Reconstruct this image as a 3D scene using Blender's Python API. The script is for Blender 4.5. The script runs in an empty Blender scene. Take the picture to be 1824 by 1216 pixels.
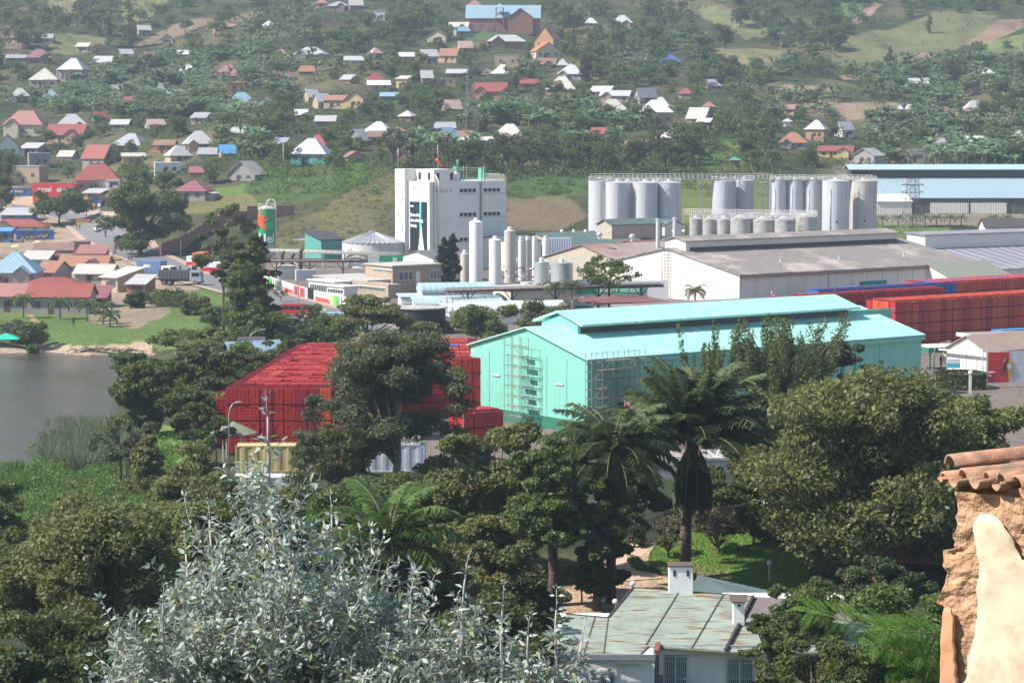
import bpy, bmesh, math, random
import numpy as np
from mathutils import Vector, Matrix
PI=math.pi
S=bpy.context.scene; COL=S.collection
# ---------------------------------------------------------------- camera
F=4500.0; CX,CY=912,608; CAMZ=35.0; PITCH=math.radians(5.23)
cam=bpy.data.cameras.new('camera'); co=bpy.data.objects.new('camera',cam); COL.objects.link(co)
co.location=(0,0,CAMZ); co.rotation_euler=(PI/2-PITCH,0,0)
cam.sensor_width=22.3; cam.lens=22.3*F/1824; cam.clip_start=.3; cam.clip_end=6000
cam.dof.use_dof=True; cam.dof.focus_distance=17; cam.dof.aperture_fstop=11
S.camera=co
S.render.resolution_x=1024; S.render.resolution_y=682
# ---------------------------------------------------------------- light
SUN_EL=math.radians(46); SUN_AZ=math.atan2(-0.97,-0.22)   # direction TO the sun: from the left, slightly behind the camera
w=bpy.data.worlds.new("World"); S.world=w; w.use_nodes=True
nt=w.node_tree; bg=nt.nodes['Background']
sky=nt.nodes.new('ShaderNodeTexSky'); sky.sky_type='NISHITA'; sky.sun_disc=False
sky.sun_elevation=SUN_EL; sky.sun_rotation=SUN_AZ; sky.air_density=1.2; sky.dust_density=1.2; sky.altitude=1400
nt.links.new(sky.outputs[0],bg.inputs[0]); bg.inputs[1].default_value=0.095
sl=bpy.data.lights.new('sun','SUN'); sl.energy=5.0; sl.angle=math.radians(.6); sl.color=(1,.95,.87)
so=bpy.data.objects.new('sun',sl); COL.objects.link(so)
sd=Vector((-.97*math.cos(SUN_EL),-.22*math.cos(SUN_EL),math.sin(SUN_EL))).normalized()
so.rotation_euler=sd.to_track_quat('Z','Y').to_euler(); so.location=(-60,0,120)
S.view_settings.view_transform='Standard'; S.view_settings.look='None'; S.view_settings.gamma=1
S.view_settings.exposure=0.92
# ---------------------------------------------------------------- pixel geometry
def ray(px,py):
    cp,sp=math.cos(PITCH),math.sin(PITCH)
    u=(CY-py)
    return Vector((px-CX, cp*F+sp*u, -sp*F+cp*u))
def P(px,py,D):
    r=ray(px,py); t=D/r.y; return Vector((r.x*t,D,CAMZ+r.z*t))
def G(px,py,z=0.0):
    r=ray(px,py); t=(z-CAMZ)/r.z; return Vector((r.x*t,r.y*t,z))
def proj(x,y,z):
    cp,sp=math.cos(PITCH),math.sin(PITCH)
    d=y*cp-(z-CAMZ)*sp; u=y*sp+(z-CAMZ)*cp
    return CX+F*x/d, CY-F*u/d
# ---------------------------------------------------------------- terrain
DK=[-60,0,5,12,30,60,90,110,130,148,165,172,185,205,215,235,250,265,300,400,430,500,600,610,640,660,680,700,750,800,850,950,1050,1200,1350,1700,2400]
near=[36,33.3,32.9,31.4,25.5,16,9,6,3.2]
A0=[36,33.3,32.9,31.4,25.5,16,9,6,3.5,2.2,1.2,.8,.3,-.4,-.8,-1.3,-1.5,-1.5,-1.5,-1.2,-.6,.0,.4,.5,.8,1.0,1.3,1.8,6.5,12.5,19.5,34,53,75,99,210,480]
A3=[36,33.3,32.9,31.4,25.5,16,9,6,3.5,2.2,1.5,1.3,1.0,.5,.3,0,-.5,-.5,-.8,-1,-.5,0,.6,1.2,8.5,12,14.7,15.5,17.7,21,26.7,36,50,71,94,205,480]
A45=[36,33.3,32.9,31.4,25.5,16,9,6,3.2,1.9,1.6,1.5,1.3,.8,.5,.1,0,0,0,0,0,0,1.5,3.0,8.0,12,16,19,25,29,33,44,57,76,96,210,480]
A65=[36,33.3,32.9,31.4,25.5,16,9,6,3.2,1.9,1.6,1.5,1.3,.8,.5,.1,0,0,0,0,0,0,2,3.2,9.0,13,17,19.5,26,30,34,44.7,57,74,94,210,480]
A105=[36,33.3,32.9,31.4,25.5,16,9,6,3.0,.3,1.2,1.8,2.0,2.0,1.6,.3,0,0,0,0,0,0,0,.6,8.8,12.6,16.3,17.5,21,25,30,41,53,73,94,210,480]
A13=[36,33.3,32.9,31.4,25.5,16,9,6,3.0,.3,1.0,1.7,3.2,4.2,3.8,1.5,0,0,0,0,0,0,0,1,8.0,11.8,14,15.5,19.3,24,28.6,38.4,50,71,94,210,480]
A16=[36,33.3,32.9,31.4,25.5,16,9,6,3.5,2.5,2.5,3,4.2,4.5,4.2,2,0,0,0,0,0,0,1.2,3.6,7.7,8,8,8,9.5,16,20,30,43,63,85,200,480]
cols=[-2500,0,150,300,450,650,1050,1300,1600,1824,4200]
prof=[A0,A0,A0,A3,A45,A65,A105,A13,A16,A16,A16]
DG=np.arange(-60,2400,2.5); AG=np.arange(-2500,4201,20.0)
T=np.zeros((len(AG),len(DG)))
pr=np.array([np.interp(DG,DK,p) for p in prof])
ker=np.exp(-np.linspace(-2,2,9)**2); ker/=ker.sum()
prs=np.array([np.convolve(np.pad(p,4,mode='edge'),ker,'valid') for p in pr])
far=np.clip((DG-600)/30,0,1); pr=pr*(1-far)+prs*far
for j in range(len(DG)): T[:,j]=np.interp(AG,cols,pr[:,j])
kw=np.exp(-np.linspace(-2,2,9)**2); kw/=kw.sum()
for j in range(len(DG)):
    if DG[j]>240: T[:,j]=np.convolve(np.pad(T[:,j],4,mode='edge'),kw,'valid')
_am=np.clip((DG-690)/250,0,1)[None,:]
XX=(AG[:,None]-CX)/F*DG[None,:]; YY=DG[None,:]
T+=_am*(1.6*np.sin(XX/17+YY/41)+1.3*np.sin(YY/23-XX/31+1)+.8*np.sin(XX/9+YY/13))
lakepx=[(-900,629),(-300,629),(0,629),(55,628),(62,624),(100,628),(150,633),(215,630),(272,630),(262,640),(240,655),(225,680),(215,720),(190,760),(160,772),(110,790),(78,825),(66,845),(20,846),(-60,860),(-900,900)]
LZ=-3.0
lake=np.array([[*G(a,b,LZ)[:2]] for a,b in lakepx])
def lakedist(x,y):
    x=np.asarray(x,float); y=np.asarray(y,float); d=np.full(x.shape,1e9); ins=np.zeros(x.shape,bool)
    n=len(lake)
    for i in range(n):
        a=lake[i]; b=lake[(i+1)%n]; ab=b-a
        t=np.clip(((x-a[0])*ab[0]+(y-a[1])*ab[1])/(ab@ab),0,1)
        d=np.minimum(d,np.hypot(x-a[0]-t*ab[0],y-a[1]-t*ab[1]))
        c=((a[1]>y)!=(b[1]>y)); xi=a[0]+(y-a[1])*(b[0]-a[0])/(b[1]-a[1]+1e-12); ins^=(c&(x<xi))
    return np.where(ins,-d,d)
def Hn(x,y):
    x=np.asarray(x,float); y=np.asarray(y,float)
    yy=np.maximum(y,4.0); a=CX+F*x/yy; a=np.clip(a,-2500,4199.9)
    fi=(a+2500)/20; i=np.clip(fi.astype(int),0,len(AG)-2); fi=np.clip(fi-i,0,1)
    fj=(np.clip(y,-60,2397)+60)/2.5; j=np.clip(fj.astype(int),0,len(DG)-2); fj=np.clip(fj-j,0,1)
    z=(T[i,j]*(1-fi)+T[i+1,j]*fi)*(1-fj)+(T[i,j+1]*(1-fi)+T[i+1,j+1]*fi)*fj
    m=(y>225)&(y<440)&(x<-10)
    if np.any(m):
        d=lakedist(np.where(m,x,0),np.where(m,y,300)); lz=np.where(d>0,LZ+.02+d*.22,LZ-np.minimum(3,-d*.3))
        z=np.where(m,np.minimum(z,lz),z)
    return z
def H(x,y): return float(Hn(np.array([x]),np.array([y]))[0])
def hit(px,py,y0=140):
    r=ray(px,py); ys=np.arange(y0,2300,1.0); t=ys/r.y
    z=CAMZ+r.z*t; h=Hn(r.x*t,ys); k=np.argmax(z<h)
    if not (z<h).any(): k=len(ys)-1
    if k==0: k=1
    d0=z[k-1]-h[k-1]; d1=z[k]-h[k]; q=d0/(d0-d1+1e-9); y=ys[k-1]+q*(ys[k]-ys[k-1]); x=r.x*y/r.y
    return Vector((x,y,H(x,y)))
def T_(px,D): x=(px-CX)/F*D; return Vector((x,D,H(x,D)))
# ---------------------------------------------------------------- objects
def tag(o,label=None,cat=None,group=None,kind=None):
    if label:o['label']=label
    if cat:o['category']=cat
    if group:o['group']=group
    if kind:o['kind']=kind
    return o
def thing(name,label,cat,loc=(0,0,0),rz=0,group=None):
    o=bpy.data.objects.new(name,None); COL.objects.link(o); o.location=loc; o.rotation_euler=(0,0,rz); o.empty_display_size=.5
    return tag(o,label,cat,group)
def dup(root,loc,rz=0,label=None,group=None,scale=None):
    r=root.copy(); COL.objects.link(r); r.location=loc; r.rotation_euler=(0,0,rz)
    if scale is not None: r.scale=scale if hasattr(scale,'__len__') else (scale,)*3
    if label:r['label']=label
    if group:r['group']=group
    for ch in KIDS.get(root.name,[]):
        c=ch.copy(); COL.objects.link(c); c.parent=r; KIDS.setdefault(r.name,[]).append(c)
        for g in KIDS.get(ch.name,[]):
            d=g.copy(); COL.objects.link(d); d.parent=c; KIDS.setdefault(c.name,[]).append(d)
    return r
KIDS={}
def link(name,me,mats,parent=None):
    o=bpy.data.objects.new(name,me); COL.objects.link(o)
    if not isinstance(mats,(list,tuple)): mats=[mats]
    if len(me.materials)==0:
        for m in mats: me.materials.append(m)
    if parent is not None: o.parent=parent; KIDS.setdefault(parent.name,[]).append(o)
    return o
class MB:
    def __init__(s): s.v=[];s.f=[];s.m=[];s.sm=[]
    def add(s,vs,fs,mi=0,smooth=False):
        b=len(s.v); s.v+= [tuple(v) for v in vs]
        for f in fs: s.f.append([i+b for i in f]); s.m.append(mi); s.sm.append(smooth)
    def box(s,c,d,rz=0,mi=0,M=None):
        hx,hy,hz=d[0]/2,d[1]/2,d[2]/2
        vs=[Vector((x,y,z)) for x in(-hx,hx) for y in(-hy,hy) for z in(-hz,hz)]
        if M is None: M=Matrix.Rotation(rz,3,'Z') if rz else None
        if M: vs=[M@v for v in vs]
        c=Vector(c); vs=[v+c for v in vs]
        s.add(vs,[(0,1,3,2),(4,6,7,5),(0,4,5,1),(2,3,7,6),(0,2,6,4),(1,5,7,3)],mi); return s
    def bb(s,a,b,mi=0):
        a=Vector(a);b=Vector(b); return s.box((a+b)/2,(abs(b.x-a.x),abs(b.y-a.y),abs(b.z-a.z)),0,mi)
    def bar(s,a,b,wd,mi=0):
        a=Vector(a);b=Vector(b);d=b-a; L=d.length
        q=d.to_track_quat('Z','Y').to_matrix(); return s.box((a+b)/2,(wd,wd,L),0,mi,M=q)
    def tube(s,pts,rs,n=8,mi=0,cap=True,smooth=True):
        pts=[Vector(p) for p in pts]
        if not hasattr(rs,'__len__'): rs=[rs]*len(pts)
        vs=[];fs=[]
        up=None
        for i,p in enumerate(pts):
            d=(pts[min(i+1,len(pts)-1)]-pts[max(i-1,0)]).normalized()
            if up is None:
                up=Vector((1,0,0)) if abs(d.x)<.8 else Vector((0,1,0))
            a=d.cross(up).normalized(); b=d.cross(a).normalized(); up=-b if False else up
            for k in range(n):
                t=2*PI*k/n; vs.append(p+(a*math.cos(t)+b*math.sin(t))*rs[i])
        for i in range(len(pts)-1):
            for k in range(n):
                fs.append((i*n+k,i*n+(k+1)%n,(i+1)*n+(k+1)%n,(i+1)*n+k))
        s.add(vs,fs,mi,smooth)
        if cap:
            b=len(s.v)-len(vs)
            s.f.append([b+k for k in range(n)][::-1]); s.m.append(mi); s.sm.append(False)
            s.f.append([b+(len(pts)-1)*n+k for k in range(n)]); s.m.append(mi); s.sm.append(False)
        return s
    def lathe(s,prof,n=24,c=(0,0,0),mi=0,smooth=True):
        vs=[];fs=[]
        for i in range(len(prof)-1):
            b=len(vs)
            for r,z in prof[i:i+2]:
                for k in range(n):
                    t=2*PI*k/n; vs.append((c[0]+r*math.cos(t),c[1]+r*math.sin(t),c[2]+z))
            for k in range(n): fs.append((b+k,b+(k+1)%n,b+n+(k+1)%n,b+n+k))
        s.add(vs,fs,mi,smooth); return s
    def poly(s,vs,mi=0): s.add(vs,[tuple(range(len(vs)))],mi); return s
    def slab(s,vs,th,mi=0):
        # polygon (list of 3-D points, ccw from above) thickened downwards
        n=len(vs); vs=[Vector(v) for v in vs]; lo=[v-Vector((0,0,th)) for v in vs]
        s.add(vs+lo,[tuple(range(n)),tuple(range(2*n-1,n-1,-1))]+[(i,i+n,(i+1)%n+n,(i+1)%n) for i in range(n)],mi); return s
    def prism(s,pts,a,b,axis='x',mi=0):
        # closed outline pts=(u,z) extruded along x (u=y) or y (u=x) from a to b
        if axis=='x': A=[(a,u,z) for u,z in pts]; B=[(b,u,z) for u,z in pts]
        else: A=[(u,a,z) for u,z in pts]; B=[(u,b,z) for u,z in pts]
        n=len(pts)
        s.add(A+B,[tuple(range(n)),tuple(range(2*n-1,n-1,-1))]+[(i,i+n,(i+1)%n+n,(i+1)%n) for i in range(n)],mi); return s
    def mesh(s,name):
        me=bpy.data.meshes.new(name); me.from_pydata(s.v,[],s.f)
        me.polygons.foreach_set('material_index',s.m); me.polygons.foreach_set('use_smooth',s.sm)
        bm=bmesh.new(); bm.from_mesh(me); bmesh.ops.recalc_face_normals(bm,faces=bm.faces); bm.to_mesh(me); bm.free()
        me.update(); return me
    def build(s,name,mats,parent=None):
        return link(name,s.mesh(name),mats,parent)
def quadmesh(name,V,nv=4):
    # V: (n,nv,3) array of separate polygons
    n=V.shape[0]; me=bpy.data.meshes.new(name)
    me.vertices.add(n*nv); me.vertices.foreach_set('co',V.reshape(-1).astype(np.float32))
    me.loops.add(n*nv); me.loops.foreach_set('vertex_index',np.arange(n*nv,dtype=np.int32))
    me.polygons.add(n); me.polygons.foreach_set('loop_start',np.arange(0,n*nv,nv,dtype=np.int32))
    me.polygons.foreach_set('loop_total',np.full(n,nv,dtype=np.int32))
    me.update(calc_edges=True); return me
# ---------------------------------------------------------------- materials
MATS={}
def M(name,col,rough=.8,var=.12,scale=1.5,metal=0,rib=0,ribd=.02,stain=None,stscale=.35,stamt=.5,bump=0,bscale=8,rnd=0,stripe=None,spec=.4):
    if name in MATS: return MATS[name]
    m=bpy.data.materials.new(name); m.use_nodes=True; t=m.node_tree; N=t.nodes; L=t.links
    b=N['Principled BSDF']; b.inputs['Roughness'].default_value=rough; b.inputs['Metallic'].default_value=metal
    b.inputs['Specular IOR Level'].default_value=spec
    tc=N.new('ShaderNodeTexCoord'); ns=N.new('ShaderNodeTexNoise'); ns.inputs['Scale'].default_value=scale; ns.inputs['Detail'].default_value=5
    L.new(tc.outputs['Object'],ns.inputs['Vector'])
    mr=N.new('ShaderNodeMapRange'); mr.inputs[1].default_value=.3; mr.inputs[2].default_value=.7; mr.inputs[3].default_value=1-var; mr.inputs[4].default_value=1+var
    L.new(ns.outputs[0],mr.inputs[0])
    cur=N.new('ShaderNodeRGB'); cur.outputs[0].default_value=(*col,1); out=cur.outputs[0]
    if stain:
        n2=N.new('ShaderNodeTexNoise'); n2.inputs['Scale'].default_value=stscale; n2.inputs['Detail'].default_value=8; n2.inputs['Roughness'].default_value=.65
        L.new(tc.outputs['Object'],n2.inputs['Vector'])
        r2=N.new('ShaderNodeMapRange'); r2.inputs[1].default_value=.5; r2.inputs[2].default_value=.68; r2.inputs[3].default_value=0; r2.inputs[4].default_value=stamt
        L.new(n2.outputs[0],r2.inputs[0]); mx=N.new('ShaderNodeMix'); mx.data_type='RGBA'
        L.new(r2.outputs[0],mx.inputs[0]); L.new(out,mx.inputs[6]); mx.inputs[7].default_value=(*stain,1); out=mx.outputs[2]
    hs=N.new('ShaderNodeHueSaturation'); L.new(out,hs.inputs['Color']); L.new(mr.outputs[0],hs.inputs['Value'])
    if rnd:
        oi=N.new('ShaderNodeObjectInfo'); q=N.new('ShaderNodeMapRange'); q.inputs[3].default_value=1-rnd; q.inputs[4].default_value=1+rnd
        L.new(oi.outputs['Random'],q.inputs[0]); ml=N.new('ShaderNodeMath'); ml.operation='MULTIPLY'; L.new(q.outputs[0],ml.inputs[0]); L.new(mr.outputs[0],ml.inputs[1]); L.new(ml.outputs[0],hs.inputs['Value'])
        q2=N.new('ShaderNodeMapRange'); q2.inputs[3].default_value=.5-rnd*.06; q2.inputs[4].default_value=.5+rnd*.06; L.new(oi.outputs['Random'],q2.inputs[0]); L.new(q2.outputs[0],hs.inputs['Hue'])
    L.new(hs.outputs[0],b.inputs['Base Color'])
    if rib:
        sx=N.new('ShaderNodeSeparateXYZ'); L.new(tc.outputs['Object'],sx.inputs[0]); ad=N.new('ShaderNodeMath'); ad.operation='ADD'
        L.new(sx.outputs[0],ad.inputs[0]); L.new(sx.outputs[1],ad.inputs[1])
        if stripe=='x': ad.inputs[1].default_value=0; L.remove(ad.inputs[1].links[0])
        if stripe=='y': ad.inputs[0].default_value=0; L.remove(ad.inputs[0].links[0])
        mu=N.new('ShaderNodeMath'); mu.operation='MULTIPLY'; mu.inputs[1].default_value=rib*2*PI; L.new(ad.outputs[0],mu.inputs[0])
        si=N.new('ShaderNodeMath'); si.operation='SINE'; L.new(mu.outputs[0],si.inputs[0])
        bp=N.new('ShaderNodeBump'); bp.inputs['Distance'].default_value=ribd; bp.inputs['Strength'].default_value=1; L.new(si.outputs[0],bp.inputs['Height']); L.new(bp.outputs[0],b.inputs['Normal'])
    elif bump:
        n3=N.new('ShaderNodeTexNoise'); n3.inputs['Scale'].default_value=bscale; n3.inputs['Detail'].default_value=6; L.new(tc.outputs['Object'],n3.inputs['Vector'])
        bp=N.new('ShaderNodeBump'); bp.inputs['Distance'].default_value=bump; L.new(n3.outputs[0],bp.inputs['Height']); L.new(bp.outputs[0],b.inputs['Normal'])
    MATS[name]=m; return m
def LEAF(name,c1,c2,trans=.3,rough=.55,scale=.5,rnd=.0,spec=.3,c3=None):
    if name in MATS: return MATS[name]
    m=bpy.data.materials.new(name); m.use_nodes=True; t=m.node_tree; N=t.nodes; L=t.links
    b=N['Principled BSDF']; b.inputs['Roughness'].default_value=rough; b.inputs['Specular IOR Level'].default_value=spec
    ge=N.new('ShaderNodeNewGeometry'); tc=N.new('ShaderNodeTexCoord'); ns=N.new('ShaderNodeTexNoise'); ns.inputs['Scale'].default_value=scale; ns.inputs['Detail'].default_value=3
    L.new(tc.outputs['Object'],ns.inputs['Vector'])
    a=N.new('ShaderNodeMath'); a.operation='ADD'; L.new(ge.outputs['Random Per Island'],a.inputs[0]); L.new(ns.outputs[0],a.inputs[1])
    r=N.new('ShaderNodeMapRange'); r.inputs[1].default_value=.35; r.inputs[2].default_value=1.3; L.new(a.outputs[0],r.inputs[0])
    mx=N.new('ShaderNodeMix'); mx.data_type='RGBA'; L.new(r.outputs[0],mx.inputs[0]); mx.inputs[6].default_value=(*c1,1); mx.inputs[7].default_value=(*c2,1); out=mx.outputs[2]
    if c3:
        g=N.new('ShaderNodeMath'); g.operation='GREATER_THAN'; g.inputs[1].default_value=.985; L.new(ge.outputs['Random Per Island'],g.inputs[0])
        m3=N.new('ShaderNodeMix'); m3.data_type='RGBA'; L.new(g.outputs[0],m3.inputs[0]); L.new(out,m3.inputs[6]); m3.inputs[7].default_value=(*c3,1); out=m3.outputs[2]
    if rnd:
        hs=N.new('ShaderNodeHueSaturation'); oi=N.new('ShaderNodeObjectInfo'); q=N.new('ShaderNodeMapRange'); q.inputs[3].default_value=1-rnd; q.inputs[4].default_value=1+rnd
        L.new(oi.outputs['Random'],q.inputs[0]); L.new(q.outputs[0],hs.inputs['Value']); q2=N.new('ShaderNodeMapRange'); q2.inputs[3].default_value=.5-rnd*.1; q2.inputs[4].default_value=.5+rnd*.08
        L.new(oi.outputs['Random'],q2.inputs[0]); L.new(q2.outputs[0],hs.inputs['Hue']); L.new(out,hs.inputs['Color']); out=hs.outputs[0]
    L.new(out,b.inputs['Base Color'])
    tr=N.new('ShaderNodeBsdfTranslucent'); ms=N.new('ShaderNodeMixShader'); ms.inputs[0].default_value=trans
    L.new(out,tr.inputs[0]); L.new(b.outputs[0],ms.inputs[1]); L.new(tr.outputs[0],ms.inputs[2]); L.new(ms.outputs[0],N['Material Output'].inputs[0])
    MATS[name]=m; return m

ORD=['first','second','third','fourth','fifth','sixth','seventh','eighth','ninth','tenth','eleventh','twelfth','thirteenth','fourteenth','fifteenth','sixteenth','seventeenth','eighteenth','nineteenth','twentieth']
def nth(k): return ORD[k] if k<20 else ('twenty '+ORD[k-20] if k<29 else 'thirtieth' if k==29 else 'thirty '+ORD[min(k-30,9)])
def region(p):
    px,py=proj(*p); v='upper' if py<90 else 'middle' if py<190 else 'lower'
    h_='far left' if px<300 else 'left' if px<640 else 'centre' if px<1000 else 'right centre' if px<1340 else 'far right'
    return '%s part of the hillside, %s'%(v,h_)
# ================================================================ GROUND
def inpoly(px,py,poly):
    ins=np.zeros(px.shape,bool); n=len(poly)
    for i in range(n):
        x0,y0=poly[i]; x1,y1=poly[(i+1)%n]
        c=((y0>py)!=(y1>py)); xi=x0+(py-y0)*(x1-x0)/(y1-y0+1e-9); ins^=(c&(px<xi))
    return ins
def vnoise(x,y,s,seed):
    r=np.random.RandomState(seed); g=r.rand(128,128)
    x=x/s; y=y/s; i=np.floor(x).astype(int); j=np.floor(y).astype(int); fx=x-i; fy=y-j; fx=fx*fx*(3-2*fx); fy=fy*fy*(3-2*fy)
    a=g[i%128,j%128]; b=g[(i+1)%128,j%128]; c=g[i%128,(j+1)%128]; d=g[(i+1)%128,(j+1)%128]
    return (a*(1-fx)+b*fx)*(1-fy)+(c*(1-fx)+d*fx)*fy
ag=np.concatenate([np.arange(-2500,-120,60),np.arange(-120,1945,5),np.arange(1945,4200,60)]).astype(float)
dg=np.concatenate([np.arange(-60,4,8),[4,6,9],np.arange(12,140,6),np.arange(140,440,1.6),np.arange(440,1420,2.4),np.arange(1420,2401,40)]).astype(float)
A_,D_=np.meshgrid(ag,dg,indexing='ij')
X=(A_-CX)/F*np.maximum(D_,4.0); Y=D_
sp_=(A_-CX)*.1; X=np.where(D_<4,X,X)
# spread the fan a little near the camera so the ground reaches round it
wid=np.clip(1-D_/140,0,1); X=X+wid*(A_-CX)/F*160
Z=Hn(X,Y)
Z=Z+np.clip((D_-640)/60,0,1)*(vnoise(X,Y,6,3)-.5)*.8
px_=CX+F*X/(Y*math.cos(PITCH)-(Z-CAMZ)*math.sin(PITCH)+1e-6); py_=CY-F*(Y*math.sin(PITCH)+(Z-CAMZ)*math.cos(PITCH))/(Y*math.cos(PITCH)-(Z-CAMZ)*math.sin(PITCH)+1e-6)
C=np.zeros(X.shape+(3,))
n1=vnoise(X,Y,14,1)*.5+vnoise(X,Y,5,2)*.3+vnoise(X,Y,2,5)*.2
n2_=vnoise(X,Y,35,7)
g_dark=np.array([.032,.045,.02]); g_lite=np.array([.075,.08,.036]); earth=np.array([.24,.15,.10]); dry=np.array([.12,.105,.055]); lawn=np.array([.07,.14,.02])
t=np.clip((n1-.35)*2.5,0,1)[...,None]; C[:]=g_dark*(1-t)+g_lite*t
t=np.clip((n2_-.62)*4,0,1)[...,None]*np.clip((D_-620)/60,0,1)[...,None]; C=C*(1-t)+dry*t
def paint(poly,col,amt=.9,var=.25,jit=4):
    global C
    jx=(vnoise(X,Y,5,11)-.5)*jit*2; jy=(vnoise(X,Y,5,12)-.5)*jit
    m=inpoly(px_+jx,py_+jy,poly)&(D_>140)
    v=(1-var+2*var*n1)[...,None]; cc=np.array(col)*v
    C=np.where(m[...,None],C*(1-amt)+cc*amt,C)
# factory + yard floor
m=(D_>243)&(D_<606)&(A_>470); yard=np.array([.17,.14,.12])*(1-.15+.3*n1)[...,None]; C=np.where(m[...,None],yard,C)
# upper-left fields
paint([(240,80),(330,35),(400,30),(330,62),(240,88)],(.20,.145,.10))
paint([(0,50),(45,45),(40,95),(0,110)],(.24,.16,.13))
paint([(80,62),(130,60),(200,70),(150,98),(95,96)],(.15,.155,.07))
paint([(85,0),(160,0),(180,15),(90,30)],(.22,.19,.10))
paint([(215,0),(300,0),(270,30),(225,45)],(.2,.2,.09))
paint([(370,50),(460,15),(470,25),(380,60)],(.3,.2,.15))
paint([(780,95),(860,55),(905,60),(870,75),(800,100)],(.09,.13,.05))
paint([(1240,0),(1300,20),(1400,60),(1330,70),(1250,30)],(.16,.17,.08))
paint([(1260,85),(1400,90),(1370,120),(1290,110)],(.19,.18,.09))
paint([(1480,65),(1600,50),(1660,20),(1770,20),(1790,50),(1700,90),(1560,125),(1480,115)],(.14,.145,.07))
paint([(1497,0),(1520,10),(1540,5),(1530,28),(1505,32)],(.13,.2,.06))
paint([(1510,42),(1560,5),(1575,5),(1530,45)],(.3,.19,.15))
paint([(1610,118),(1640,95),(1670,95),(1625,122)],(.30,.18,.14),jit=2)
paint([(1715,82),(1780,35),(1824,35),(1824,50),(1760,78)],(.25,.17,.12),jit=2)
paint([(1740,80),(1824,60),(1824,120),(1760,110)],(.15,.18,.07))
paint([(1364,150),(1490,155),(1490,163),(1364,162)],(.28,.19,.15),jit=2)
paint([(1430,185),(1600,180),(1610,200),(1500,215),(1440,205)],(.25,.19,.13))
paint([(1497,135),(1530,132),(1530,142),(1500,143)],(.33,.22,.17),jit=2)
paint([(1200,250),(1340,245),(1400,270),(1350,300),(1200,300)],(.1,.15,.04))
paint([(1500,280),(1560,284),(1560,298),(1500,296)],(.4,.3,.22),jit=2)
# grass bank behind the silo, stepped field, knoll
paint([(480,440),(500,400),(560,380),(640,330),(705,310),(712,300),(712,450),(480,450)],(.12,.105,.05),var=.45)
paint([(480,425),(640,432),(640,452),(480,450)],(.12,.125,.045))
paint([(440,290),(640,285),(700,300),(600,345),(480,375),(440,350)],(.07,.10,.03))
paint([(900,352),(1010,350),(1050,385),(1000,410),(900,410)],(.16,.12,.075),jit=6)
paint([(900,315),(1100,310),(1100,340),(1010,350),(900,350)],(.06,.10,.03))
paint([(1200,320),(1380,320),(1380,400),(1200,400)],(.13,.16,.05))
paint([(300,345),(400,335),(450,345),(470,380),(330,380)],(.16,.15,.06))
paint([(340,335),(440,330),(440,345),(350,352)],(.1,.16,.04))
paint([(1560,390),(1690,405),(1690,430),(1640,425),(1560,425)],(.10,.17,.035),var=.15)
paint([(1600,385),(1824,395),(1824,405),(1600,398)],(.2,.15,.1))
paint([(1500,285),(1824,290),(1824,400),(1570,400),(1480,300)],(.22,.18,.14))
# village and shore
paint([(-200,340),(130,340),(200,390),(240,470),(380,505),(230,565),(-200,565)],(.34,.25,.18))
paint([(0,330),(140,345),(130,385),(0,372)],(.45,.32,.23))
paint([(-200,558),(180,552),(420,500),(460,560),(360,620),(150,622),(-200,622)],(.10,.15,.04))
paint([(170,530),(320,525),(300,560),(240,585),(160,575)],(.25,.19,.14))
paint([(-200,612),(60,612),(150,616),(265,610),(275,632),(-200,640)],(.42,.31,.23),jit=2)
paint([(50,560),(58,560),(80,590),(78,622),(70,622),(70,592)],(.35,.25,.18),jit=1)
paint([(60,740),(230,750),(400,850),(300,930),(0,930),(0,830)],(.07,.13,.03))
paint([(255,755),(320,760),(345,830),(300,850),(270,800)],(.13,.22,.05))
# garden
paint([(1120,1000),(1180,955),(1340,925),(1440,950),(1440,1080),(1250,1040),(1130,1030)],(.13,.22,.035),var=.2)
paint([(1000,1050),(1060,1020),(1110,975),(1150,972),(1128,1000),(1150,1025),(1220,1040),(1220,1075),(1000,1100)],(.42,.29,.20),var=.15,jit=3)
paint([(1130,1015),(1200,1005),(1290,1015),(1300,1035),(1210,1035)],(.3,.22,.12))
me=bpy.data.meshes.new('ground'); na,nd=X.shape
V=np.stack([X,Y,Z],-1).reshape(-1,3); idx=np.arange(na*nd).reshape(na,nd)
Q=np.stack([idx[:-1,:-1],idx[1:,:-1],idx[1:,1:],idx[:-1,1:]],-1).reshape(-1,4)
me.vertices.add(len(V)); me.vertices.foreach_set('co',V.reshape(-1).astype(np.float32))
me.loops.add(Q.size); me.loops.foreach_set('vertex_index',Q.reshape(-1).astype(np.int32))
me.polygons.add(len(Q)); me.polygons.foreach_set('loop_start',np.arange(0,Q.size,4,dtype=np.int32)); me.polygons.foreach_set('loop_total',np.full(len(Q),4,dtype=np.int32))
me.update(calc_edges=True)
ca=me.color_attributes.new('ground_cover','FLOAT_COLOR','POINT'); ca.data.foreach_set('color',np.concatenate([np.clip(C,0,1).reshape(-1,3),np.ones((len(V),1))],1).reshape(-1).astype(np.float32))
me.polygons.foreach_set('use_smooth',np.ones(len(Q),bool))
gm=bpy.data.materials.new('ground_cover'); gm.use_nodes=True; N=gm.node_tree.nodes; L=gm.node_tree.links; b=N['Principled BSDF']; b.inputs['Roughness'].default_value=.95; b.inputs['Specular IOR Level'].default_value=.1
at=N.new('ShaderNodeAttribute'); at.attribute_name='ground_cover'; tc=N.new('ShaderNodeTexCoord'); ns=N.new('ShaderNodeTexNoise'); ns.inputs['Scale'].default_value=.9; ns.inputs['Detail'].default_value=8; ns.inputs['Roughness'].default_value=.7
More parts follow.
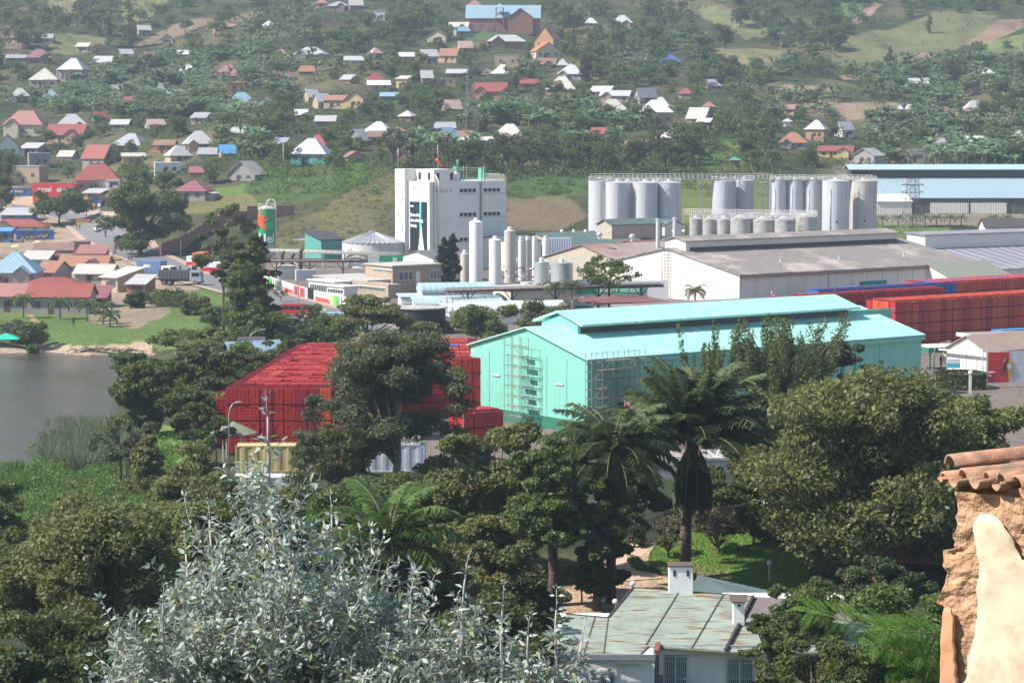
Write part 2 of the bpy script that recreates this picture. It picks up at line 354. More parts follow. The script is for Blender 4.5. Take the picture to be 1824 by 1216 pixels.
L.new(tc.outputs['Object'],ns.inputs['Vector']); mr=N.new('ShaderNodeMapRange'); mr.inputs[1].default_value=.3; mr.inputs[2].default_value=.7; mr.inputs[3].default_value=.65; mr.inputs[4].default_value=1.35
L.new(ns.outputs[0],mr.inputs[0]); hs=N.new('ShaderNodeHueSaturation'); L.new(mr.outputs[0],hs.inputs['Value']); L.new(at.outputs['Color'],hs.inputs['Color']); L.new(hs.outputs[0],b.inputs['Base Color'])
bp=N.new('ShaderNodeBump'); bp.inputs['Distance'].default_value=.35; n3=N.new('ShaderNodeTexNoise'); n3.inputs['Scale'].default_value=1.8; n3.inputs['Detail'].default_value=6; L.new(tc.outputs['Object'],n3.inputs['Vector']); L.new(n3.outputs[0],bp.inputs['Height']); L.new(bp.outputs[0],b.inputs['Normal'])
tag(link('ground',me,gm),kind='structure')
# lake
wm=bpy.data.materials.new('lake_water'); wm.use_nodes=True; N=wm.node_tree.nodes; L=wm.node_tree.links; b=N['Principled BSDF']
b.inputs['Base Color'].default_value=(.07,.06,.045,1); b.inputs['Roughness'].default_value=.12; b.inputs['Specular IOR Level'].default_value=.5
tc=N.new('ShaderNodeTexCoord'); mp=N.new('ShaderNodeMapping'); mp.inputs['Scale'].default_value=(.35,.55,1); mp.inputs['Rotation'].default_value=(0,0,.5); L.new(tc.outputs['Object'],mp.inputs[0])
ns=N.new('ShaderNodeTexNoise'); ns.inputs['Scale'].default_value=2.2; ns.inputs['Detail'].default_value=5; ns.inputs['Distortion'].default_value=.4; L.new(mp.outputs[0],ns.inputs['Vector'])
n4=N.new('ShaderNodeTexNoise'); n4.inputs['Scale'].default_value=.06; n4.inputs['Detail'].default_value=3; L.new(tc.outputs['Object'],n4.inputs['Vector'])
m4=N.new('ShaderNodeMapRange'); m4.inputs[1].default_value=.35; m4.inputs[2].default_value=.65; m4.inputs[3].default_value=.02; m4.inputs[4].default_value=.17; L.new(n4.outputs[0],m4.inputs[0])
bp=N.new('ShaderNodeBump'); L.new(m4.outputs[0],bp.inputs['Distance']); L.new(ns.outputs[0],bp.inputs['Height']); L.new(bp.outputs[0],b.inputs['Normal'])
mb=MB(); mb.poly([(-260,228,LZ),(-22,228,LZ),(-22,408,LZ),(-260,408,LZ)]); tag(mb.build('lake_water',wm),kind='structure')
# roads
def road(name,pts,mat,dz=.1,kerb=True,line=False):
    # pts: (px,row,width) on the terrain
    P3=[hit(a,b) for a,b,_ in pts]; W=[p[2] for p in pts]
    # resample (catmull)
    out=[];wd=[]
    for i in range(len(P3)-1):
        p0=P3[max(i-1,0)];p1=P3[i];p2=P3[i+1];p3=P3[min(i+2,len(P3)-1)]
        n=max(2,int((p2-p1).length/3))
        for k in range(n):
            t=k/n; out.append(.5*((2*p1)+(-p0+p2)*t+(2*p0-5*p1+4*p2-p3)*t*t+(-p0+3*p1-3*p2+p3)*t**3)); wd.append(W[i]*(1-t)+W[i+1]*t)
    out.append(P3[-1]); wd.append(W[-1])
    mb=MB(); kb=MB(); ln=MB(); rows=[]; kr=[];lr=[]
    for i,p in enumerate(out):
        d=(out[min(i+1,len(out)-1)]-out[max(i-1,0)]); n=Vector((-d.y,d.x,0)).normalized(); h=wd[i]/2
        zc=[]; row=[]
        for s in (-1,-.5,0,.5,1):
            q=p+n*h*s; row.append((q.x,q.y,H(q.x,q.y)+dz))
        rows.append(row)
        for e,s in enumerate((-1,1)):
            a=p+n*(h*s); c=p+n*((h+1.6)*s); kr.append([(a.x,a.y,H(a.x,a.y)+dz+.12),(c.x,c.y,H(c.x,c.y)+dz+.10),(a.x,a.y,H(a.x,a.y)-.1)])
        a=p+n*.1;c=p-n*.1; lr.append([(a.x,a.y,H(a.x,a.y)+dz+.015),(c.x,c.y,H(c.x,c.y)+dz+.015)])
    for i in range(len(rows)-1):
        for k in range(4): mb.add([rows[i][k],rows[i][k+1],rows[i+1][k+1],rows[i+1][k]],[(0,1,2,3)])
    tag(mb.build(name,mat),kind='structure')
    if kerb:
        for i in range(len(rows)-1):
            for e in (0,1):
                A=kr[2*i+e];B=kr[2*i+2+e]; kb.add([A[0],A[1],B[1],B[0]],[(0,1,2,3)]); kb.add([A[0],A[2],B[2],B[0]],[(0,1,2,3)])
        tag(kb.build('pavement',M('pavement_earth',(.36,.26,.2),.95,stain=(.3,.22,.15))),kind='structure')
    if line:
        for i in range(0,len(rows)-2):
            if i%3<2: ln.add([lr[i][0],lr[i][1],lr[i+1][1],lr[i+1][0]],[(0,1,2,3)])
        tag(ln.build('road_markings',M('worn_white',(.6,.6,.58))),kind='structure')
asph=M('asphalt',(.15,.145,.15),.85,stain=(.2,.19,.18),stscale=.15,bump=.02)
road('road',[(700,600,7),(640,577,7.5),(560,553,8.5),(480,530,9),(410,512,9),(330,490,9),(262,460,10),(222,437,11),(190,412,11),(155,396,9),(118,386,8),(60,373,7),(-60,362,7)],asph)
road('side_road',[(235,420,8),(150,432,12),(60,452,10),(-60,462,10)],asph,dz=.16,kerb=False)
road('driveway',[(1140,968,3),(1112,985,4.0),(1095,1010,5),(1120,1035,5)],M('driveway_earth',(.44,.31,.22),.95,stain=(.5,.38,.3),bump=.05),dz=.06,kerb=False)
# ================================================================ FACTORY
HR=math.radians(36.5)          # all halls share this heading
def WP(px,D,z=None):
    x=(px-CX)/F*D*math.cos(0); return Vector((x,D,H(x,D) if z is None else z))
white=M('white_paint',(.72,.70,.66),.6,.06,stain=(.5,.47,.42),stscale=.25,stamt=.35)
whitew=M('white_sheet',(.70,.66,.60),.55,.05,rib=1.6,ribd=.02,stain=(.55,.5,.44),stamt=.3)
greent=M('turquoise_sheet',(.21,.53,.43),.45,.05,rib=1.2,ribd=.015,stain=(.15,.42,.33),stscale=.3,stamt=.45)
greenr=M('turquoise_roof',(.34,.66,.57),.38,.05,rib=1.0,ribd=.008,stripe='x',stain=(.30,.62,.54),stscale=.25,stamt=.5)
dgreen=M('dark_green_paint',(.03,.17,.11),.6)
grey=M('grey_metal',(.42,.43,.44),.45,.1,metal=.5,stain=(.3,.28,.26),stamt=.4)
dark=M('dark_opening',(.02,.022,.025),.8,.1)
darkm=M('dark_metal',(.07,.06,.06),.6)
steel=M('scaffold_steel',(.30,.27,.24),.6,.2,metal=.4)
plank=M('scaffold_planks',(.30,.24,.18),.8,.3)
concrete=M('concrete',(.42,.40,.37),.85,.12,stain=(.25,.23,.2),stamt=.5)
glass=M('window_glass',(.05,.07,.08),.15,.1,spec=.6)
redp=M('red_paint',(.55,.04,.035),.5)
def gable(mb,L,W,hE,hR,mi=0,x0=0,y0=0):
    mb.prism([(y0,0),(y0+W,0),(y0+W,hE),(y0+W/2,hR),(y0,hE)],x0,x0+L,'x',mi)
def gable_roof(mb,L,W,hE,hR,o=.35,th=.14,x0=0,y0=0,z=.06,mi=0):
    s=(hR-hE)/(W/2); a,b=x0-o,x0+L+o; ym=y0+W/2
    e=hE-s*o+z; r=hR+z
    mb.prism([(y0-o,e),(ym,r),(y0+W+o,e),(y0+W+o,e+th),(ym,r+th),(y0-o,e+th)],a,b,'x',mi)
def streaks(m,ax=0,col=(.22,.10,.05),th=.56,sc=1.1):
    N=m.node_tree.nodes;L=m.node_tree.links;tc=N.new('ShaderNodeTexCoord');mp=N.new('ShaderNodeMapping');mp.inputs['Scale'].default_value=(.5,3.2,1) if ax==0 else (3.2,.4,1)
    ns=N.new('ShaderNodeTexNoise');ns.inputs['Scale'].default_value=sc;ns.inputs['Detail'].default_value=4;L.new(tc.outputs['Object'],mp.inputs[0]);L.new(mp.outputs[0],ns.inputs[0])
    r=N.new('ShaderNodeMapRange');r.inputs[1].default_value=th;r.inputs[2].default_value=th+.08;L.new(ns.outputs[0],r.inputs[0]);b=N['Principled BSDF'];src=b.inputs['Base Color'].links[0].from_socket
    mx=N.new('ShaderNodeMix');mx.data_type='RGBA';L.new(r.outputs[0],mx.inputs[0]);L.new(src,mx.inputs[6]);mx.inputs[7].default_value=(*col,1);L.new(mx.outputs[2],b.inputs['Base Color'])
streaks(greenr,1,(.60,.80,.76),.60,.6)  # pale streaks down the slope: sun glare painted into the turquoise roof colour
def hall(name,label,cat,px,D,L,W,hE,hR,wall,roof,rz=HR,z=None,group=None,joint=None):
    t=thing(name,label,cat,WP(px,D,z),rz,group); mb=MB(); gable(mb,L,W,hE,hR)
    for k in range(1,int(L/4)): mb.bb((k*4,-.045,.2),(k*4+.06,.01,hE-.3),1)
    for k in range(1,int(W/3.6)): mb.bb((-.045,k*3.6,.2),(.01,k*3.6+.05,hE-.2),1)
    mb.build('wall',[wall,joint or M('joint_grey',(.38,.35,.31),.7)],t)
    rb=MB(); gable_roof(rb,L,W,hE,hR); rb.build('roof',roof,t); return t
# ---- big turquoise hall
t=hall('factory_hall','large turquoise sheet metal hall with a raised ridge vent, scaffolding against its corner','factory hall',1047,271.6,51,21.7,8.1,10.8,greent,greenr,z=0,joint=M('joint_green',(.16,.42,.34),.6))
mb=MB(); mb.prism([(9.2-1.6,9.9),(9.2-1.6,11.3),(10.85,12.0),(14.1,11.3),(14.1,9.9)],5.0,46,'x'); mb.build('ridge_vent_wall',darkm,t)
mb=MB()
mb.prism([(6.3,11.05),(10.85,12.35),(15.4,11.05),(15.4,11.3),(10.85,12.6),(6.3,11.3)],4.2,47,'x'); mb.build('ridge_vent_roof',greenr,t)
mb=MB(); mb.prism([(7.55,9.6),(14.15,9.6),(14.15,11.1),(10.85,12.1),(7.55,11.1)],4.55,4.95,'x'); mb.build('vent_end_wall',greent,t)
mb=MB(); mb.bb((-.35,-.35,7.55),(51.3,-.18,8.0)); mb.build('gutter',greent,t)
mb=MB(); mb.bb((-.06,-.06,-.2),(51.06,21.76,1.3)); mb.build('plinth',dgreen,t)
mb=MB(); mb.bb((4.2,-.12,1.0),(9.2,-.02,3.2)); mb.build('side_opening',dark,t)
mb=MB(); mb.bb((-.14,4.2,5.0),(-.04,5.6,5.16)); mb.build('wall_light',white,t)
mb=MB(); mb.bb((-.14,16.0,5.0),(-.04,17.4,5.16)); mb.build('wall_light',white,t)
mb=MB(); mb.bar((30,-.2,0),(30,-.2,6.0),.12); mb.build('downpipe',M('rust_pipe',(.25,.12,.08)),t)
mb=MB(); mb.prism([(8,0),(21.7,0),(21.7,9.0),(8,10.6)],46.5,54,'x'); mb.build('annex_wall',greent,t)
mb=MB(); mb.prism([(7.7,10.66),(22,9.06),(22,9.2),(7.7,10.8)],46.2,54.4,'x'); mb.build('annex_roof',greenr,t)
hall_root=t
# scaffolds
def scaffold(label,loc,rz,nx,ny,nz,dx,dy,dz,ropes=True):
    t=thing('scaffold',label,'scaffold',loc,rz); mb=MB(); pl=MB()
    for i in range(nx+1):
        for j in range(ny+1): mb.bar((i*dx,j*dy,0),(i*dx,j*dy,nz*dz+1),.055)
    for k in range(1,nz+1):
        for j in range(ny+1): mb.bar((0,j*dy,k*dz),(nx*dx,j*dy,k*dz),.05); mb.bar((0,j*dy,k*dz+.9),(nx*dx,j*dy,k*dz+.9),.03)
        for i in range(nx+1): mb.bar((i*dx,0,k*dz),(i*dx,ny*dy,k*dz),.05)
        for i in range(nx):
            mb.bar((i*dx,0,(k-1)*dz),((i+1)*dx,0,k*dz) if (i+k)%2 else (i*dx+.01,0,k*dz),.035)
        if k%1==0: q_=MB(); q_.box((nx*dx/2+.25*(k%3-1),ny*dy/2,k*dz+.04),(nx*dx*(.45+.2*(k%2)),ny*dy*.45,.035)); q_.build('plank',plank,t)
    mb.build('tubes',steel,t); return t
R3=Matrix.Rotation(HR,3,'Z'); hl=hall_root.location
def HL(x,y,z=0): return hl+R3@Vector((x,y,z))
scaffold('tall narrow scaffold tower in front of the turquoise gable wall',HL(-1.2,9.0),HR+PI/2,2,1,8,1.6,1.0,1.12)
scaffold('wide rusty scaffold wrapping the near corner of the turquoise hall',HL(-.6,-1.5),HR,5,1,8,1.5,1.1,1.0)
# wind sock poles
def windsock(label,loc,h,rz=0,L=1.6):
    t=thing('wind_sock',label,'wind sock',loc,rz); mb=MB()
    for k in range(8): mb.tube([(0,0,h*k/8),(0,0,h*(k+1)/8)],.09,6,mi=k%2)
    mb.build('pole',[redp,white],t); mb=MB()
    for k in range(5):
        a=k/5;b=(k+1)/5; mb.tube([(.1+L*.55*a,0,h-.2-L*.85*a),(.1+L*.55*b,0,h-.2-L*.85*b)],[.26-.12*a,.26-.12*b],8,mi=k%2,cap=False)
    mb.build('sock',[M('sock_orange',(.8,.12,.06)),white],t)
windsock('red and white wind sock in front of the turquoise hall scaffold',WP(1115,262,0),5.2)
windsock('red and white wind sock beside the beige warehouse wall',WP(1376,430,0),4.2)
# ---- beige warehouse
bw=M('beige_sheet',(.69,.64,.59),.6,.05,rib=1.0,ribd=.02,stain=(.5,.42,.36),stscale=.12,stamt=.3)
br=M('old_grey_roof',(.22,.195,.175),.8,.2,rib=.9,ribd=.012,stripe='x',stain=(.45,.38,.34),stscale=.12,stamt=.9)
t=hall('warehouse','long beige warehouse with a grey brown roof and raised ridge vent','warehouse',1318,455,61,40.6,5.3,9.2,bw,br,z=0)
mb=MB(); mb.prism([(17.3,8.2),(17.3,10.6),(20.3,11.2),(23.3,10.6),(23.3,8.2)],2,57,'x'); mb.build('ridge_vent',whitew,t)
mb=MB(); mb.prism([(16.7,10.6),(20.3,11.35),(23.9,10.6),(23.9,10.75),(20.3,11.5),(16.7,10.75)],1.6,57.4,'x'); mb.build('ridge_vent_roof',br,t)
mb=MB(); mb.bb((3,17.15,8.6),(57,17.28,9.5)); mb.build('vent_louvre',darkm,t)
mb=MB(); mb.bb((-.4,-.55,4.75),(61.4,-.38,5.15)); mb.build('gutter',M('rust_gutter',(.32,.18,.16)),t)
mb=MB(); mb.bb((30,-.12,2.0),(37,-.02,3.0)); mb.build('wall_sign',M('sign_teal',(.05,.22,.2)),t)
for x in (0,22,61): mb=MB(); mb.bb((x-.08,-.2,0),(x+.08,-.04,5)); mb.build('downpipe',grey,t)
lad=MB()
for s in (-.9,.9):
    lad.bar((-.5,20.3+s,0),(-.5,20.3+s,9.6),.12)
for k in range(16): lad.bar((-.5,19.4,.6*k+.3),(-.5,21.2,.6*k+.3),.06)
lad.build('ladder',grey,t)
for x in (14,29,46):
    mb=MB(); mb.tube([(x,4.5,5.9),(x,4.5,7.4)],.1,6); mb.tube([(x,4.5,7.4),(x+.6,4.5,7.6)],.09,6); mb.build('vent_pipe',grey,t)
# ---- white tower block
t=thing('brewery_tower','tall white tower block with rows of small windows and a banner','tower block',WP(765,545,0),HR)
mb=MB(); mb.bb((0,0,0),(20.6,8.2,19.6)); mb.build('wall',white,t)
mb=MB(); mb.bb((-.9,8.2,0),(3.0,11.9,22.2)); mb.build('stair_shaft',white,t)
mb=MB(); mb.bb((2,1.2,19.6),(7.5,8.4,22.2)); mb.build('penthouse',white,t)
for y in (3.0,6.6):
    mb=MB(); mb.bb((1.93,y-.5,19.9),(1.99,y+.4,21.5)); mb.build('louvre',dark,t)
for x in (3.0,6.6):
    mb=MB(); mb.bb((x-.3,1.12,19.9),(x+.4,1.19,21.4)); mb.build('louvre',dark,t)
def win(t,a,b,mat=None,frame=True):
    mb=MB(); mb.bb(a,b); return mb.build('window',mat or glass,t)
for z0 in (17.2,12.0,6.6):
    for k in range(8):
        x=8.0+k*1.15+(1.9 if k>3 else 0)
        mb=MB(); mb.bb((x,-.07,z0),(x+.85,-.01,z0+.72)); mb.build('window',dark,t)
for k in range(4):
    mb=MB(); mb.bb((1.7+k*1.2,-.07,17.2),(2.35+k*1.2,-.01,17.9)); mb.build('window',grey,t)
for z0 in (17.1,12.1,6.7):
    mb=MB(); mb.bb((7.6,-.16,z0-.35),(12.7,-.02,z0-.2)); mb.bb((14.3,-.16,z0-.35),(20.7,-.02,z0-.2)); mb.build('sill_band',concrete,t)
mb=MB(); mb.bb((13.4,-.3,1),(13.75,-.02,19.4)); mb.build('cable_duct',M('duct_rust',(.3,.25,.2)),t)
mb=MB(); mb.bb((1.0,-.14,0),(1.25,-.02,19.4)); mb.build('downpipe',grey,t)
mb=MB(); mb.tube([(2.2,-.3,0),(2.2,-.3,19.8),(2.3,1,21),(3.2,2,21.2)],.16,8); mb.build('pipe',M('cream_pipe',(.6,.55,.42)),t)
for k in range(6): mb=MB(); mb.bb((-.95,8.9+(k%2)*1.6,2+3.3*k),(-.92,9.1+(k%2)*1.6,2.7+3.3*k)); mb.build('slit_window',dark,t)
for k in range(8): mb=MB(); mb.bb((-.06,1.1+k*.8,17.5),(-.02,1.35+k*.8,18.4)); mb.build('vent_slot',M('ochre',(.5,.33,.2)),t)
mb=MB(); mb.bb((-.12,1.0,15.5),(-.02,7.4,17.1)); mb.build('blank_board',M('board_white',(.8,.8,.8),.4,.02),t)
# banner
def txt(body,size,ext=.01,bold=.0,align='LEFT',font=None):
    c=bpy.data.curves.new('t','FONT'); c.body=body; c.size=size; c.extrude=ext; c.offset=bold; c.align_x=align; c.resolution_u=3
    o=bpy.data.objects.new('t',c); COL.objects.link(o); bpy.context.view_layer.update()
    me=bpy.data.meshes.new_from_object(o.evaluated_get(bpy.context.evaluated_depsgraph_get())); bpy.data.objects.remove(o); me.materials.clear(); return me
def put_text(body,size,parent,loc,rot,mat,name='lettering',bold=.02,align='LEFT',sx=1):
    me=txt(body,size,.02,bold,align); o=link(name,me,mat,parent); o.location=loc; o.rotation_euler=rot; o.scale=(sx,1,1); return o
bm_=MB(); bm_.bb((-.16,.9,1.0),(-.04,7.3,15.2)); ban=bm_.build('banner',M('banner_charcoal',(.018,.028,.034),.85,.3,scale=.4,stain=(.05,.12,.15),stscale=.5,stamt=.6,spec=.1),t)
cy=M('banner_cyan',(.10,.55,.72),.8,.15,scale=1,spec=.1); pale=M('banner_pale',(.55,.6,.62),.8,.3,scale=1.2,stain=(.25,.4,.5),stscale=.8,stamt=.7)
g=MB(); g.bb((-.19,2.9,1.0),(-.17,3.5,15.2)); g.add([(-.2,3.6,5),(-.2,6.7,2.6),(-.2,7.0,1.6),(-.2,3.3,4.0)],[(0,1,2,3)]); g.build('cyan_stripe',cy,ban)
g=MB()
g.add([(-.21,2.8,10.4),(-.21,2.3,7.5),(-.21,1.4,3.4),(-.21,2.2,2.4),(-.21,3.6,3.0),(-.21,4.0,5.2)],[(0,1,2,3,4,5)]); g.add([(-.21,4.1,1.0),(-.21,3.2,2.6),(-.21,2.0,2.5),(-.21,1.0,3.2),(-.21,.95,1.0)],[(0,1,2,3,4)])
g.add([(-.21,7.2,1.0),(-.21,7.2,2.8),(-.21,6.3,4.2),(-.21,5.4,3.0),(-.21,5.0,1.0)],[(0,1,2,3,4)]); g.build('printed_shapes',pale,ban)
wt=M('lettering_white',(.85,.85,.85),.5,.01)
RT=(PI/2,0,-PI/2)      # text on a face looking along local -x
for k,s in enumerate(['Brewed for','that refreshing','first sip.']): put_text(s,1.0,t,(-.2,7.0,12.0-k*1.15),RT,wt,sx=.8,bold=.03)
put_text('with',.7,t,(-.2,7.0,14.0),RT,wt,bold=.02)
# roof plant on tower
mb=MB(); mb.lathe([(1.0,0),(1.0,1.5),(.5,2.0),(0,2.1)],14,(6.0+2.9,3,19.6)); mb.build('roof_tank',white,t)
mb=MB()
for i in range(25): mb.bar((10+i*.44,.4,19.6),(10+i*.44,.4,20.9 if i>13 else 20.4),.06)
mb.bar((14.5,.4,20.9),(20.5,.4,20.9),.08); mb.bar((14.5,.4,20.3),(20.5,.4,20.3),.08); mb.bar((20.4,.4,20.9),(20.4,8,20.9),.08)
for i in range(12): mb.bar((20.4,.6+i*.6,19.6),(20.4,.6+i*.6,20.9),.06)
mb.build('railing',M('rail_cream',(.6,.58,.5)),t)
mb=MB(); mb.bb((9.0,2.5,19.6),(10.2,3.7,22.6)); mb.tube([(9.6,3,22.6),(9.6,3,24.2)],.2,8); mb.build('roof_machine',M('machine_green',(.1,.4,.28)),t)
mb=MB(); mb.bb((15.6,2.5,19.6),(16.8,3.7,22.4)); mb.build('roof_machine',M('machine_green',(.1,.4,.28)),t)
mb=MB()
for z in (22.0,22.4): mb.bar((8.0,2.2,z),(16.4,2.2,z),.14)
for x in (8,8.6,10.6,11.4,16): mb.bar((x,2.2,19.6),(x,2.2,22.8),.14)
mb.build('pipe_frame',M('cream_pipe',(.6,.55,.42)),t)
for x,y,h in ((-.4,11.4,26.6),(4.0,2.5,27.5)):
    mb=MB(); mb.tube([(x,y,22),(x,y,h)],.07,6); mb.build('mast',grey,t)
mb=MB(); mb.tube([(3.0,1.6,24.4),(4.6,1.6,22.8)],[.32,.16],8); mb.build('wind_sock_cone',M('sock_orange',(.8,.12,.06)),t)
# ---- silos
tankm=M('silo_steel',(.52,.53,.55),.5,.04,metal=.15,stain=(.44,.43,.42),stscale=.3,stamt=.4)
tankb=M('silo_beige',(.50,.47,.43),.6,.05,metal=.1,stain=(.4,.36,.32),stscale=.3,stamt=.4)
tankd=M('tank_weathered',(.42,.41,.39),.6,.1,metal=.2,stain=(.18,.16,.15),stscale=.9,stamt=.7)
def tank(name,label,px,row,D,dpx,mat=tankm,group=None,dome=.12,z0=0,cat='silo',rail=True,legs=0):
    r=dpx/2/F*D; ztop=P(px,row,D).z-.0
    t=thing(name,label,cat,WP(px,D,z0),0,group); h=ztop-z0; mb=MB(); z1=0
    if legs: z1=legs
    mb.lathe([(r*.3 if legs else 0,z1),(r,z1+(1.5 if legs else 0)),(r,h-.25),(r*1.012,h-.25),(r*1.012,h-.1),(r,h-.1),(r,h),(r*.25,h+r*dome),(0,h+r*dome)],28); 
    for k in range(1,int(h//2.4)): mb.lathe([(r*1.0,k*2.4),(r*1.008,k*2.4+.02),(r*1.008,k*2.4+.1),(r,k*2.4+.12)],28)
    mb.build('shell',mat,t)
    mb=MB(); mb.lathe([(.45,h+r*dome*.9),(.45,h+.75),(0,h+.8)],10); mb.build('manhole',white,t)
    if legs:
        for k in range(4): mb=MB(); a=PI/4+k*PI/2; mb.bar((r*.85*math.cos(a),r*.85*math.sin(a),0),(r*.85*math.cos(a),r*.85*math.sin(a),z1+2),.18); mb.build('leg',grey,t)
    if h>14:
        sm=MB(); sm.bb((-.03,-r-.03,.5),(.03,-r+.02,h-.6)); sm.bb((r*.7,-r*.74,.5),(r*.7+.05,-r*.68,h-.6)); sm.build('weld_seam',grey,t)
    if rail:
        mb=MB()
        for k in range(14):
            a=2*PI*k/14; b=2*PI*(k+1)/14
            mb.bar((r*math.cos(a),r*math.sin(a),h-.05),(r*math.cos(a),r*math.sin(a),h+1.0),.05)
            for z in (.55,1.0): mb.bar((r*math.cos(a),r*math.sin(a),h+z),(r*math.cos(b),r*math.sin(b),h+z),.05)
        mb.build('railing',white,t)
    return t
gA='tall silos left of the beige warehouse'
for i,(px,row,D,d,lab) in enumerate([(1118,325,611,42,'tall silo half hidden behind the front tanks of the left group'),(1165,326,612,42,'tall silo behind the two right tanks of the left group'),
    (1069,322,604,42,'leftmost tall silver silo of the left silo group'),(1100,325,598,43,'second tall silver silo from the left, with a ladder beside it'),(1149,325,598,45,'tall silver silo third from the left in the left group'),(1191,325,600,43,'rightmost tall silver silo of the left silo group')]):
    t=tank('silo',lab,px,row,D,d,group='tall silos'); 
    if i==3:
        mb=MB()
        for s in (-.35,.35): mb.bar((-2.9+s,-.9,0),(-2.9+s,-.9,16),.08)
        for k in range(26): mb.bar((-3.25,-.9,.6*k+.3),(-2.55,-.9,.6*k+.3),.06)
        mb.build('ladder',white,t)
tank('silo','left one of the pair of tall silos between the two large groups',1289,322,604,43,group='tall silos')
tank('silo','right one of the pair of tall silos between the two large groups',1325,321,608,36,group='tall silos')
for px,d,lab,m,D in [(1386,31,'leftmost slim silo of the right group',tankm,585),(1416,31,'second slim silo of the right group',tankm,585),(1447,34,'third slim silo of the right group',tankm,585),
                  (1488,48,'broad silver silo beside the slim ones',tankm,578),(1537,49,'rightmost broad beige silo of the right group',tankb,584)]:
    t=tank('silo',lab,px,322,D,d,m,group='tall silos'); mb=MB(); r_=d/2/F*D; mb.tube([(-r_*.5,-r_*.9,4),(-r_*.5,-r_*.9,17)],.08,6); mb.build('level_pipe',grey,t); mb=MB(); mb.bb((-.3,-r_-.06,9.5),(.1,-r_+.06,9.9)); mb.build('hatch',dark,t)
for i,(px,row,d,D) in enumerate([(1240,390,24,563),(1264,391,25,558),(1290,391,25,555),(1321,389,40,551),(1341,388,30,566),(1361,392,38,549),(1398,391,36,546),(1408,388,30,566),(1436,386,38,550),(1378,386,30,570)]):
    tank('storage_tank',['short squat tank at the left end of the weathered tank row','short tank second in the weathered row','short tank third in the weathered row','broad dark streaked tank in the weathered row','short tank behind the streaked one','short tank with bright domed top in the weathered row','pale domed short tank right of the middle','short tank behind the pale domed one','weathered flat tank at the right end of the short row','short tank in the back row before the slim silos'][i],px,row,D,d,tankd,group='short weathered tanks',dome=.35,cat='tank')
def walkway(label,a,b,z0,h=1.1,wd=1.4,step=1.1,mat=None):
    a=Vector(a);b=Vector(b); d=(b-a); L=d.length; t=thing('walkway',label,'walkway',a,math.atan2(d.y,d.x)); mb=MB(); mb.bb((0,-wd/2,z0-.2),(L,wd/2,z0)); mb.build('deck',grey,t)
    mb=MB(); n=int(L/step)
    for s in (-wd/2,wd/2):
        for i in range(n+1): mb.bar((i*L/n,s,z0),(i*L/n,s,z0+h),.06)
        for z in (h*.5,h): mb.bar((0,s,z0+z),(L,s,z0+z),.06)
    mb.build('railing',mat or white,t); mb=MB()
    for i in range(0,n+1,8): mb.bar((i*L/n,0,0),(i*L/n,0,z0-.2),.2)
    mb.build('posts',grey,t); return t
def topz(px,row,D): return P(px,row,D).z
walkway('long high railed walkway joining the tall silos',WP(1052,603,0),WP(1375,603,0),topz(1100,318,603))
walkway('railed walkway over the right silo group',WP(1372,584,0),WP(1552,583,0),topz(1500,320,584))
walkway('busy railed walkway above the short weathered tanks',WP(1218,566,0),WP(1455,556,0),topz(1300,383,560),step=.5,mat=M('rail_redwhite',(.7,.6,.58),.6,.3,scale=9))
mb=MB(); t=thing('stair_tower','grey lattice stair tower between silo pair and slim silos','stair tower',WP(1354,600,0))
for x in (0,2): 
    for y in (0,2): mb.bar((x,y,0),(x,y,18),.14)
for k in range(9):
    mb.bar((0,0,2*k),(2,0,2*k+2) if k%2 else (2,0,2*k),.1); mb.bar((0,0,2*k+2),(2,0,2*k),.1); mb.bb((0,0,2*k+1.9),(2,2,2*k+2))
mb.build('frame',grey,t)
# near slender tanks
whitet=M('tank_white',(.74,.74,.74),.5,.04,stain=(.55,.53,.5),stscale=.5,stamt=.3)
tank('gas_tank','tallest slender white vertical tank',848,395,506,24,whitet,cat='tank',rail=False,dome=.3)
tank('gas_tank','short white vertical tank just right of the tallest one',882,427,498,22,whitet,cat='tank',rail=False,dome=.3)
tank('gas_tank','grey slender vertical tank with rusty side pipe',908,411,512,20,tankb,cat='tank',rail=False,dome=.3)
tank('gas_tank','pale squat tank half hidden behind the dark cypress',828,452,512,16,tankb,cat='tank',rail=False,dome=.3)
for px,row,d,lab in [(928,428,10,'slim white column first in the row of filter towers'),(940,428,9,'slim grey column second in the row of filter towers'),(952,427,10,'slim white column third in the row of filter towers'),(972,427,12,'thick white column at the end of the filter tower row')]:
    tank('filter_column',lab,px,row,520,d,whitet if d!=9 else grey,cat='column',rail=False,group='filter towers')
t=thing('filter_house','blue grey louvred filter house on legs beside the columns','plant building',WP(978,522,0),0); mb=MB(); mb.bb((0,0,4.2),(4.6,3,8.6)); mb.build('casing',M('bluegrey',(.36,.42,.5),.6,rib=2,ribd=.03),t)
mb=MB()
for x in(.1,2.3,4.5): mb.bar((x,.1,0),(x,.1,4.2),.25)
mb.bb((0,0,2.8),(4.6,3,2.95)); mb.build('frame',grey,t)
tank('drum_tank','left squat galvanised drum tank on the pump house roof',965,467,455,28,grey,cat='tank',z0=4.0,rail=False,dome=.05)
tank('drum_tank','right broad galvanised drum tank on the pump house roof',1001,468,452,40,grey,cat='tank',z0=4.0,rail=False,dome=.05)
t=thing('pump_house','cream pump house with a slab roof carrying drum tanks','building',WP(936,452,0),.1); mb=MB(); mb.bb((0,0,0),(10.5,6,3.6)); mb.build('wall',M('cream_wall',(.66,.62,.5),.8,stain=(.45,.4,.32)),t); mb=MB(); mb.bb((-.3,-.3,3.6),(10.8,6.3,3.95)); mb.build('roof',concrete,t)
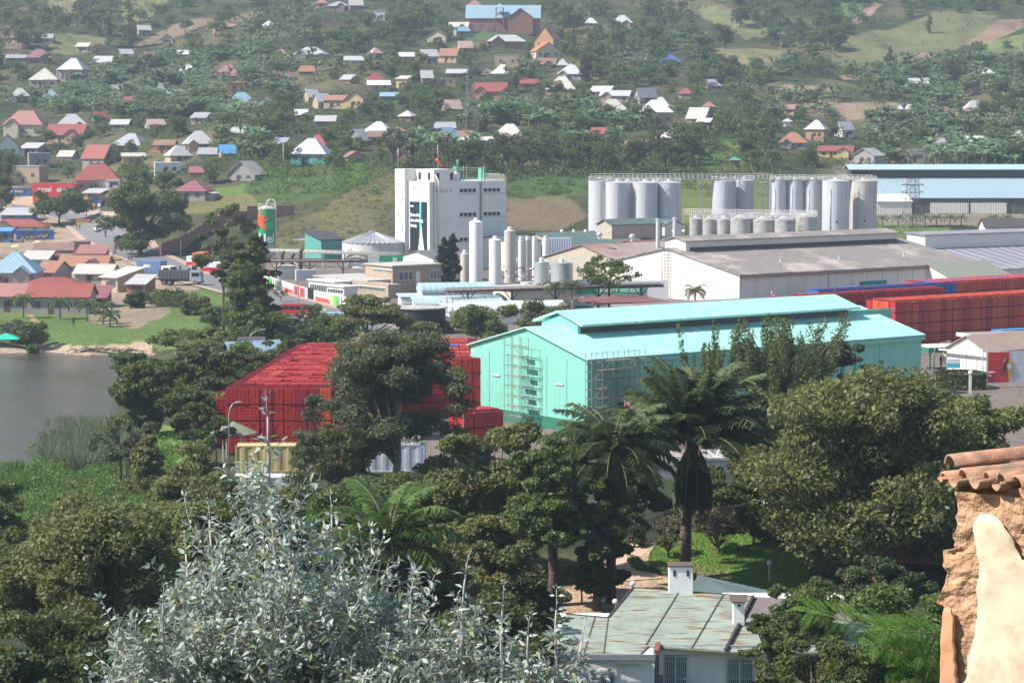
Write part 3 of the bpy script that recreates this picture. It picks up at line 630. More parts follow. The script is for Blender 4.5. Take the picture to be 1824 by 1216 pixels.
# rail clutter on tank tops
mb=MB(); t=thing('pipe_manifold','tangle of pipes and red white valves between the white tanks','pipework',WP(905,500,0))
random.seed(4)
for k in range(46):
    x=random.uniform(-1,9);y=random.uniform(-1,2);z=random.uniform(.5,4.2); d=random.choice([(random.uniform(1,3),0,0),(0,0,random.uniform(.6,2.2)),(0,1.5,0)]); mb.tube([(x,y,z),(x+d[0],y+d[1],z+d[2])],random.choice([.07,.1,.14]),6)
mb.build('pipes',grey,t)
for k in range(12): mb=MB(); mb.lathe([(0,-.2),(.2,-.2),(.12,0),(.2,.2),(0,.2)],8,(random.uniform(-1,9),-1.1,random.uniform(1.5,4))); mb.build('valve',redp,t)
# ---- green brand silo
SX=(475,566)
t=thing('painted_silo','green silo painted with a red star and white letters, white bent pipe on top','silo',WP(*SX,1.2)); r=15.3/F*566
gm_=M('silo_green',(.02,.28,.12),.4,.05)
zt=P(475,371,566).z-1.2; zb=P(475,434,566).z-1.2
mb=MB(); mb.lathe([(r,zb),(r,zt-.2)],40,mi=0); mb.lathe([(r,zt-.2),(r*1.01,zt),(r*.5,zt+.5),(0,zt+.7)],40,mi=1); mb.lathe([(r*.9,zb-2.6),(r,zb)],40,mi=2); mb.lathe([(.3,zb-3.6),(r*.9,zb-2.6)],40,mi=2); mb.build('shell',[gm_,tankb,grey],t)
for k in range(4): mb=MB(); a=k*PI/2+.4; mb.bar((r*.8*math.cos(a),r*.8*math.sin(a),-.3),(r*.8*math.cos(a),r*.8*math.sin(a),zb-1),.2); mb.build('leg',grey,t)
mb=MB(); pp=[(r+.15,-.3,0),(r+.15,-.3,zt+1)]
for k in range(9): a=PI*k/8; pp.append((r+.15-1.0+1.0*math.cos(a),-.3,zt+1+1.0*math.sin(a)))
pp.append((r-1.85,-.3,zt+.2)); mb.tube(pp,.13,8); mb.build('bent_pipe',white,t)
mb=MB()
for k in range(12):
    a=2*PI*k/12;b=2*PI*(k+1)/12; mb.bar((r*math.cos(a),r*math.sin(a),zt),(r*math.cos(a),r*math.sin(a),zt+1),.05); mb.bar((r*math.cos(a),r*math.sin(a),zt+1),(r*math.cos(b),r*math.sin(b),zt+1),.05); mb.bar((r*math.cos(a),r*math.sin(a),zt+.5),(r*math.cos(b),r*math.sin(b),zt+.5),.05)
mb.build('railing',white,t)
def wrap(me,name,mat,parent,x0,z0,rr,sub=3):
    bm=bmesh.new(); bm.from_mesh(me)
    bmesh.ops.triangulate(bm,faces=bm.faces)
    for _ in range(sub):
        es=[e for e in bm.edges if e.calc_length()>.35]
        if es: bmesh.ops.subdivide_edges(bm,edges=es,cuts=1)
    for v in bm.verts:
        a=(v.co.x+x0)/rr; q=rr+.05+max(0,v.co.z); z=v.co.y+z0; v.co=Vector((q*math.sin(a),-q*math.cos(a),z))
    bm.to_mesh(me); bm.free(); me.materials.clear(); return link(name,me,mat,parent)
sc=(zt-zb)/10
sm=MB(); pts=[]
for k in range(10): a=PI/2+k*PI/5; q=3.1 if k%2==0 else 1.25; pts.append((q*math.cos(a)*sc*1.05,q*math.sin(a)*sc*1.15,0))
sm.poly(pts); wrap(sm.mesh('star'),'star',M('star_red',(.75,.09,.03),.4,.05),t,-1.35*1,zb+6.6*sc,r,4)
wrap(txt('Hei',3.5*sc,0,.06),'lettering',wt,t,-1.9,zb+.45*sc,r,4)
hl2=MB(); hl2.poly([(0+.9*math.cos(a)*1.2,.5*math.sin(a)*1.6,0) for a in [k*PI/8 for k in range(16)]]); wrap(hl2.mesh('x'),'highlight_patch',M('silo_green_light',(.04,.42,.2),.4,.05),t,.9,zb+5.2*sc,r-.02,3)
# ---- big cone roofed tank
t=thing('water_tank','broad pale water tank with a ribbed conical roof','tank',WP(664,552,0)); r=13.4/2*1.0; zt=P(660,432,552).z; za=P(660,414,552).z
mb=MB(); mb.lathe([(r,0),(r,zt)],48); 
for z in (2.4,4.6): mb.lathe([(r,z),(r+.05,z+.02),(r+.05,z+.12),(r,z+.14)],48)
mb.build('shell',M('tank_pale',(.58,.56,.54),.6,.05,stain=(.42,.36,.34),stscale=.4,stamt=.5),t)
mb=MB()
for k in range(36):
    a=2*PI*k/36;b=2*PI*(k+1)/36; m=(a+b)/2
    mb.add([(r*1.02*math.cos(a),r*1.02*math.sin(a),zt),(r*1.02*math.cos(m),r*1.02*math.sin(m),zt+.22),(.8*math.cos(m),.8*math.sin(m),za+.1),(.8*math.cos(a),.8*math.sin(a),za)],[(0,1,2,3)])
    mb.add([(r*1.02*math.cos(m),r*1.02*math.sin(m),zt+.22),(r*1.02*math.cos(b),r*1.02*math.sin(b),zt),(.8*math.cos(b),.8*math.sin(b),za),(.8*math.cos(m),.8*math.sin(m),za+.1)],[(0,1,2,3)])
mb.lathe([(.9,za),(.9,za+.3),(0,za+.4)],16); mb.build('roof',M('roof_zinc',(.36,.36,.38),.5,.1,metal=.4),t)
mb=MB(); mb.tube([(-4.9,-5.2,0),(-4.9,-5.2,zt-.6),(-4.4,-5.4,zt),(-3.9,-5.2,zt-.6),(-3.9,-5.2,0)],.09,6); mb.build('ladder',grey,t)
# ---- generic factory blocks
def block(name,label,cat,px,D,L,W,h,wall,roof=None,rz=HR,z=None,shed=0,over=.3,group=None):
    t=thing(name,label,cat,WP(px,D,z),rz,group); mb=MB(); mb.prism([(0,0),(W,0),(W,h+shed),(0,h)],0,L,'x'); mb.build('wall',wall,t)
    if roof:
        s=shed/W; mb=MB(); mb.prism([(-over,h-over*s+.03),(W+over,h+shed+over*s+.03),(W+over,h+shed+over*s+.25),(-over,h-over*s+.25)],-over,L+over,'x'); mb.build('roof',roof,t)
    return t
stone=M('rubble_stone',(.40,.31,.23),.9,.3,scale=3,stain=(.18,.14,.11),stscale=2.5,stamt=.8,bump=.08,bscale=3)
def windows(t,face,items,mat=glass,frame=white,names=('window','pane')):
    # items: (u0,u1,z0,z1) ; face 'y' -> wall y=0 looking -y ; 'x' -> wall x=0 looking -x
    for u0,u1,z0,z1 in items:
        f=MB(); p=MB()
        if face=='y': f.bb((u0,-.08,z0),(u1,.02,z1)); n=max(1,int((u1-u0)/.8)); w=(u1-u0)/n
        else: f.bb((-.08,u0,z0),(.02,u1,z1)); n=max(1,int((u1-u0)/.8)); w=(u1-u0)/n
        o=f.build('window',frame,t)
        for k in range(n):
            a=u0+k*w+.08;b=u0+(k+1)*w-.08
            if face=='y': p.bb((a,-.11,z0+.1),(b,-.085,z1-.1))
            else: p.bb((-.11,a,z0+.1),(-.085,b,z1-.1))
        p.build('pane',mat,o)
t=block('stone_building','two storey rubble stone building with a flat concrete roof','building',699,480,11.2,9.5,5.3,stone,concrete)
windows(t,'y',[(1.4,4.6,2.6,4.3),(8.6,11,2.6,4.3)]); mb=MB(); mb.bb((5.3,-.1,1.7),(6.3,0,4.2)); mb.build('door',white,t); windows(t,'x',[(.3,6.4,4.1,4.7)])
mb=MB(); mb.bb((4.9,-1.1,1.4),(7.6,0,1.55)); mb.build('balcony',concrete,t)
t=block('stone_annex','low stone wing with a long band of windows','building',691,470,3,16,2.6,stone,None); windows(t,'x',[(1,10.5,1.2,2.0)])
t=block('office_wing','long low white office wing with a flat grey roof','building',655,478,10,19,2.6,white,concrete); windows(t,'x',[(4,18,1.5,2.3)])
t=block('white_lobby','small white glazed lobby with a flat roof','building',594,478,4,9,2.4,white,white); windows(t,'x',[(.4,8.5,.4,1.8)])
t=block('kiosk_row','row of white window kiosks by the perimeter wall','building',612,472,3,6,1.9,white,white); windows(t,'x',[(.3,5.6,.7,1.5)])
t=block('green_shed','small teal shed with a lean to roof beside the big water tank','shed',572,572,6,7,4.3,M('teal_sheet',(.10,.34,.28),.6,rib=2,ribd=.03),darkm,shed=1.6)
t=block('open_shelter','thin grey canopy on posts behind the pipe rack','canopy',545,590,5,6,.2,grey,None,z=4.6)
for x,y in((.3,.3),(4.7,.3),(.3,5.7),(4.7,5.7)): mb=MB(); mb.bar((x,y,-4.6),(x,y,0),.15); mb.build('post',grey,t)
t=block('control_hut','grey white metal hut with shuttered sides behind the painted wall','hut',497,520,3.2,4,2.4,whitew,concrete,rz=.3)
t=block('control_hut','pair of pale blue grey equipment cabinets behind the painted wall','hut',527,515,4,2.2,2.2,M('bluegrey2',(.42,.46,.5),.6),None,rz=.2)
t=block('banner_hut','grey and green printed banner wall above the stone building','sign board',655,500,7,.3,1.5,M('banner_green',(.03,.24,.13)),None,rz=-.05,z=4.9)
mb=MB(); mb.bb((0,-.05,0),(2.3,-.01,1.5)); mb.build('grey_panel',M('panel_grey',(.4,.42,.42)),t); put_text('33',.95,t,(4.9,-.04,.35),(PI/2,0,0),wt,bold=.03)
mb=MB()
for x in (.5,3.5,6.5): mb.bar((x,.15,-5),(x,.15,0),.15)
mb.build('posts',grey,t)
# pipe racks
def rack(label,a,b,z,w=1.6,mat=darkm,n=6,brace=True,pipes=3,pm=None):
    a=Vector(a);b=Vector(b);d=b-a;L=d.length; t=thing('pipe_bridge',label,'pipe bridge',a,math.atan2(d.y,d.x)); mb=MB()
    for s in (-w/2,w/2): mb.bar((0,s,z),(L,s,z),.22); mb.bar((0,s,z+.55),(L,s,z+.55),.07)
    for k in range(int(L/1.5)+1): mb.bar((k*1.5,-w/2,z),(k*1.5,w/2,z),.1); mb.bar((k*1.5,-w/2,z),(k*1.5,-w/2,z+.55),.06)
    mb.build('frame',mat,t); mb=MB()
    for k in range(pipes): mb.tube([(0,-w/2+(k+.5)*w/pipes,z+.22),(L,-w/2+(k+.5)*w/pipes,z+.22)],.14,6)
    mb.build('pipes',pm or M('pipe_brown',(.2,.12,.1)),t)
    for k in range(n):
        x=L*(k+.5)/n; mb=MB(); mb.bar((x,0,0),(x,0,z),.3)
        if brace: mb.bar((x,0,z-1.8),(x-1.5,0,z),.14); mb.bar((x,0,z-1.8),(x+1.5,0,z),.14)
        mb.build('post',mat,t)
    return t
rack('long dark pipe bridge crossing in front of the green and white building',WP(793,432,0),WP(1180,446,0),4.0,n=5)
rack('dark steel pipe rack in front of the broad water tank',WP(462,520,0),WP(700,520,0),3.9,n=4)
rack('long pale pipe rack running from the painted silo past the tank',WP(480,556,0),WP(712,540,0),4.1,n=6,mat=grey,pm=M('cream_pipe',(.6,.55,.42)),brace=False)
for px,h in((502,4.6),(520,4.2),(535,5.2)):
    t=thing('exhaust_stack','dark rusty exhaust stack behind the pipe rack' if px<510 else ('short grey exhaust stack with a bent top' if px<530 else 'tall thin dark exhaust stack near the teal shed'),'stack',WP(px,535,0)); mb=MB(); mb.tube([(0,0,0),(0,0,h),(.5,0,h+.5)],.4,10); mb.build('pipe',darkm,t)
# old halls in the middle
rust=M('rusty_roof',(.30,.24,.21),.8,.15,rib=.8,ribd=.015,stripe='x',stain=(.26,.10,.07),stscale=.1,stamt=.9)
maroon=M('maroon_roof',(.17,.07,.06),.75,.12,rib=1,ribd=.015,stripe='x',stain=(.25,.14,.11),stscale=.3,stamt=.5)
dgroof=M('dark_green_roof',(.09,.13,.12),.7,.1,rib=1,ribd=.015,stripe='x',stain=(.2,.19,.17),stscale=.3,stamt=.5)
bwall=M('brown_sheet',(.42,.37,.30),.7,.08,rib=1,ribd=.012)
t=hall('old_hall','old brown hall with a rust streaked roof behind the beige warehouse','factory hall',1110,495,30,26,5.0,8.0,bwall,rust,z=0)
t=hall('old_hall','dark roofed hall with a raised green monitor roof and cream louvres','factory hall',1015,545,26,24,5.5,8,bwall,dgroof,z=0)
t=hall('roof_monitor','raised monitor roof with cream slats and a dark green roof','roof monitor',1090,540,14,5,3.0,4.0,bwall,dgroof,z=7.5,rz=HR+PI*0)
t=hall('roof_monitor','smaller raised monitor roof with a bare white gable','roof monitor',1215,556,12,5,2.3,3.2,white,dgroof,z=7.6,rz=HR+PI/2)
t=hall('old_hall','wide hall with a dark green and maroon roof in front of the silos','factory hall',1180,520,24,22,5.6,7.6,bwall,maroon,z=0)
t=hall('monitor_shed','long low shed with a grey green roof right of the white tower','shed',905,545,9,12,6.5,7.6,white,dgroof,z=0)
t=hall('dark_shed','dark grey roofed shed in front of the white tower','shed',772,512,9,12,5.0,6.2,white,M('slate_roof',(.13,.13,.14),.8),z=0)
for px,row,lab in ((1172,393,'left tall grey chimney pipe on the maroon roof'),(1202,391,'right tall grey chimney pipe on the maroon roof')):
    t=thing('chimney_pipe',lab,'chimney',WP(px,512,0)); z=P(px,row,512).z; mb=MB(); mb.lathe([(.42,0),(.42,z),(.5,z),(.5,z+.4),(0,z+.45)],14); mb.build('pipe',tankm,t)
for px,row in ((1068,416),(1126,420)):
    t=thing('roof_ventilator','left round turbine ventilator on the rusty roof' if px<1100 else 'right round turbine ventilator on the rusty roof','ventilator',WP(px,505,topz(px,row+10,505))); mb=MB(); mb.lathe([(.3,0),(.3,.6),(.6,.8),(.6,1.2),(.2,1.5),(0,1.5)],12); mb.build('hood',tankm,t)
for k in range(7):
    px=1001+k*21 if k<5 else 1110+k*18
    t=thing('roof_light','small white dome skylight on the dark hall roof','skylight',WP(px,541,topz(px,413,541)),0,'small white dome skylights'); mb=MB(); mb.lathe([(.35,0),(.35,.3),(.15,.5),(0,.52)],8); mb.build('dome',whitet,t)
# green white building + others near pipe bridge
t=block('canteen','cream building with red shutters and a pale slab roof','building',912,440,14,10,3.6,M('cream_wall',(.66,.62,.5)),concrete,rz=HR)
mb=MB()
for k in range(3): mb.bb((-.08,1+k*3,0),(-.02,2.9+k*3,1.8))
mb.build('red_shutters',redp,t); mb=MB(); mb.bb((-.4,-.4,3.5),(14,-.31,3.8)); mb.build('green_fascia',dgreen,t)
t=block('site_cabin','white site cabin with a grey door and window','cabin',905,428,7.5,2.6,2.6,white,None,rz=.12); mb=MB(); mb.bb((2,-.06,.3),(2.6,-.01,2.2)); mb.bb((4.5,-.06,.6),(5.6,-.01,2)); mb.build('door',M('panel_grey',(.4,.42,.42)),t)
mb=MB(); mb.bb((.8,-.06,1.6),(1.5,-.01,2.1)); mb.build('blue_sign',cy,t)
t=block('green_sign_wall','white wall with a green lettered band below the beige warehouse','sign wall',1020,452,17,.5,4.6,M('board_white',(.8,.8,.8),.4,.02),None,rz=-.02)
mb=MB(); mb.bb((.5,-.1,2.2),(13,-.02,3.6)); mb.build('green_band',M('sign_green',(.02,.42,.2),.5),t); put_text('QUALITY  NO RISKS',.9,t,(4.4,-.14,2.5),(PI/2,0,0),wt,bold=.02)
t=block('maroon_canopy','flat maroon canopy on posts in front of the beige warehouse','canopy',1058,424,14,14,.25,maroon,None,rz=HR-.35,z=2.4)
for x,y in((.5,.5),(13,.5),(.5,13),(13,13)): mb=MB(); mb.bar((x,y,-2.4),(x,y,0),.25); mb.build('post',white,t)
t=block('loading_roof','long low grey and maroon loading roof behind the turquoise hall','canopy',1180,408,34,9,.25,M('grey_maroon',(.2,.16,.16),.7,stain=(.25,.1,.09),stscale=.1,stamt=.8),None,rz=HR-.1,z=3.0)
for x in(1,12,23,33): mb=MB(); mb.bar((x,.5,-3),(x,.5,0),.25); mb.build('post',white,t)
block('store_room','low pink grey store room behind the turquoise hall','building',1290,395,24,8,3.2,M('pinkgrey',(.42,.36,.34)),M('flat_roof_brown',(.3,.23,.2),.9),rz=HR)
# barrel vaults
def vault(label,px,D,L,W,hw,rise,mat,rz=0.0,base=0):
    t=thing('barrel_roof_shed',label,'shed',WP(px,D,base),rz); mb=MB(); mb.bb((0,0,0),(L,W,hw)); mb.build('wall',white,t)
    n=14; o=[(W/2-(W/2+.2)*math.cos(PI*k/n),hw+rise*math.sin(PI*k/n)) for k in range(n+1)]; mb=MB(); mb.prism(o,-.15,L+.15,'x')
    mb.build('roof',mat,t); return t
pb=M('paleblue_sheet',(.36,.47,.49),.45,.06,rib=1,ribd=.012,stripe='x',stain=(.5,.6,.6),stscale=.3)
vault('barrel roofed shed in pale blue sheet metal, the higher and nearer to the stone building',752,436,12.5,5,3.6,1.5,pb,rz=.22)
block('pale_lean_to','pale blue lean to roof below the barrel roof','shed',742,428,15,5,2.0,white,pb,rz=.2,shed=.9)
block('pale_lean_to','small flat pale blue roof left of the barrel roof','shed',715,436,5,4,2.6,white,pb,rz=.2,shed=.3)
vault('long pale barrel roof half hidden behind the trees',800,410,20,6.5,2.2,1.4,M('palewhite_sheet',(.55,.62,.62),.45,.06,rib=1,ribd=.012,stripe='x'),rz=.28)
# dark tank with railing and red white ladder
t=thing('bitumen_tank','black round tank with a railed white rim and a red and white ladder','tank',WP(752,398,0)); r=3.7; zt=P(752,550,396).z
mb=MB(); mb.lathe([(r,0),(r,zt)],40); mb.build('shell',M('black_tank',(.015,.016,.022),.5),t); mb=MB(); mb.lathe([(0,zt),(r+.25,zt),(r+.25,zt+.18),(0,zt+.2)],40); mb.build('deck',concrete,t); mb=MB()
for k in range(20):
    a=2*PI*k/20;b=2*PI*(k+1)/20
    mb.bar((r*math.cos(a),r*math.sin(a),zt),(r*math.cos(a),r*math.sin(a),zt+1.1),.06)
    for z in(.5,1.1): mb.bar((r*math.cos(a),r*math.sin(a),zt+z),(r*math.cos(b),r*math.sin(b),zt+z),.06)
mb.build('railing',white,t); mb=MB()
for k in range(8):
    for x in (0,.9): mb.bar((r+.2+x,-.4,k*.8),(r+.2+x,-.4,k*.8+.8),.12,mi=k%2)
    mb.bar((r+.2,-.4,k*.8),(r+1.1,-.4,k*.8),.08,mi=k%2)
mb.build('ladder',[redp,white],t)
tank('oil_tank','second smaller black tank behind the brown green tree',798,572,396,22,M('black_tank',(.015,.016,.022)),cat='tank',rail=False,dome=.05)
# ---- right hand roofs
greyp=M('grey_purple_roof',(.24,.23,.26),.65,.1,rib=.35,ribd=.12,stripe='x',stain=(.36,.33,.34),stscale=.1,stamt=.7)
t=hall('side_warehouse','wide low warehouse with a ribbed slate grey roof at the right edge','warehouse',1735,498,60,46,3.4,7.0,whitew,greyp,z=0,rz=HR-.12)
mb=MB(); mb.prism([(20,6),(20,9.4),(26,9.4),(26,6)],4,50,'x'); mb.build('ridge_vent',whitew,t); mb=MB(); mb.prism([(19.6,9.4),(26.4,9.7),(26.4,9.9),(19.6,9.6)],3.6,50,'x'); mb.build('ridge_vent_roof',greyp,t)
t=hall('gate_shed','small mossy roofed shed wedged between the two warehouses','shed',1700,478,16,14,3.0,5.6,whitew,M('moss_roof',(.22,.23,.18),.8,rib=1,ribd=.012,stripe='x'),z=0,rz=HR)
t=hall('far_warehouse','huge pale blue roofed warehouse on the terrace at the upper right','warehouse',1562,662,110,44,4.0,9.8,M('dark_wall',(.12,.12,.12)),M('skyblue_roof',(.29,.38,.42),.5,.04,rib=.6,ribd=.01,stripe='x',stain=(.25,.33,.36),stscale=.05),z=8,rz=.02)
mb=MB(); mb.prism([(18,8.8),(18,10.8),(22,11.8),(26,10.8),(26,8.8)],-4,104,'x'); mb.build('ridge_vent',darkm,t); mb=MB(); mb.prism([(16.5,11),(22,12.2),(27.5,11),(27.5,11.2),(22,12.4),(16.5,11.2)],-5,105,'x'); mb.build('ridge_vent_roof',pb,t)
for a,b in((14,24),(24.6,34)): mb=MB(); mb.bb((a,-.3,0),(b,-.05,2.8)); mb.build('door_panel',whitew,t)
t=block('white_annex','white flat annex at the left end of the huge blue roofed warehouse','building',1562,652,9,10,3.4,whitew,M('cream_roof',(.7,.66,.58)),z=8,rz=.02,shed=1.4)
def container(label,px,D,col,rz=0,z=0,L=12.2,door=False,group=None):
    t=thing('shipping_container',label,'container',WP(px,D,z),rz,group); mb=MB()
    W,Hh=2.44,2.6
    n=int(L/.28)
    for s in (0,W):
        vs=[];fs=[]
        for i in range(n+1):
            o=(.0 if (i//2)%2 else .05)*(1 if s==0 else -1); x=.1+(L-.2)*i/n; vs+= [(x,s+o,.15),(x,s+o,Hh-.12)]
        fs=[(2*i,2*i+2,2*i+3,2*i+1) for i in range(n)]; mb.add(vs,fs)
    mb.bb((.08,.08,.1),(L-.08,W-.08,Hh-.06)); 
    for x in(.08,L-.08):
        for y in (.08,W-.08): mb.bar((x,y,0),(x,y,Hh),.17)
    for y in(.06,W-.06): mb.bar((0,y,.08),(L,y,.08),.16); mb.bar((0,y,Hh-.06),(L,y,Hh-.06),.12)
    mb.build('body',M('container_'+str(col),col,.6,.1,stain=tuple(c*.6 for c in col),stscale=.6,stamt=.4),t)
    mb=MB()
    for y in (.6,.95,1.45,1.8): mb.bar((-.03,y,.2),(-.03,y,Hh-.2),.05)
    mb.build('door_bars',grey,t); return t
container('rusty red shipping container on the terrace at the right edge',1735,600,(.35,.07,.05),rz=PI/2,z=3.5,L=6)
container('dirty white shipping container on the terrace beside the rusty red one',1757,596,(.62,.6,.58),z=3.5)
container('orange and grey container under the rusty red one',1733,602,(.5,.25,.1),rz=PI/2,z=.8,L=6)
hall('terrace_shed','dark ribbed roof shed above the white container at the right edge','shed',1755,602,20,8,3.2,5,whitew,darkm,z=4.0,rz=0)
# pylons
def pylon(label,loc,h,w):
    t=thing('lattice_pylon',label,'pylon',loc,.3); mb=MB(); n=9
    def q(k): f=k/n; s=w/2*(1-f*.85) if f<.6 else w/2*(.49-.3*(f-.6)); return s,h*f
    for k in range(n):
        s0,z0=q(k);s1,z1=q(k+1)
        for a,b in((-1,-1),(1,-1),(1,1),(-1,1)): mb.bar((a*s0,b*s0,z0),(a*s1,b*s1,z1),.12)
        for (a,b),(c,d) in (((-1,-1),(1,-1)),((1,-1),(1,1)),((1,1),(-1,1)),((-1,1),(-1,-1))):
            mb.bar((a*s0,b*s0,z0),(c*s1,d*s1,z1),.06); mb.bar((c*s0,d*s0,z0),(a*s1,b*s1,z1),.06); mb.bar((a*s1,b*s1,z1),(c*s1,d*s1,z1),.08)
    for f in (.78,.9): mb.bar((-w*.55,0,h*f),(w*.55,0,h*f),.16); mb.bar((-w*.55,0,h*f),(0,0,h*f+1),.08); mb.bar((w*.55,0,h*f),(0,0,h*f+1),.08)
    mb.build('lattice',M('pylon_steel',(.2,.2,.2),.6,metal=.3),t)
pylon('steel lattice pylon in front of the pale blue warehouse roof',WP(1625,610),15.0,5.5)
pylon('steel lattice pylon among the banana plants on the centre hillside',hit(838,243,700),22,4.5)
# right edge small buildings
t=hall('gate_house','white gabled gate house with a brown roof behind the advert wall','building',1762,332,12,7.2,3.2,5.0,white,M('brown_felt',(.3,.22,.18),.9),z=0,rz=HR)
mb=MB(); mb.slab([(-.8,-.8,3.1),(-.8,8,3.1),(-.5,8,3.1),(-.5,-.8,3.1)],.2); mb.build('eave_board',white,t)
t=thing('advert_board','red billboard with a cyclist picture, bottle cap emblem and white frame','billboard',WP(1762,318,0),.12)
mb=MB(); mb.bb((0,0,.6),(5.4,.12,4.6)); mb.build('panel',M('advert_grey',(.55,.56,.6),.5),t); mb=MB(); mb.bb((.15,-.03,.7),(2.9,-.005,4.5)); mb.build('red_field',redp,t)
mb=MB(); mb.add([(3.1+.55*math.cos(a)*.7,-.045,2.4+1.35*math.sin(a)) for a in [k*PI/10 for k in range(20)]],[tuple(range(20))]); mb.build('yellow_badge',M('badge_yellow',(.6,.5,.08)),t)
mb=MB(); mb.add([(2.9+.33*math.cos(a),-.06,2.7+.36*math.sin(a)) for a in [k*PI/10 for k in range(20)]],[tuple(range(20))]); mb.build('badge_disc',wt,t)
mb=MB(); mb.tube([(2.0+.35*math.cos(a),-.06,2.1+.4*math.sin(a)) for a in [k*PI/8 for k in range(17)]],.03,5); mb.tube([(2.0,-.06,2.1),(2.2,-.06,3.1),(2.45,-.06,3.5),(2.6,-.06,3.9)],[.05,.14,.15,.1],6); mb.tube([(2.2,-.06,3.1),(2.6,-.06,2.6),(2.3,-.06,2.2)],.08,6); mb.build('cyclist_picture',darkm,t)
for k,s in enumerate(['ubuto','be']): put_text(s,.35,t,(.25,-.05,1.9-k*.45),(PI/2,0,0),wt,bold=.01)
for x in (-.5,0): mb=MB(); mb.bar((x,.1,-.5),(x,.1,5.0),.14); mb.build('post',white,t)
mb=MB(); mb.bar((-.5,.1,2.5),(0,.1,2.5),.1); mb.bar((-.5,.1,4.7),(0,.1,4.7),.1); mb.build('rail',white,t)
t=block('bus_shelter','long open canopy with a green fascia right of the turquoise hall','canopy',1658,338,15,5,.22,M('canopy_cream',(.68,.6,.5)),None,z=3.0,rz=.35)
mb=MB(); mb.bb((-.05,-.1,-.5),(15,-.02,.2)); mb.bb((-.1,-.05,-.5),(-.02,5,.2)); mb.build('fascia',dgreen,t)
for x in(.4,5,10,14.6): mb=MB(); mb.bar((x,.4,-3),(x,.4,0),.2); mb.build('post',dgreen,t)
t=block('small_office','small flat roofed office with a white fascia and brick wall','building',1757,352,14,7,3.2,M('brick_red',(.32,.15,.1),.9,.2,scale=6),M('flat_roof_brown',(.3,.23,.2),.9),rz=.3); mb=MB(); mb.bb((-.8,-.8,3.0),(14,-.6,3.5)); mb.bb((-.8,-.8,3.0),(-.6,7,3.5)); mb.build('fascia',white,t); windows(t,'y',[(1,2.2,.9,2.4),(5,7,.9,2.4)]); windows(t,'x',[(1,2.5,.8,2.4)])
t=thing('small_billboard','small blue and white sign board on a post beside the round hedge','sign',WP(1702,322,0)); mb=MB(); mb.bar((0,0,0),(0,0,2.3),.12); mb.build('post',white,t); mb=MB(); mb.bb((-.9,-.05,2.7),(.9,.05,3.3)); mb.build('top_panel',wt,t); mb=MB(); mb.bb((-.9,-.05,2.1),(.9,.05,2.69)); mb.build('lower_panel',cy,t)
def lamp(label,loc,h,rz,group=None,arm=1.6,mat=None):
    t=thing('street_lamp',label,'street lamp',loc,rz,group); mb=MB(); pts=[(0,0,0),(0,0,h*.8)]
    for k in range(1,6): a=PI/2*k/5; pts.append((arm*(1-math.cos(a)),0,h*.8+h*.17*math.sin(a)))
    mb.tube(pts,[.075,.06]+[.045]*5,8); mb.build('post',mat or grey,t); mb=MB(); mb.box((arm+.25,0,h*.97),(.6,.2,.1)); mb.build('lamp_head',white,t); return t
lamp('curved grey street lamp beside the turquoise hall end wall',WP(1668,312,0),6.6,0.2)
lamp('curved pale street lamp left of the maroon canopy',WP(1019,418,0),4.2,.3)
lamp('slender lamp post by the painted perimeter wall',WP(531,435,0),9,2.0)
lamp('double arm street lamp on the village road bend',hit(202,462,480),9,PI,arm=2)
lamp('lamp post in front of the blue roofed house by the lake trees',WP(443,330,0),6.5,.4)
lamp('tall lamp post beside the thatched hut',WP(404,238,0),7.6,.6,arm=.8)
lamp('light pole between the crate stacks and the turquoise hall',WP(825,262,0),4.6,PI/2,arm=.6)
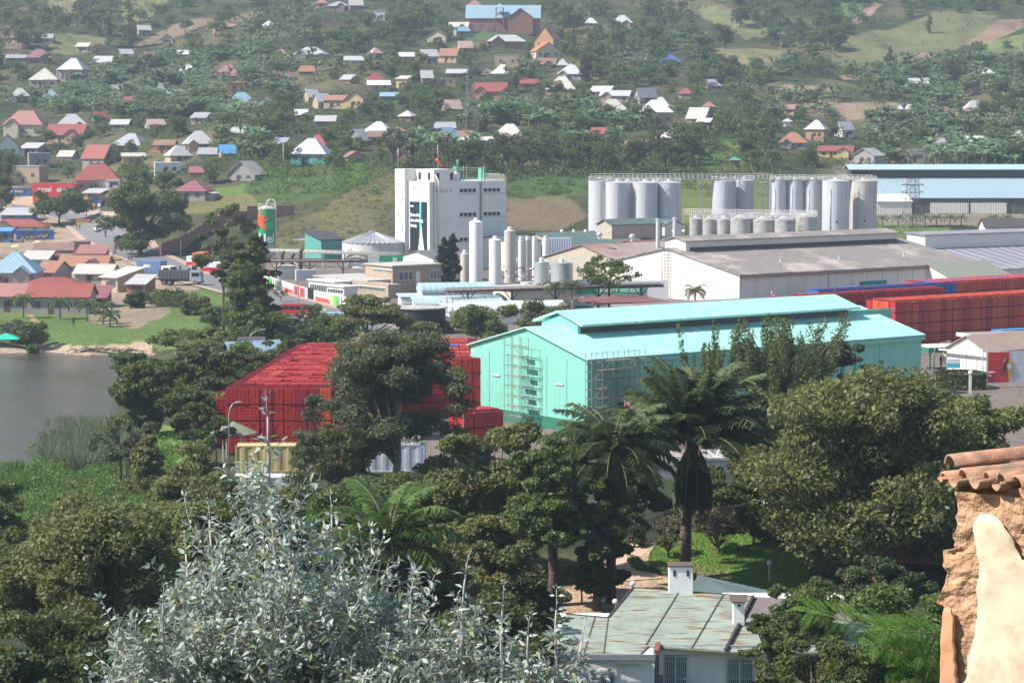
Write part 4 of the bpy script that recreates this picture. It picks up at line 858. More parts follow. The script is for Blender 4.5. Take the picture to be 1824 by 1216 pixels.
# perimeter wall with painting
def G0(px,row): return hit(px,row,300)
pw=[G0(470,507),G0(510,521),G0(545,532),G0(549,533),G0(560,536),G0(620,550),G0(690,562),G0(730,568)]
t=thing('painted_wall','long white perimeter wall painted with red and green advertising pictures','wall',pw[0]); hh=2.0
sg=M('mural_base',(.66,.64,.6),.7,.08); mr_=M('mural_red',(.62,.07,.06),.6,.15); mg=M('mural_green',(.12,.42,.1),.6,.3,scale=.6); mt=M('mural_tan',(.5,.36,.22),.7,.3); mk=M('mural_dark',(.08,.08,.1),.6)
mb=MB(); md=MB(); hedge_pts=[]
for i in range(len(pw)-1):
    if i in(2,3): 
        if i==3: continue
    a=pw[i]-pw[0];b=pw[i+1]-pw[0]; L=(b-a).length; an=math.atan2(b.y-a.y,b.x-a.x); c=(a+b)/2; mb.box((c.x,c.y,hh/2-.1+c.z),(L,.25,hh+.2),an,mi=0)
    d=(b-a)/L; n=Vector((d.y,-d.x,0)); 
    if n.y>0: n=-n
    def patch(u0,u1,z0,z1,mi,off=.14,sk=0):
        p=[a+d*(u0*L)+n*off,a+d*(u1*L)+n*off]; md.add([p[0]+Vector((0,0,z0)),p[1]+Vector((0,0,z0)),p[1]+Vector((0,0,z1))+d*sk,p[0]+Vector((0,0,z1))+d*sk],[(0,1,2,3)],mi)
    if i==0: patch(.0,.12,.4,1.6,0); patch(.2,.42,.1,1.9,1,sk=-.6); patch(.46,.5,.2,1.7,0); patch(.52,.66,.1,1.9,1,.15,sk=.8); patch(.68,.86,.9,1.8,2)
    if i==1: patch(-.1,.38,.1,.95,0); patch(.42,.98,.1,1.9,0,.14); patch(.5,.6,.2,1.6,3,.16); patch(.66,.74,.2,1.7,2,.16); patch(.8,.88,.2,1.6,3,.16)
    if i==4: patch(.05,.5,.1,.95,0); patch(.45,.6,.6,1.7,2,.15,sk=.5); patch(.6,.78,.1,1.9,1,.16,sk=-.4); patch(.82,.85,.2,1.8,0,.16)
    if i==5: patch(0.0,.25,.2,1.4,1,.15,sk=-.4); patch(.28,.6,.1,.9,0)
mb.build('wall',sg,t); md.build('mural',[mr_,mg,mt,mk],t)
t=thing('steel_gate','grey green metal gate in the painted perimeter wall','gate',pw[3]); mb=MB(); d=pw[4]-pw[3]; 
for k in range(10): q=d*(k/9); mb.bar((q.x,q.y,0),(q.x,q.y,2.2),.25)
for z in(.3,1.9): mb.bar((0,0,z),(d.x,d.y,z),.15)
mb.build('bars',darkm,t)
# gate guard shelter with teal hoarding
t=thing('guard_shelter','guard shelter with a blue roof behind a dark green hoarding','shelter',WP(598,398,0),.1); mb=MB(); mb.bb((-1.6,-.5,2.9),(3.6,3,3.05)); mb.build('roof',M('blue_roof_dull',(.2,.35,.42)),t)
for x,y in((-.8,0),(3,0),(3,2.6),(-.8,2.6)): mb=MB(); mb.bar((x,y,0),(x,y,2.9),.12); mb.build('post',white,t)
mb=MB(); mb.bb((0,-.4,0),(3.6,-.3,2.2)); mb.build('hoarding',M('hoarding_green',(.02,.16,.11)),t)
t=thing('green_hoarding','dark green sheet hoarding beside the open gate by the parked car','hoarding',WP(538,372,0),.05); mb=MB(); mb.bb((-1.6,0,0),(2.7,.1,2.6)); mb.build('sheet',M('hoarding_dark',(.015,.06,.05)),t)
t=thing('open_gate','dark open steel frame gate between the hoardings','gate',WP(565,368,0),1.1)
mb=MB()
for x in(0,1.3,2.6): mb.bar((x,0,0),(x,0,2.6),.09)
for z in(.2,1.4,2.5): mb.bar((0,0,z),(2.6,0,z),.07)
mb.build('frame',darkm,t)

t=block('garage_row','long low white walled store behind the two oil palms','building',1112,226,21,7,3.0,white,M('flat_roof_brown',(.3,.23,.2),.9),rz=.12,z=.2); mb=MB(); mb.bb((-.3,-.4,2.9),(21.3,-.2,3.7)); mb.bb((-.3,-.4,2.9),(-.15,7.2,3.7)); mb.build('parapet',white,t)
t=block('lilac_store','tall lilac grey wall building half hidden right of the great palm','building',1262,222,5.5,5,4.6,M('lilac_wall',(.52,.50,.56)),concrete,rz=.1,z=-.5)
# ================================================================ CRATES
def cratemat(name,c):
    m=M(name,c,.5,.2,scale=5,rnd=.14)
    return m
cr_red=cratemat('crate_red',(.40,.026,.030)); cr_or=cratemat('crate_orange',(.50,.06,.03)); cr_blue=cratemat('crate_blue',(.03,.13,.42))
shadow_gap=M('crate_shadow_gap',(.12,.01,.012),.9)
def crate_mesh(tiers,seed):
    rr=random.Random(seed); mb=MB(); w=1.14; d=1.14; th=1.7
    for t_ in range(tiers):
        ox,oy=rr.uniform(-.03,.03),rr.uniform(-.03,.03)
        mb.bb((-w/2+.06+ox,-d/2+.06+oy,t_*th),(w/2-.06+ox,d/2-.06+oy,t_*th+th-.1),mi=1)
        mb.bb((-w/2+ox,-d/2+oy,t_*th),(w/2+ox,d/2+oy,t_*th+.1),mi=1)
        for l in range(5):
            for i in range(3):
                for j in range(3):
                    if i==1 and j==1 and not(l==4): continue
                    x=(i-1)*w/3+ox; y=(j-1)*d/3+oy; z=t_*th+.12+l*.31
                    mb.box((x+rr.uniform(-.02,.02),y+rr.uniform(-.02,.02),z+.15),(w/3-.025,d/3-.025,.27+rr.uniform(0,.015)))
    # bottle tops on the uppermost layer
    z=tiers*th-.02
    for i in range(6):
        for j in range(6): mb.box((-w/2+(i+.5)*w/6,-d/2+(j+.5)*d/6,z+.03),(.07,.07,.08),mi=1)
    return mb.mesh('crate_stack')
CM={}
for ti in (2,3,4):
    for k in range(2):
        me=crate_mesh(ti,ti*7+k); CM[(ti,k)]=me
cand=[]   # x,y,z,rz,tiers,colour,front
def field(nm,px,D,rz,nx,ny,tiers,front=None,gapx=0,gapy=0,colf=None,skip=None,z=0,right=False):
    o=WP(px,D,z); R=Matrix.Rotation(rz,3,'Z'); rr=random.Random(int(px+D))
    for i in range(nx):
        for j in range(ny):
            if skip and skip(i,j): continue
            x=i*1.2+(i//gapx*.35 if gapx else 0)+.6; y=j*1.24+(j//gapy*.9 if gapy else 0)+.6
            p=o+R@Vector((x+(.1*j if nm=='big left yard' else 0)+rr.uniform(-.05,.05),y+rr.uniform(-.06,.06),0))
            tt=tiers if not callable(tiers) else tiers(i,j)
            if tt<=0: continue
            fr=(j<=(front(i) if front else 0)) or i==0 or (right and i==nx-1)
            c=colf(i,j) if colf else 0
            cand.append((p.x,p.y,z,rz+rr.uniform(-.03,.03),tt,c,fr,nm,i,j))
def cL(i,j): return 0 if j<31 else 1
# big left yard: its front steps back towards the right
stepf=lambda i:0 if i<14 else (3+int((i-14)*.75) if i<30 else 18)
rt=lambda i,j,b=4:b if random.Random(i*131+j*17).random()>.12 else b-1
field('big left yard',397,256,0.0,9,34,rt,gapy=4,colf=lambda i,j:(1 if random.Random(i*77+j).random()<.10 else 0))
field('behind huge eucalyptus',594,266,.05,6,28,rt,gapy=4,colf=lambda i,j:(1 if random.Random(i*7+j).random()<.2 else 0))
field('beside turquoise gable',708,287,.04,8,17,lambda i,j:4 if j>1 else (4 if i>4 else 3),gapy=3,colf=lambda i,j:(2 if (j in(9,10) and 2<i<6) else 1 if (i+j)%5<2 else 0),right=True)
field('low left yard corner',381,262,.06,1,6,3)
field('low block before gable',826,263,.5,4,3,2,colf=lambda i,j:1 if (i*3+j)%4==0 else 0)
field('by white containers',572,249,.1,4,3,2,colf=lambda i,j:1)
field('yard behind hall end',1596,372,HR-.02,32,5,4,colf=lambda i,j:1 if (i*5+j)%4 else 0,right=True)
field('farthest right yard',1668,412,HR,30,6,4,colf=lambda i,j:2 if j in(3,) else 1)
field('front beige warehouse row',1428,384,HR,26,2,4,colf=lambda i,j:1 if i<6 else 0)
field('middle beige warehouse row',1458,396,HR,26,2,4,colf=lambda i,j:2)
field('rear beige warehouse row',1500,400,HR,24,1,4,colf=lambda i,j:0)
def near(c): return c[1]
fr=[c for c in cand if c[6]]; bk=[c for c in cand if not c[6]]
fr.sort(key=near); bk.sort(key=near); ind=(fr+bk)[:300]; rest=(fr+bk)[300:]
mats_=[cr_red,cr_or,cr_blue]
for k,(x,y,z,rz,tt,c,f,nm,ii,jj) in enumerate(ind):
    me=CM[(tt,k%2)]; o=bpy.data.objects.new('crate_stack',me); COL.objects.link(o)
    if len(me.materials)==0: me.materials.append(cr_red); me.materials.append(shadow_gap)
    if c:
        o.material_slots[0].link='OBJECT'; o.material_slots[0].material=mats_[c]
    o.location=(x,y,z); o.rotation_euler=(0,0,rz)
    cn=['red','orange red','blue'][c]
    tag(o,'%s crate stack, %s from left, %s row, %s'%(cn,nth(ii),'front' if jj==0 else nth(jj),nm),'crate stack','bottle crate stacks in the crate yards')
# the other stacks as one mass, built from each stack's outer crates
mb=MB()
rr=random.Random(9)
for (x,y,z,rz,tt,c,f,nm,ii,jj) in rest:
    hgt=tt*1.7; ca_,sa_=math.cos(rz),math.sin(rz)
    for t_ in range(tt):
        z0=t_*1.7
        for l in range(5 if f else (5 if t_==tt-1 else 0)):
            if l<3 and not f: continue
            mb.box((x,y,z+z0+.12+l*.31+.15),(1.12,1.12,.28),rz,mi=c)
    mb.box((x,y,z+hgt/2-.1),(1.02,1.02,hgt-.2),rz,mi=3)
    for i in range(3):
        for j in range(3):
            u,v=(i-1)*.38,(j-1)*.38; mb.box((x+u*ca_-v*sa_,y+u*sa_+v*ca_,z+hgt+.03),(.33,.33,.10+rr.uniform(0,.08)),rz,mi=c)
tag(mb.build('crate_stacks',[cr_red,cr_or,cr_blue,shadow_gap]),'densely packed red bottle crate stacks filling the yards behind the front rows','crate stacks',kind='stuff')
# containers by the left yard
container('yellow shipping container in front of the tall red crate stacks',415,243,(.55,.43,.20),rz=.02,L=6.1)
container('white corrugated container below the yellow one',410,222,(.6,.6,.58),rz=.02,L=6.1)
container('weathered white container stacked above another, under the big dark tree',618,243,(.62,.6,.54),z=2.62,L=7)
container('pale grey white container at the bottom under the big dark tree',626,243,(.5,.54,.58),L=7)
container('small blue shipping container right of the big dark tree',835,240,(.05,.18,.36),rz=.3,L=2.2)
container('blue shipping container under the crates at the right edge',1788,372,(.05,.25,.5),rz=.5,z=0,L=6)
# ================================================================ HOUSES
RC={'silver':(.42,.42,.42),'white':(.56,.56,.54),'cream':(.46,.43,.38),'grey':(.30,.30,.32),'dgrey':(.16,.16,.19),'red':(.25,.065,.052),'pink':(.31,.14,.12),'maroon':(.24,.09,.10),
 'purple':(.27,.12,.15),'brown':(.22,.13,.10),'rust':(.30,.14,.09),'lblue':(.24,.35,.42),'blue':(.10,.30,.55),'tarp':(.10,.13,.42),'striped':(.45,.3,.27),'green':(.10,.25,.18),'orange':(.5,.15,.07)}
WC={'cream':(.50,.44,.34),'tan':(.42,.31,.22),'brick':(.30,.16,.11),'grey':(.32,.29,.27),'yellow':(.58,.45,.22),'orange':(.50,.28,.16),'white':(.68,.66,.62),'turq':(.16,.42,.45),'mud':(.22,.16,.12),'pinkw':(.5,.32,.26),'bluew':(.08,.2,.45)}
def RM(k): return M('roof_sheet_'+k,RC[k],.5 if k in('silver','white','lblue','blue') else .7,.08,scale=.6,rib=1.2,ribd=.02,stain=(.32,.2,.15) if k in('striped','rust','brown','cream','silver') else tuple(c*.75 for c in RC[k]),stscale=.35,stamt=.9 if k=='striped' else .35,rnd=.06)
def WM(k): return M('plaster_'+k,WC[k],.9,.1,scale=1,stain=tuple(c*.6 for c in WC[k]),stscale=.5,stamt=.4,rnd=.05)
HBOX=[]
def house(name,label,cat,loc,rz,W,D,hw,rise,typ,roof,wall,group=None,porch=False,nwin=2,over=.45):
    t=thing(name,label,cat,loc,rz,group); mb=MB(); rb=MB(); x0,x1=-W/2,W/2; y0,y1=0,D; fd=1.2 # foundation
    if typ=='gable':
        mb.prism([(y0,-fd),(y1,-fd),(y1,hw),(D/2,hw+rise),(y0,hw)],x0,x1,'x'); gable_roof(rb,W,D,hw,hw+rise,o=over,th=.1,x0=x0,y0=0)
    elif typ=='gablef':
        mb.prism([(x0,-fd),(x1,-fd),(x1,hw),(0,hw+rise),(x0,hw)],y0,y1,'y'); s=rise/(W/2)
        rb.prism([(x0-over,hw-s*over+.06),(0,hw+rise+.06),(x1+over,hw-s*over+.06),(x1+over,hw-s*over+.18),(0,hw+rise+.18),(x0-over,hw-s*over+.18)],y0-over,y1+over,'y')
    elif typ in('hip','pyr'):
        mb.bb((x0,y0,-fd),(x1,y1,hw)); a=min(W,D)/2*(1 if typ=='hip' else 1); rx=max(.15,W/2-a*.95) if typ=='hip' else .25
        o=over; e=hw-.05; B=[(x0-o,y0-o,e),(x1+o,y0-o,e),(x1+o,y1+o,e),(x0-o,y1+o,e)]; r0=(-rx,D/2,hw+rise); r1=(rx,D/2,hw+rise)
        rb.add(B+[r0,r1]+[(p[0],p[1],e-.12) for p in B],[(0,1,5,4),(1,2,5),(2,3,4,5),(3,0,4),(0,6,7,1),(1,7,8,2),(2,8,9,3),(3,9,6,0),(6,9,8,7)])
        rb.bar((-rx,D/2,hw+rise),(rx,D/2,hw+rise),.22)
    elif typ=='shed':
        mb.prism([(y0,-fd),(y1,-fd),(y1,hw+rise),(y0,hw)],x0,x1,'x'); s=rise/D; rb.prism([(y0-over,hw-s*over+.04),(y1+over,hw+rise+s*over+.04),(y1+over,hw+rise+s*over+.16),(y0-over,hw-s*over+.16)],x0-over,x1+over,'x')
    elif typ=='sheds':
        mb.prism([(x0,-fd),(x1,-fd),(x1,hw),(x0,hw+rise)],y0,y1,'y'); rb.prism([(x0-over,hw+rise+.08),(x1+over,hw-.0),(x1+over,hw+.14),(x0-over,hw+rise+.2)],y0-over,y1+over,'y')
    else:
        mb.bb((x0,y0,-fd),(x1,y1,hw)); rb.bb((x0-.1,y0-.1,hw),(x1+.1,y1+.1,hw+.25))
    mb.build('wall',WM(wall),t); rb.build('roof',RM(roof),t)
    if hw>1.6:
        db=MB(); dx=-W*.12; db.bb((dx-.45,-.06,0),(dx+.45,.02,min(2.0,hw-.3))); db.build('door',M('door_brown',(.12,.07,.05)),t)
        for k in range(nwin):
            wx=x0+W*(k+.5)/nwin
            if abs(wx-dx)<1.1: wx+=1.4
            if abs(wx)+.6>W/2: continue
            wb=MB(); wb.bb((wx-.55,-.06,hw*.38),(wx+.55,.02,min(hw-.4,hw*.38+1.1))); wb.build('window',M('house_window',(.07,.09,.11),.3),t)
        if W>7: wb=MB(); wb.bb((x0-.06,D*.4,hw*.38),(x0+.02,D*.4+1.0,hw*.38+1.0)); wb.build('window',M('house_window',(.07,.09,.11),.3),t)
    if W>8.5 and typ in('hip','gable') and not porch and random.random()<.75:
        sx=random.choice([-1,1]); cx=sx*W*.24; wv=W*.17; wh=hw-.1; wr=min(rise*.75,wv*.8); q=MB(); q.prism([(cx-wv,-fd),(cx+wv,-fd),(cx+wv,wh),(cx,wh+wr),(cx-wv,wh)],-2.2,0,'y'); q.build('wing_wall',WM(wall),t)
        q=MB(); g_=.3; e_=wr/wv*g_; q.prism([(cx-wv-g_,wh-e_+.08),(cx,wh+wr+.08),(cx+wv+g_,wh-e_+.08),(cx+wv+g_,wh-e_+.18),(cx,wh+wr+.18),(cx-wv-g_,wh-e_+.18)],-2.6,D*.42,'y'); q.build('wing_roof',RM(roof),t)
    if W>6 and typ!='flat' and random.random()<.4:
        sx=random.choice([-1,1]); q=MB(); a_=sx*(W/2+1.6); q.bb((min(a_,sx*W/2),D*.15,-fd),(max(a_,sx*W/2),D*.8,hw*.72)); q.build('lean_to_wall',WM(wall),t); q=MB(); q.prism([(sx*(W/2),hw*.72+.45),(sx*(W/2+2.0),hw*.70),(sx*(W/2+2.0),hw*.70+.1),(sx*(W/2),hw*.72+.55)],D*.1,D*.85,'y'); q.build('lean_to_roof',RM(random.choice(['grey','rust','cream','silver'])),t)
    if porch:
        for k in range(4): pb_=MB(); xx=x0+.2+k*(W*.5)/3; pb_.bar((xx,-1.6,-.5),(xx,-1.6,hw),.18); pb_.build('post',WM('cream'),t)
        pb_=MB(); pb_.prism([(-2.0,hw-.25),(.1,hw+.1),(.1,hw+.2),(-2.0,hw-.15)],x0,x0+W*.5+.5,'x'); pb_.build('porch_roof',RM(roof),t)
    return t
HS=[ # x0,x1,rowridge,roweave,rowbase,type,roof,wall,rot,label
(46,92,87,103,113,'hip','purple','mud',8,'hip roofed house with a dusky purple roof on the upper left slope'),
(10,45,98,104,111,'shed','grey','mud',5,'low mud shed with a flat grey roof left of the purple roofed house'),
(52,102,121,142,156,'pyr','cream','cream',0,'cream porch house with a pointed pale roof, upper left'),
(100,150,104,124,150,'hip','silver','grey',-12,'long grey roofed house behind the cream porch house'),
(19,54,149,171,182,'hip','silver','white',15,'small double roofed silver house at the left edge above the pink roof'),
(75,107,152,173,178,'pyr','lblue','mud',10,'bright sky blue pointed roof among bananas, left'),
(4,77,194,222,243,'hip','pink','cream',-6,'large faded pink roofed house with cream walls at the left edge'),
(99,158,203,224,232,'hip','silver','grey',10,'ribbed silver roofed house right of the large pink roof'),
(78,150,222,240,254,'gable','red','pinkw',-10,'wide crimson roof with several gables below the ribbed silver house'),
(-8,36,240,262,277,'gablef','red','white',10,'red roofed house with white window frames cut by the left edge'),
(33,70,256,264,275,'shed','silver','grey',-15,'whitish lean to roof on grey walls beside the red house at the left edge'),
(139,192,251,281,302,'gable','red','grey',-25,'bright scarlet roof over grey walls, left centre'),
(190,257,238,259,266,'hip','grey','tan',-20,'dull silver hip roof behind the scarlet roof'),
(300,345,248,277,288,'hip','silver','tan',25,'left and lower half of the double silver roof, tan walls'),
(328,384,232,256,266,'hip','silver','tan',12,'higher half of the double silver roof'),
(392,421,259,272,280,'gable','blue','orange',15,'small vivid blue roof at the right of the double silver roof'),
(352,390,264,275,282,'shed','grey','grey',0,'flat grey roof between the double silver and vivid blue roofs'),
(274,324,289,291,312,'flat','white','white',10,'plain white block with a flat roof'),
(132,212,292,320,342,'hip','red','cream',5,'large hipped brick red roof over a porch with white posts'),
(400,460,288,310,322,'gablef','cream','grey',-20,'grey gabled house with a pale roof above the grassy knoll'),
(378,427,112,135,141,'hip','purple','brick',-10,'dusty rose hip roof on the left hillside'),
(402,438,146,149,162,'flat','brown','brick',0,'bare brick walls below the dusty rose roof'),
(404,464,164,188,194,'hip','lblue','tan',15,'pale turquoise hip roof left of centre'),
(299,329,155,168,173,'shed','lblue','mud',20,'tiny bright turquoise roof in the banana grove'),
(311,350,115,128,133,'hip','white','tan',-10,'small white hip roof on the left hillside'),
(213,241,88,96,103,'gable','silver','brick',30,'tiny grey roofed brick hut below the two columnar trees'),
(314,335,91,99,102,'shed','white','mud',0,'tiny white roof high in the banana grove'),
(50,92,270,274,300,'flat','grey','grey',15,'unfinished grey block house left of the scarlet roof'),
(19,74,294,297,326,'flat','grey','tan',-12,'flat roofed tan house with two windows above the blue shop'),
(217,259,274,279,294,'shed','cream','orange',10,'small tan shed with a pale flat roof right of the scarlet roof'),
(273,311,250,258,271,'gable','brown','orange',-5,'brown roofed hut with ochre walls left of the double silver roof'),
(466,498,36,50,56,'pyr','white','turq',20,'gleaming white pointed roof on turquoise walls, upper centre left'),
(563,583,-6,6,12,'hip','pink','tan',0,'pink roof cut by the top edge'),
(622,648,-3,9,18,'gable','cream','mud',15,'pale roof on a dark hut near the top edge'),
(580,620,3,11,20,'hip','grey','mud',-10,'grey roofed hut near the top edge'),
(562,610,28,31,43,'flat','green','brick',4,'low brick shop with a green front near the top'),
(646,687,18,20,38,'flat','white','white',3,'plain lilac white shed near the top edge'),
(521,580,84,97,102,'hip','silver','grey',-8,'wide dull silver roof above the banana grove, centre left'),
(613,648,101,108,113,'gable','silver','grey',5,'low silver roof right of the wide dull silver roof'),
(652,686,128,143,150,'pyr','red','brick',8,'small vivid red pointed roof in the centre left'),
(703,727,136,141,158,'shed','cream','yellow',-20,'tall yellowish block with a sloping roof, centre left'),
(655,696,144,152,160,'shed','white','tan',5,'white sheet roof in front of the small vivid red roof'),
(546,572,155,172,182,'gable','silver','tan',30,'left of the twin silver roofs'),
(563,592,156,180,193,'gable','silver','tan',30,'right of the twin silver roofs with tan walls'),
(573,614,168,179,195,'shed','rust','tan',-15,'rusty roof on tan walls between the twin silver roofs and the yellow gable'),
(613,649,163,176,193,'gablef','maroon','yellow',-12,'yellow gable house with maroon roof and white trim'),
(677,708,168,174,178,'shed','lblue','mud',0,'thin light blue roof sheet behind trees, centre'),
(464,490,171,186,192,'hip','dgrey','mud',10,'dark slate hip roof right of the pale turquoise one'),
(561,597,210,219,223,'shed','silver','mud',0,'flat silver roof above the shrubs, centre left'),
(645,695,217,234,241,'hip','white','tan',-12,'pair of whitish hip roofs beside the dull grey gable'),
(608,652,231,249,258,'gablef','silver','grey',-25,'grey gable wall with pale sloping roof, centre left'),
(653,692,235,244,258,'shed','brown','orange',-5,'brown lean to on bright orange walls'),
(540,583,234,258,266,'hip','red','mud',-15,'crimson hip roof behind the turquoise house'),
(512,583,247,274,293,'hip','silver','turq',-12,'silver hip roof on bright turquoise walls'),
(758,812,228,244,258,'gablef','lblue','grey',-25,'grey gable with sky blue roof above the white tower'),
(775,812,219,229,235,'shed','grey','mud',5,'slate lean to behind the sky blue roof'),
(805,843,235,244,250,'gable','rust','mud',0,'low rusty roof right of the sky blue roof'),
(812,868,245,251,266,'shed','cream','grey',-8,'pale patched roof on grey walls below the big tan hip roof'),
(870,938,221,247,254,'hip','cream','tan',-10,'big tan hip roof above the row of slender trees'),
(792,826,171,194,199,'gable','striped','mud',25,'red and white striped rusty roof beside the pylon'),
(840,902,148,163,178,'gable','red','orange',-6,'long vermilion roof with orange gables'),
(750,772,126,138,150,'gable','silver','tan',10,'small grey tan house at the left end of the terrace of huts'),
(775,812,138,141,152,'flat','cream','tan',0,'long low tan wall house below the brick one'),
(794,831,124,131,139,'shed','silver','brick',-3,'grey roofed low brick house, centre'),
(751,783,89,100,115,'gable','silver','tan',20,'small tan gable with an arched wall in the upper centre'),
(780,815,87,99,112,'gable','rust','yellow',-15,'rusty roof with a small yellow gable in the upper centre'),
(868,938,62,74,86,'hip','silver','brick',5,'long pale hip roof below the blue roofed church'),
(850,868,72,74,86,'flat','orange','pinkw',0,'small peach block left of the long pale roof'),
(880,925,97,99,119,'flat','cream','tan',-4,'plain peach wall block in the upper centre'),
(874,912,111,131,137,'hip','white','grey',-10,'white hip roof below the plain peach block'),
(839,878,113,126,134,'gablef','brown','tan',0,'brown double gable hut left of the white hip roof'),
(829,861,0,12,20,'pyr','pink','brick',0,'rose red roof behind the church'),
(948,990,48,70,88,'gablef','pink','orange',-25,'steep rose roof on orange brick walls right of the church'),
(952,1001,76,91,104,'gablef','orange','cream',15,'cream gable with a vermilion roof below the steep rose roof'),
(947,990,104,114,120,'gable','brown','mud',-8,'rusty brown roof low in the upper centre'),
(992,1012,103,116,122,'pyr','silver','grey',0,'tiny pointed silver roof right of the rusty brown one'),
(991,1038,114,132,142,'hip','silver','grey',-15,'silver hip roof with the dark cypress beside it'),
(970,1026,135,159,168,'hip','cream','orange',-10,'pale steep hip roof below the cypress one'),
(1089,1127,27,41,49,'hip','silver','tan',-5,'lone silver hip roof on the upper right centre slope'),
(1041,1064,32,42,46,'hip','white','mud',0,'small whitish roof half hidden by trees, upper centre'),
(1047,1090,154,163,176,'gable','silver','orange',-25,'left part of the long flat silver roofs'),
(1066,1122,162,171,184,'gable','silver','tan',-12,'right part of the long flat silver roofs'),
(1136,1173,152,173,184,'gable','dgrey','grey',20,'slate grey steep gable roof, right of centre'),
(1066,1121,176,199,206,'hip','cream','mud',5,'dull cream hip roof below the long flat roofs'),
(1155,1193,168,189,196,'hip','cream','tan',-15,'cream roof behind the shining white one'),
(1141,1200,178,200,224,'hip','white','tan',5,'shining white blue hip roof on tall tan walls'),
(1218,1260,187,210,222,'gable','cream','tan',-30,'cream steep gable roof at the right end of the centre cluster'),
(1239,1265,212,218,232,'shed','white','mud',-15,'white lean to roof below the cream steep gable'),
(1109,1160,242,250,268,'flat','brown','orange',-15,'flat brown block with peach walls among slender trees'),
(1253,1274,181,190,196,'hip','pink','mud',0,'tiny pink roof right of the cream steep gable'),
(1183,1216,97,112,116,'hip','tarp','mud',20,'violet blue roof half hidden by trees'),
(1432,1470,210,230,250,'hip','white','orange',-20,'brilliant white steep roof on the right hillside'),
(1387,1438,236,254,266,'hip','rust','grey',-5,'rusty hip roof with a tiny white cap'),
(1495,1526,215,230,246,'gable','grey','white',30,'slate roof with white gables right of the brilliant white one'),
(1455,1520,261,269,281,'gable','red','yellow',-12,'long brick red roof on yellow walls near the blue warehouse'),
(1512,1564,265,277,293,'gablef','silver','grey',-35,'grey gable house next to the long red and yellow one'),
(1718,1765,173,198,214,'hip','silver','yellow',10,'silver roof on cream yellow walls at the right edge hillside'),
(1704,1722,196,199,215,'shed','red','yellow',0,'small yellow annex with a red roof edge'),
(1711,1757,237,252,258,'shed','white','mud',-15,'slanted white roof sheet low on the right hillside'),
(1747,1771,121,132,136,'hip','white','mud',5,'small white roof high on the right hillside'),
(1620,1655,140,148,155,'gable','silver','grey',0,'small grey and white roof in the right banana grove'),
(1594,1612,266,274,290,'gablef','cream','pinkw',5,'small peach gable above the blue warehouse'),
(1617,1648,265,268,290,'flat','grey','grey',0,'grey block house above the blue warehouse')]
random.seed(21)
def place_house(r,y0=430,name='house',cat='house',depth=None,dz=0):
    x0,x1,rr_,re,rb,typ,roof,wall,rot,lab=r
    p=hit((x0+x1)/2,rb,y0); s=F/p.y; rz=math.radians(rot); W=(x1-x0)/s
    Dp=depth or min(9,max(4.5,W*.75)); c,sn=abs(math.cos(rz)),abs(math.sin(rz)); W2=max(3.0,(W-.3-Dp*sn*.35))
    W2=min(W2,W); hw=max(1.2,(rb-re)/s); rise=max(.4,min((re-rr_)/s,0.55*Dp if typ!='gablef' else 9))
    if typ in('shed','sheds'): rise=min(rise,1.6)
    house(name,lab,cat,(p.x,p.y,p.z+dz),rz,W2,Dp,hw,rise,typ,roof,wall,porch='porch' in lab,nwin=3 if W>11 else 2)
    HBOX.append((x0,x1,rr_,rb))
for r in HS: place_house(r,640)
random.seed(31); _seen=set(); _k=0
for tr_ in range(900):
    z=random.choice([(0,300,180,330),(0,460,215,330),(740,1010,60,165),(480,760,100,290),(1040,1280,150,270),(0,300,60,180),(1380,1820,200,290)])
    px=random.uniform(z[0],z[1]); rb=random.uniform(z[2],z[3]); w=random.uniform(20,38)
    if any(px+w/2>a-2 and px-w/2<b+2 and rb>c-6 and rb-22<d+3 for a,b,c,d in HBOX): continue
    rf=random.choice(['silver','cream','rust','grey','brown','silver','white','red','lblue','maroon','striped']); wl=random.choice(['tan','mud','brick','grey','cream','orange']); p_=hit(px,rb,600); key=(rf,wl,region(p_))
    if key in _seen: continue
    _seen.add(key); _k+=1; hh=random.uniform(7,11); rh=random.uniform(7,11)
    nmz={'silver':'silver','cream':'cream','rust':'rusty','grey':'grey','brown':'brown','white':'white','red':'red','lblue':'pale blue','maroon':'maroon','striped':'rust striped'}[rf]
    place_house((px-w/2,px+w/2,rb-hh-rh,rb-hh,rb,random.choice(['gable','hip','shed','gable','gablef']),rf,wl,random.uniform(-30,30),'small %s roofed hut with %s walls, %s'%(nmz,wl,region(p_))),600)
    if _k>=44: break
# church
p=hit(896,57,700); s=F/p.y; W=130/s
t=house('church','two storey brick church hall with a long sky blue roof and a belfry','church',p,math.radians(-2),W,11,25/s,22/s,'gable','lblue','brick',nwin=7); HBOX.append((830,962,8,57))
bt=MB(); 
for a in (-1.6,1.6):
    for b in(-2,1): bt.bar((a-1.5,b,0),(a-1.5,b,42/s),.4)
bt.box((-1.5,-.5,6),(3.6,3.4,.4)); bt.build('belfry_frame',WM('brick'),t); bt=MB(); bt.add([(-3.9,-3,42/s),(.9,-3,42/s),(.9,2,42/s),(-3.9,2,42/s),(-1.5,-.5,50/s)],[(0,1,4),(1,2,4),(2,3,4),(3,0,4),(0,3,2,1)]); bt.build('belfry_roof',RM('lblue'),t)
for k in range(8): wb=MB(); x=-W/2+1.5+k*(W-3)/7; wb.bb((x-.4,-.09,.6),(x+.4,-.03,2.0)); wb.build('blue_shutter',M('shutter_blue',(.1,.2,.5)),t)
place_house((798,834,40,48,58,'gable','cream','pinkw',-8,'low pink walled annex left of the church'),700)
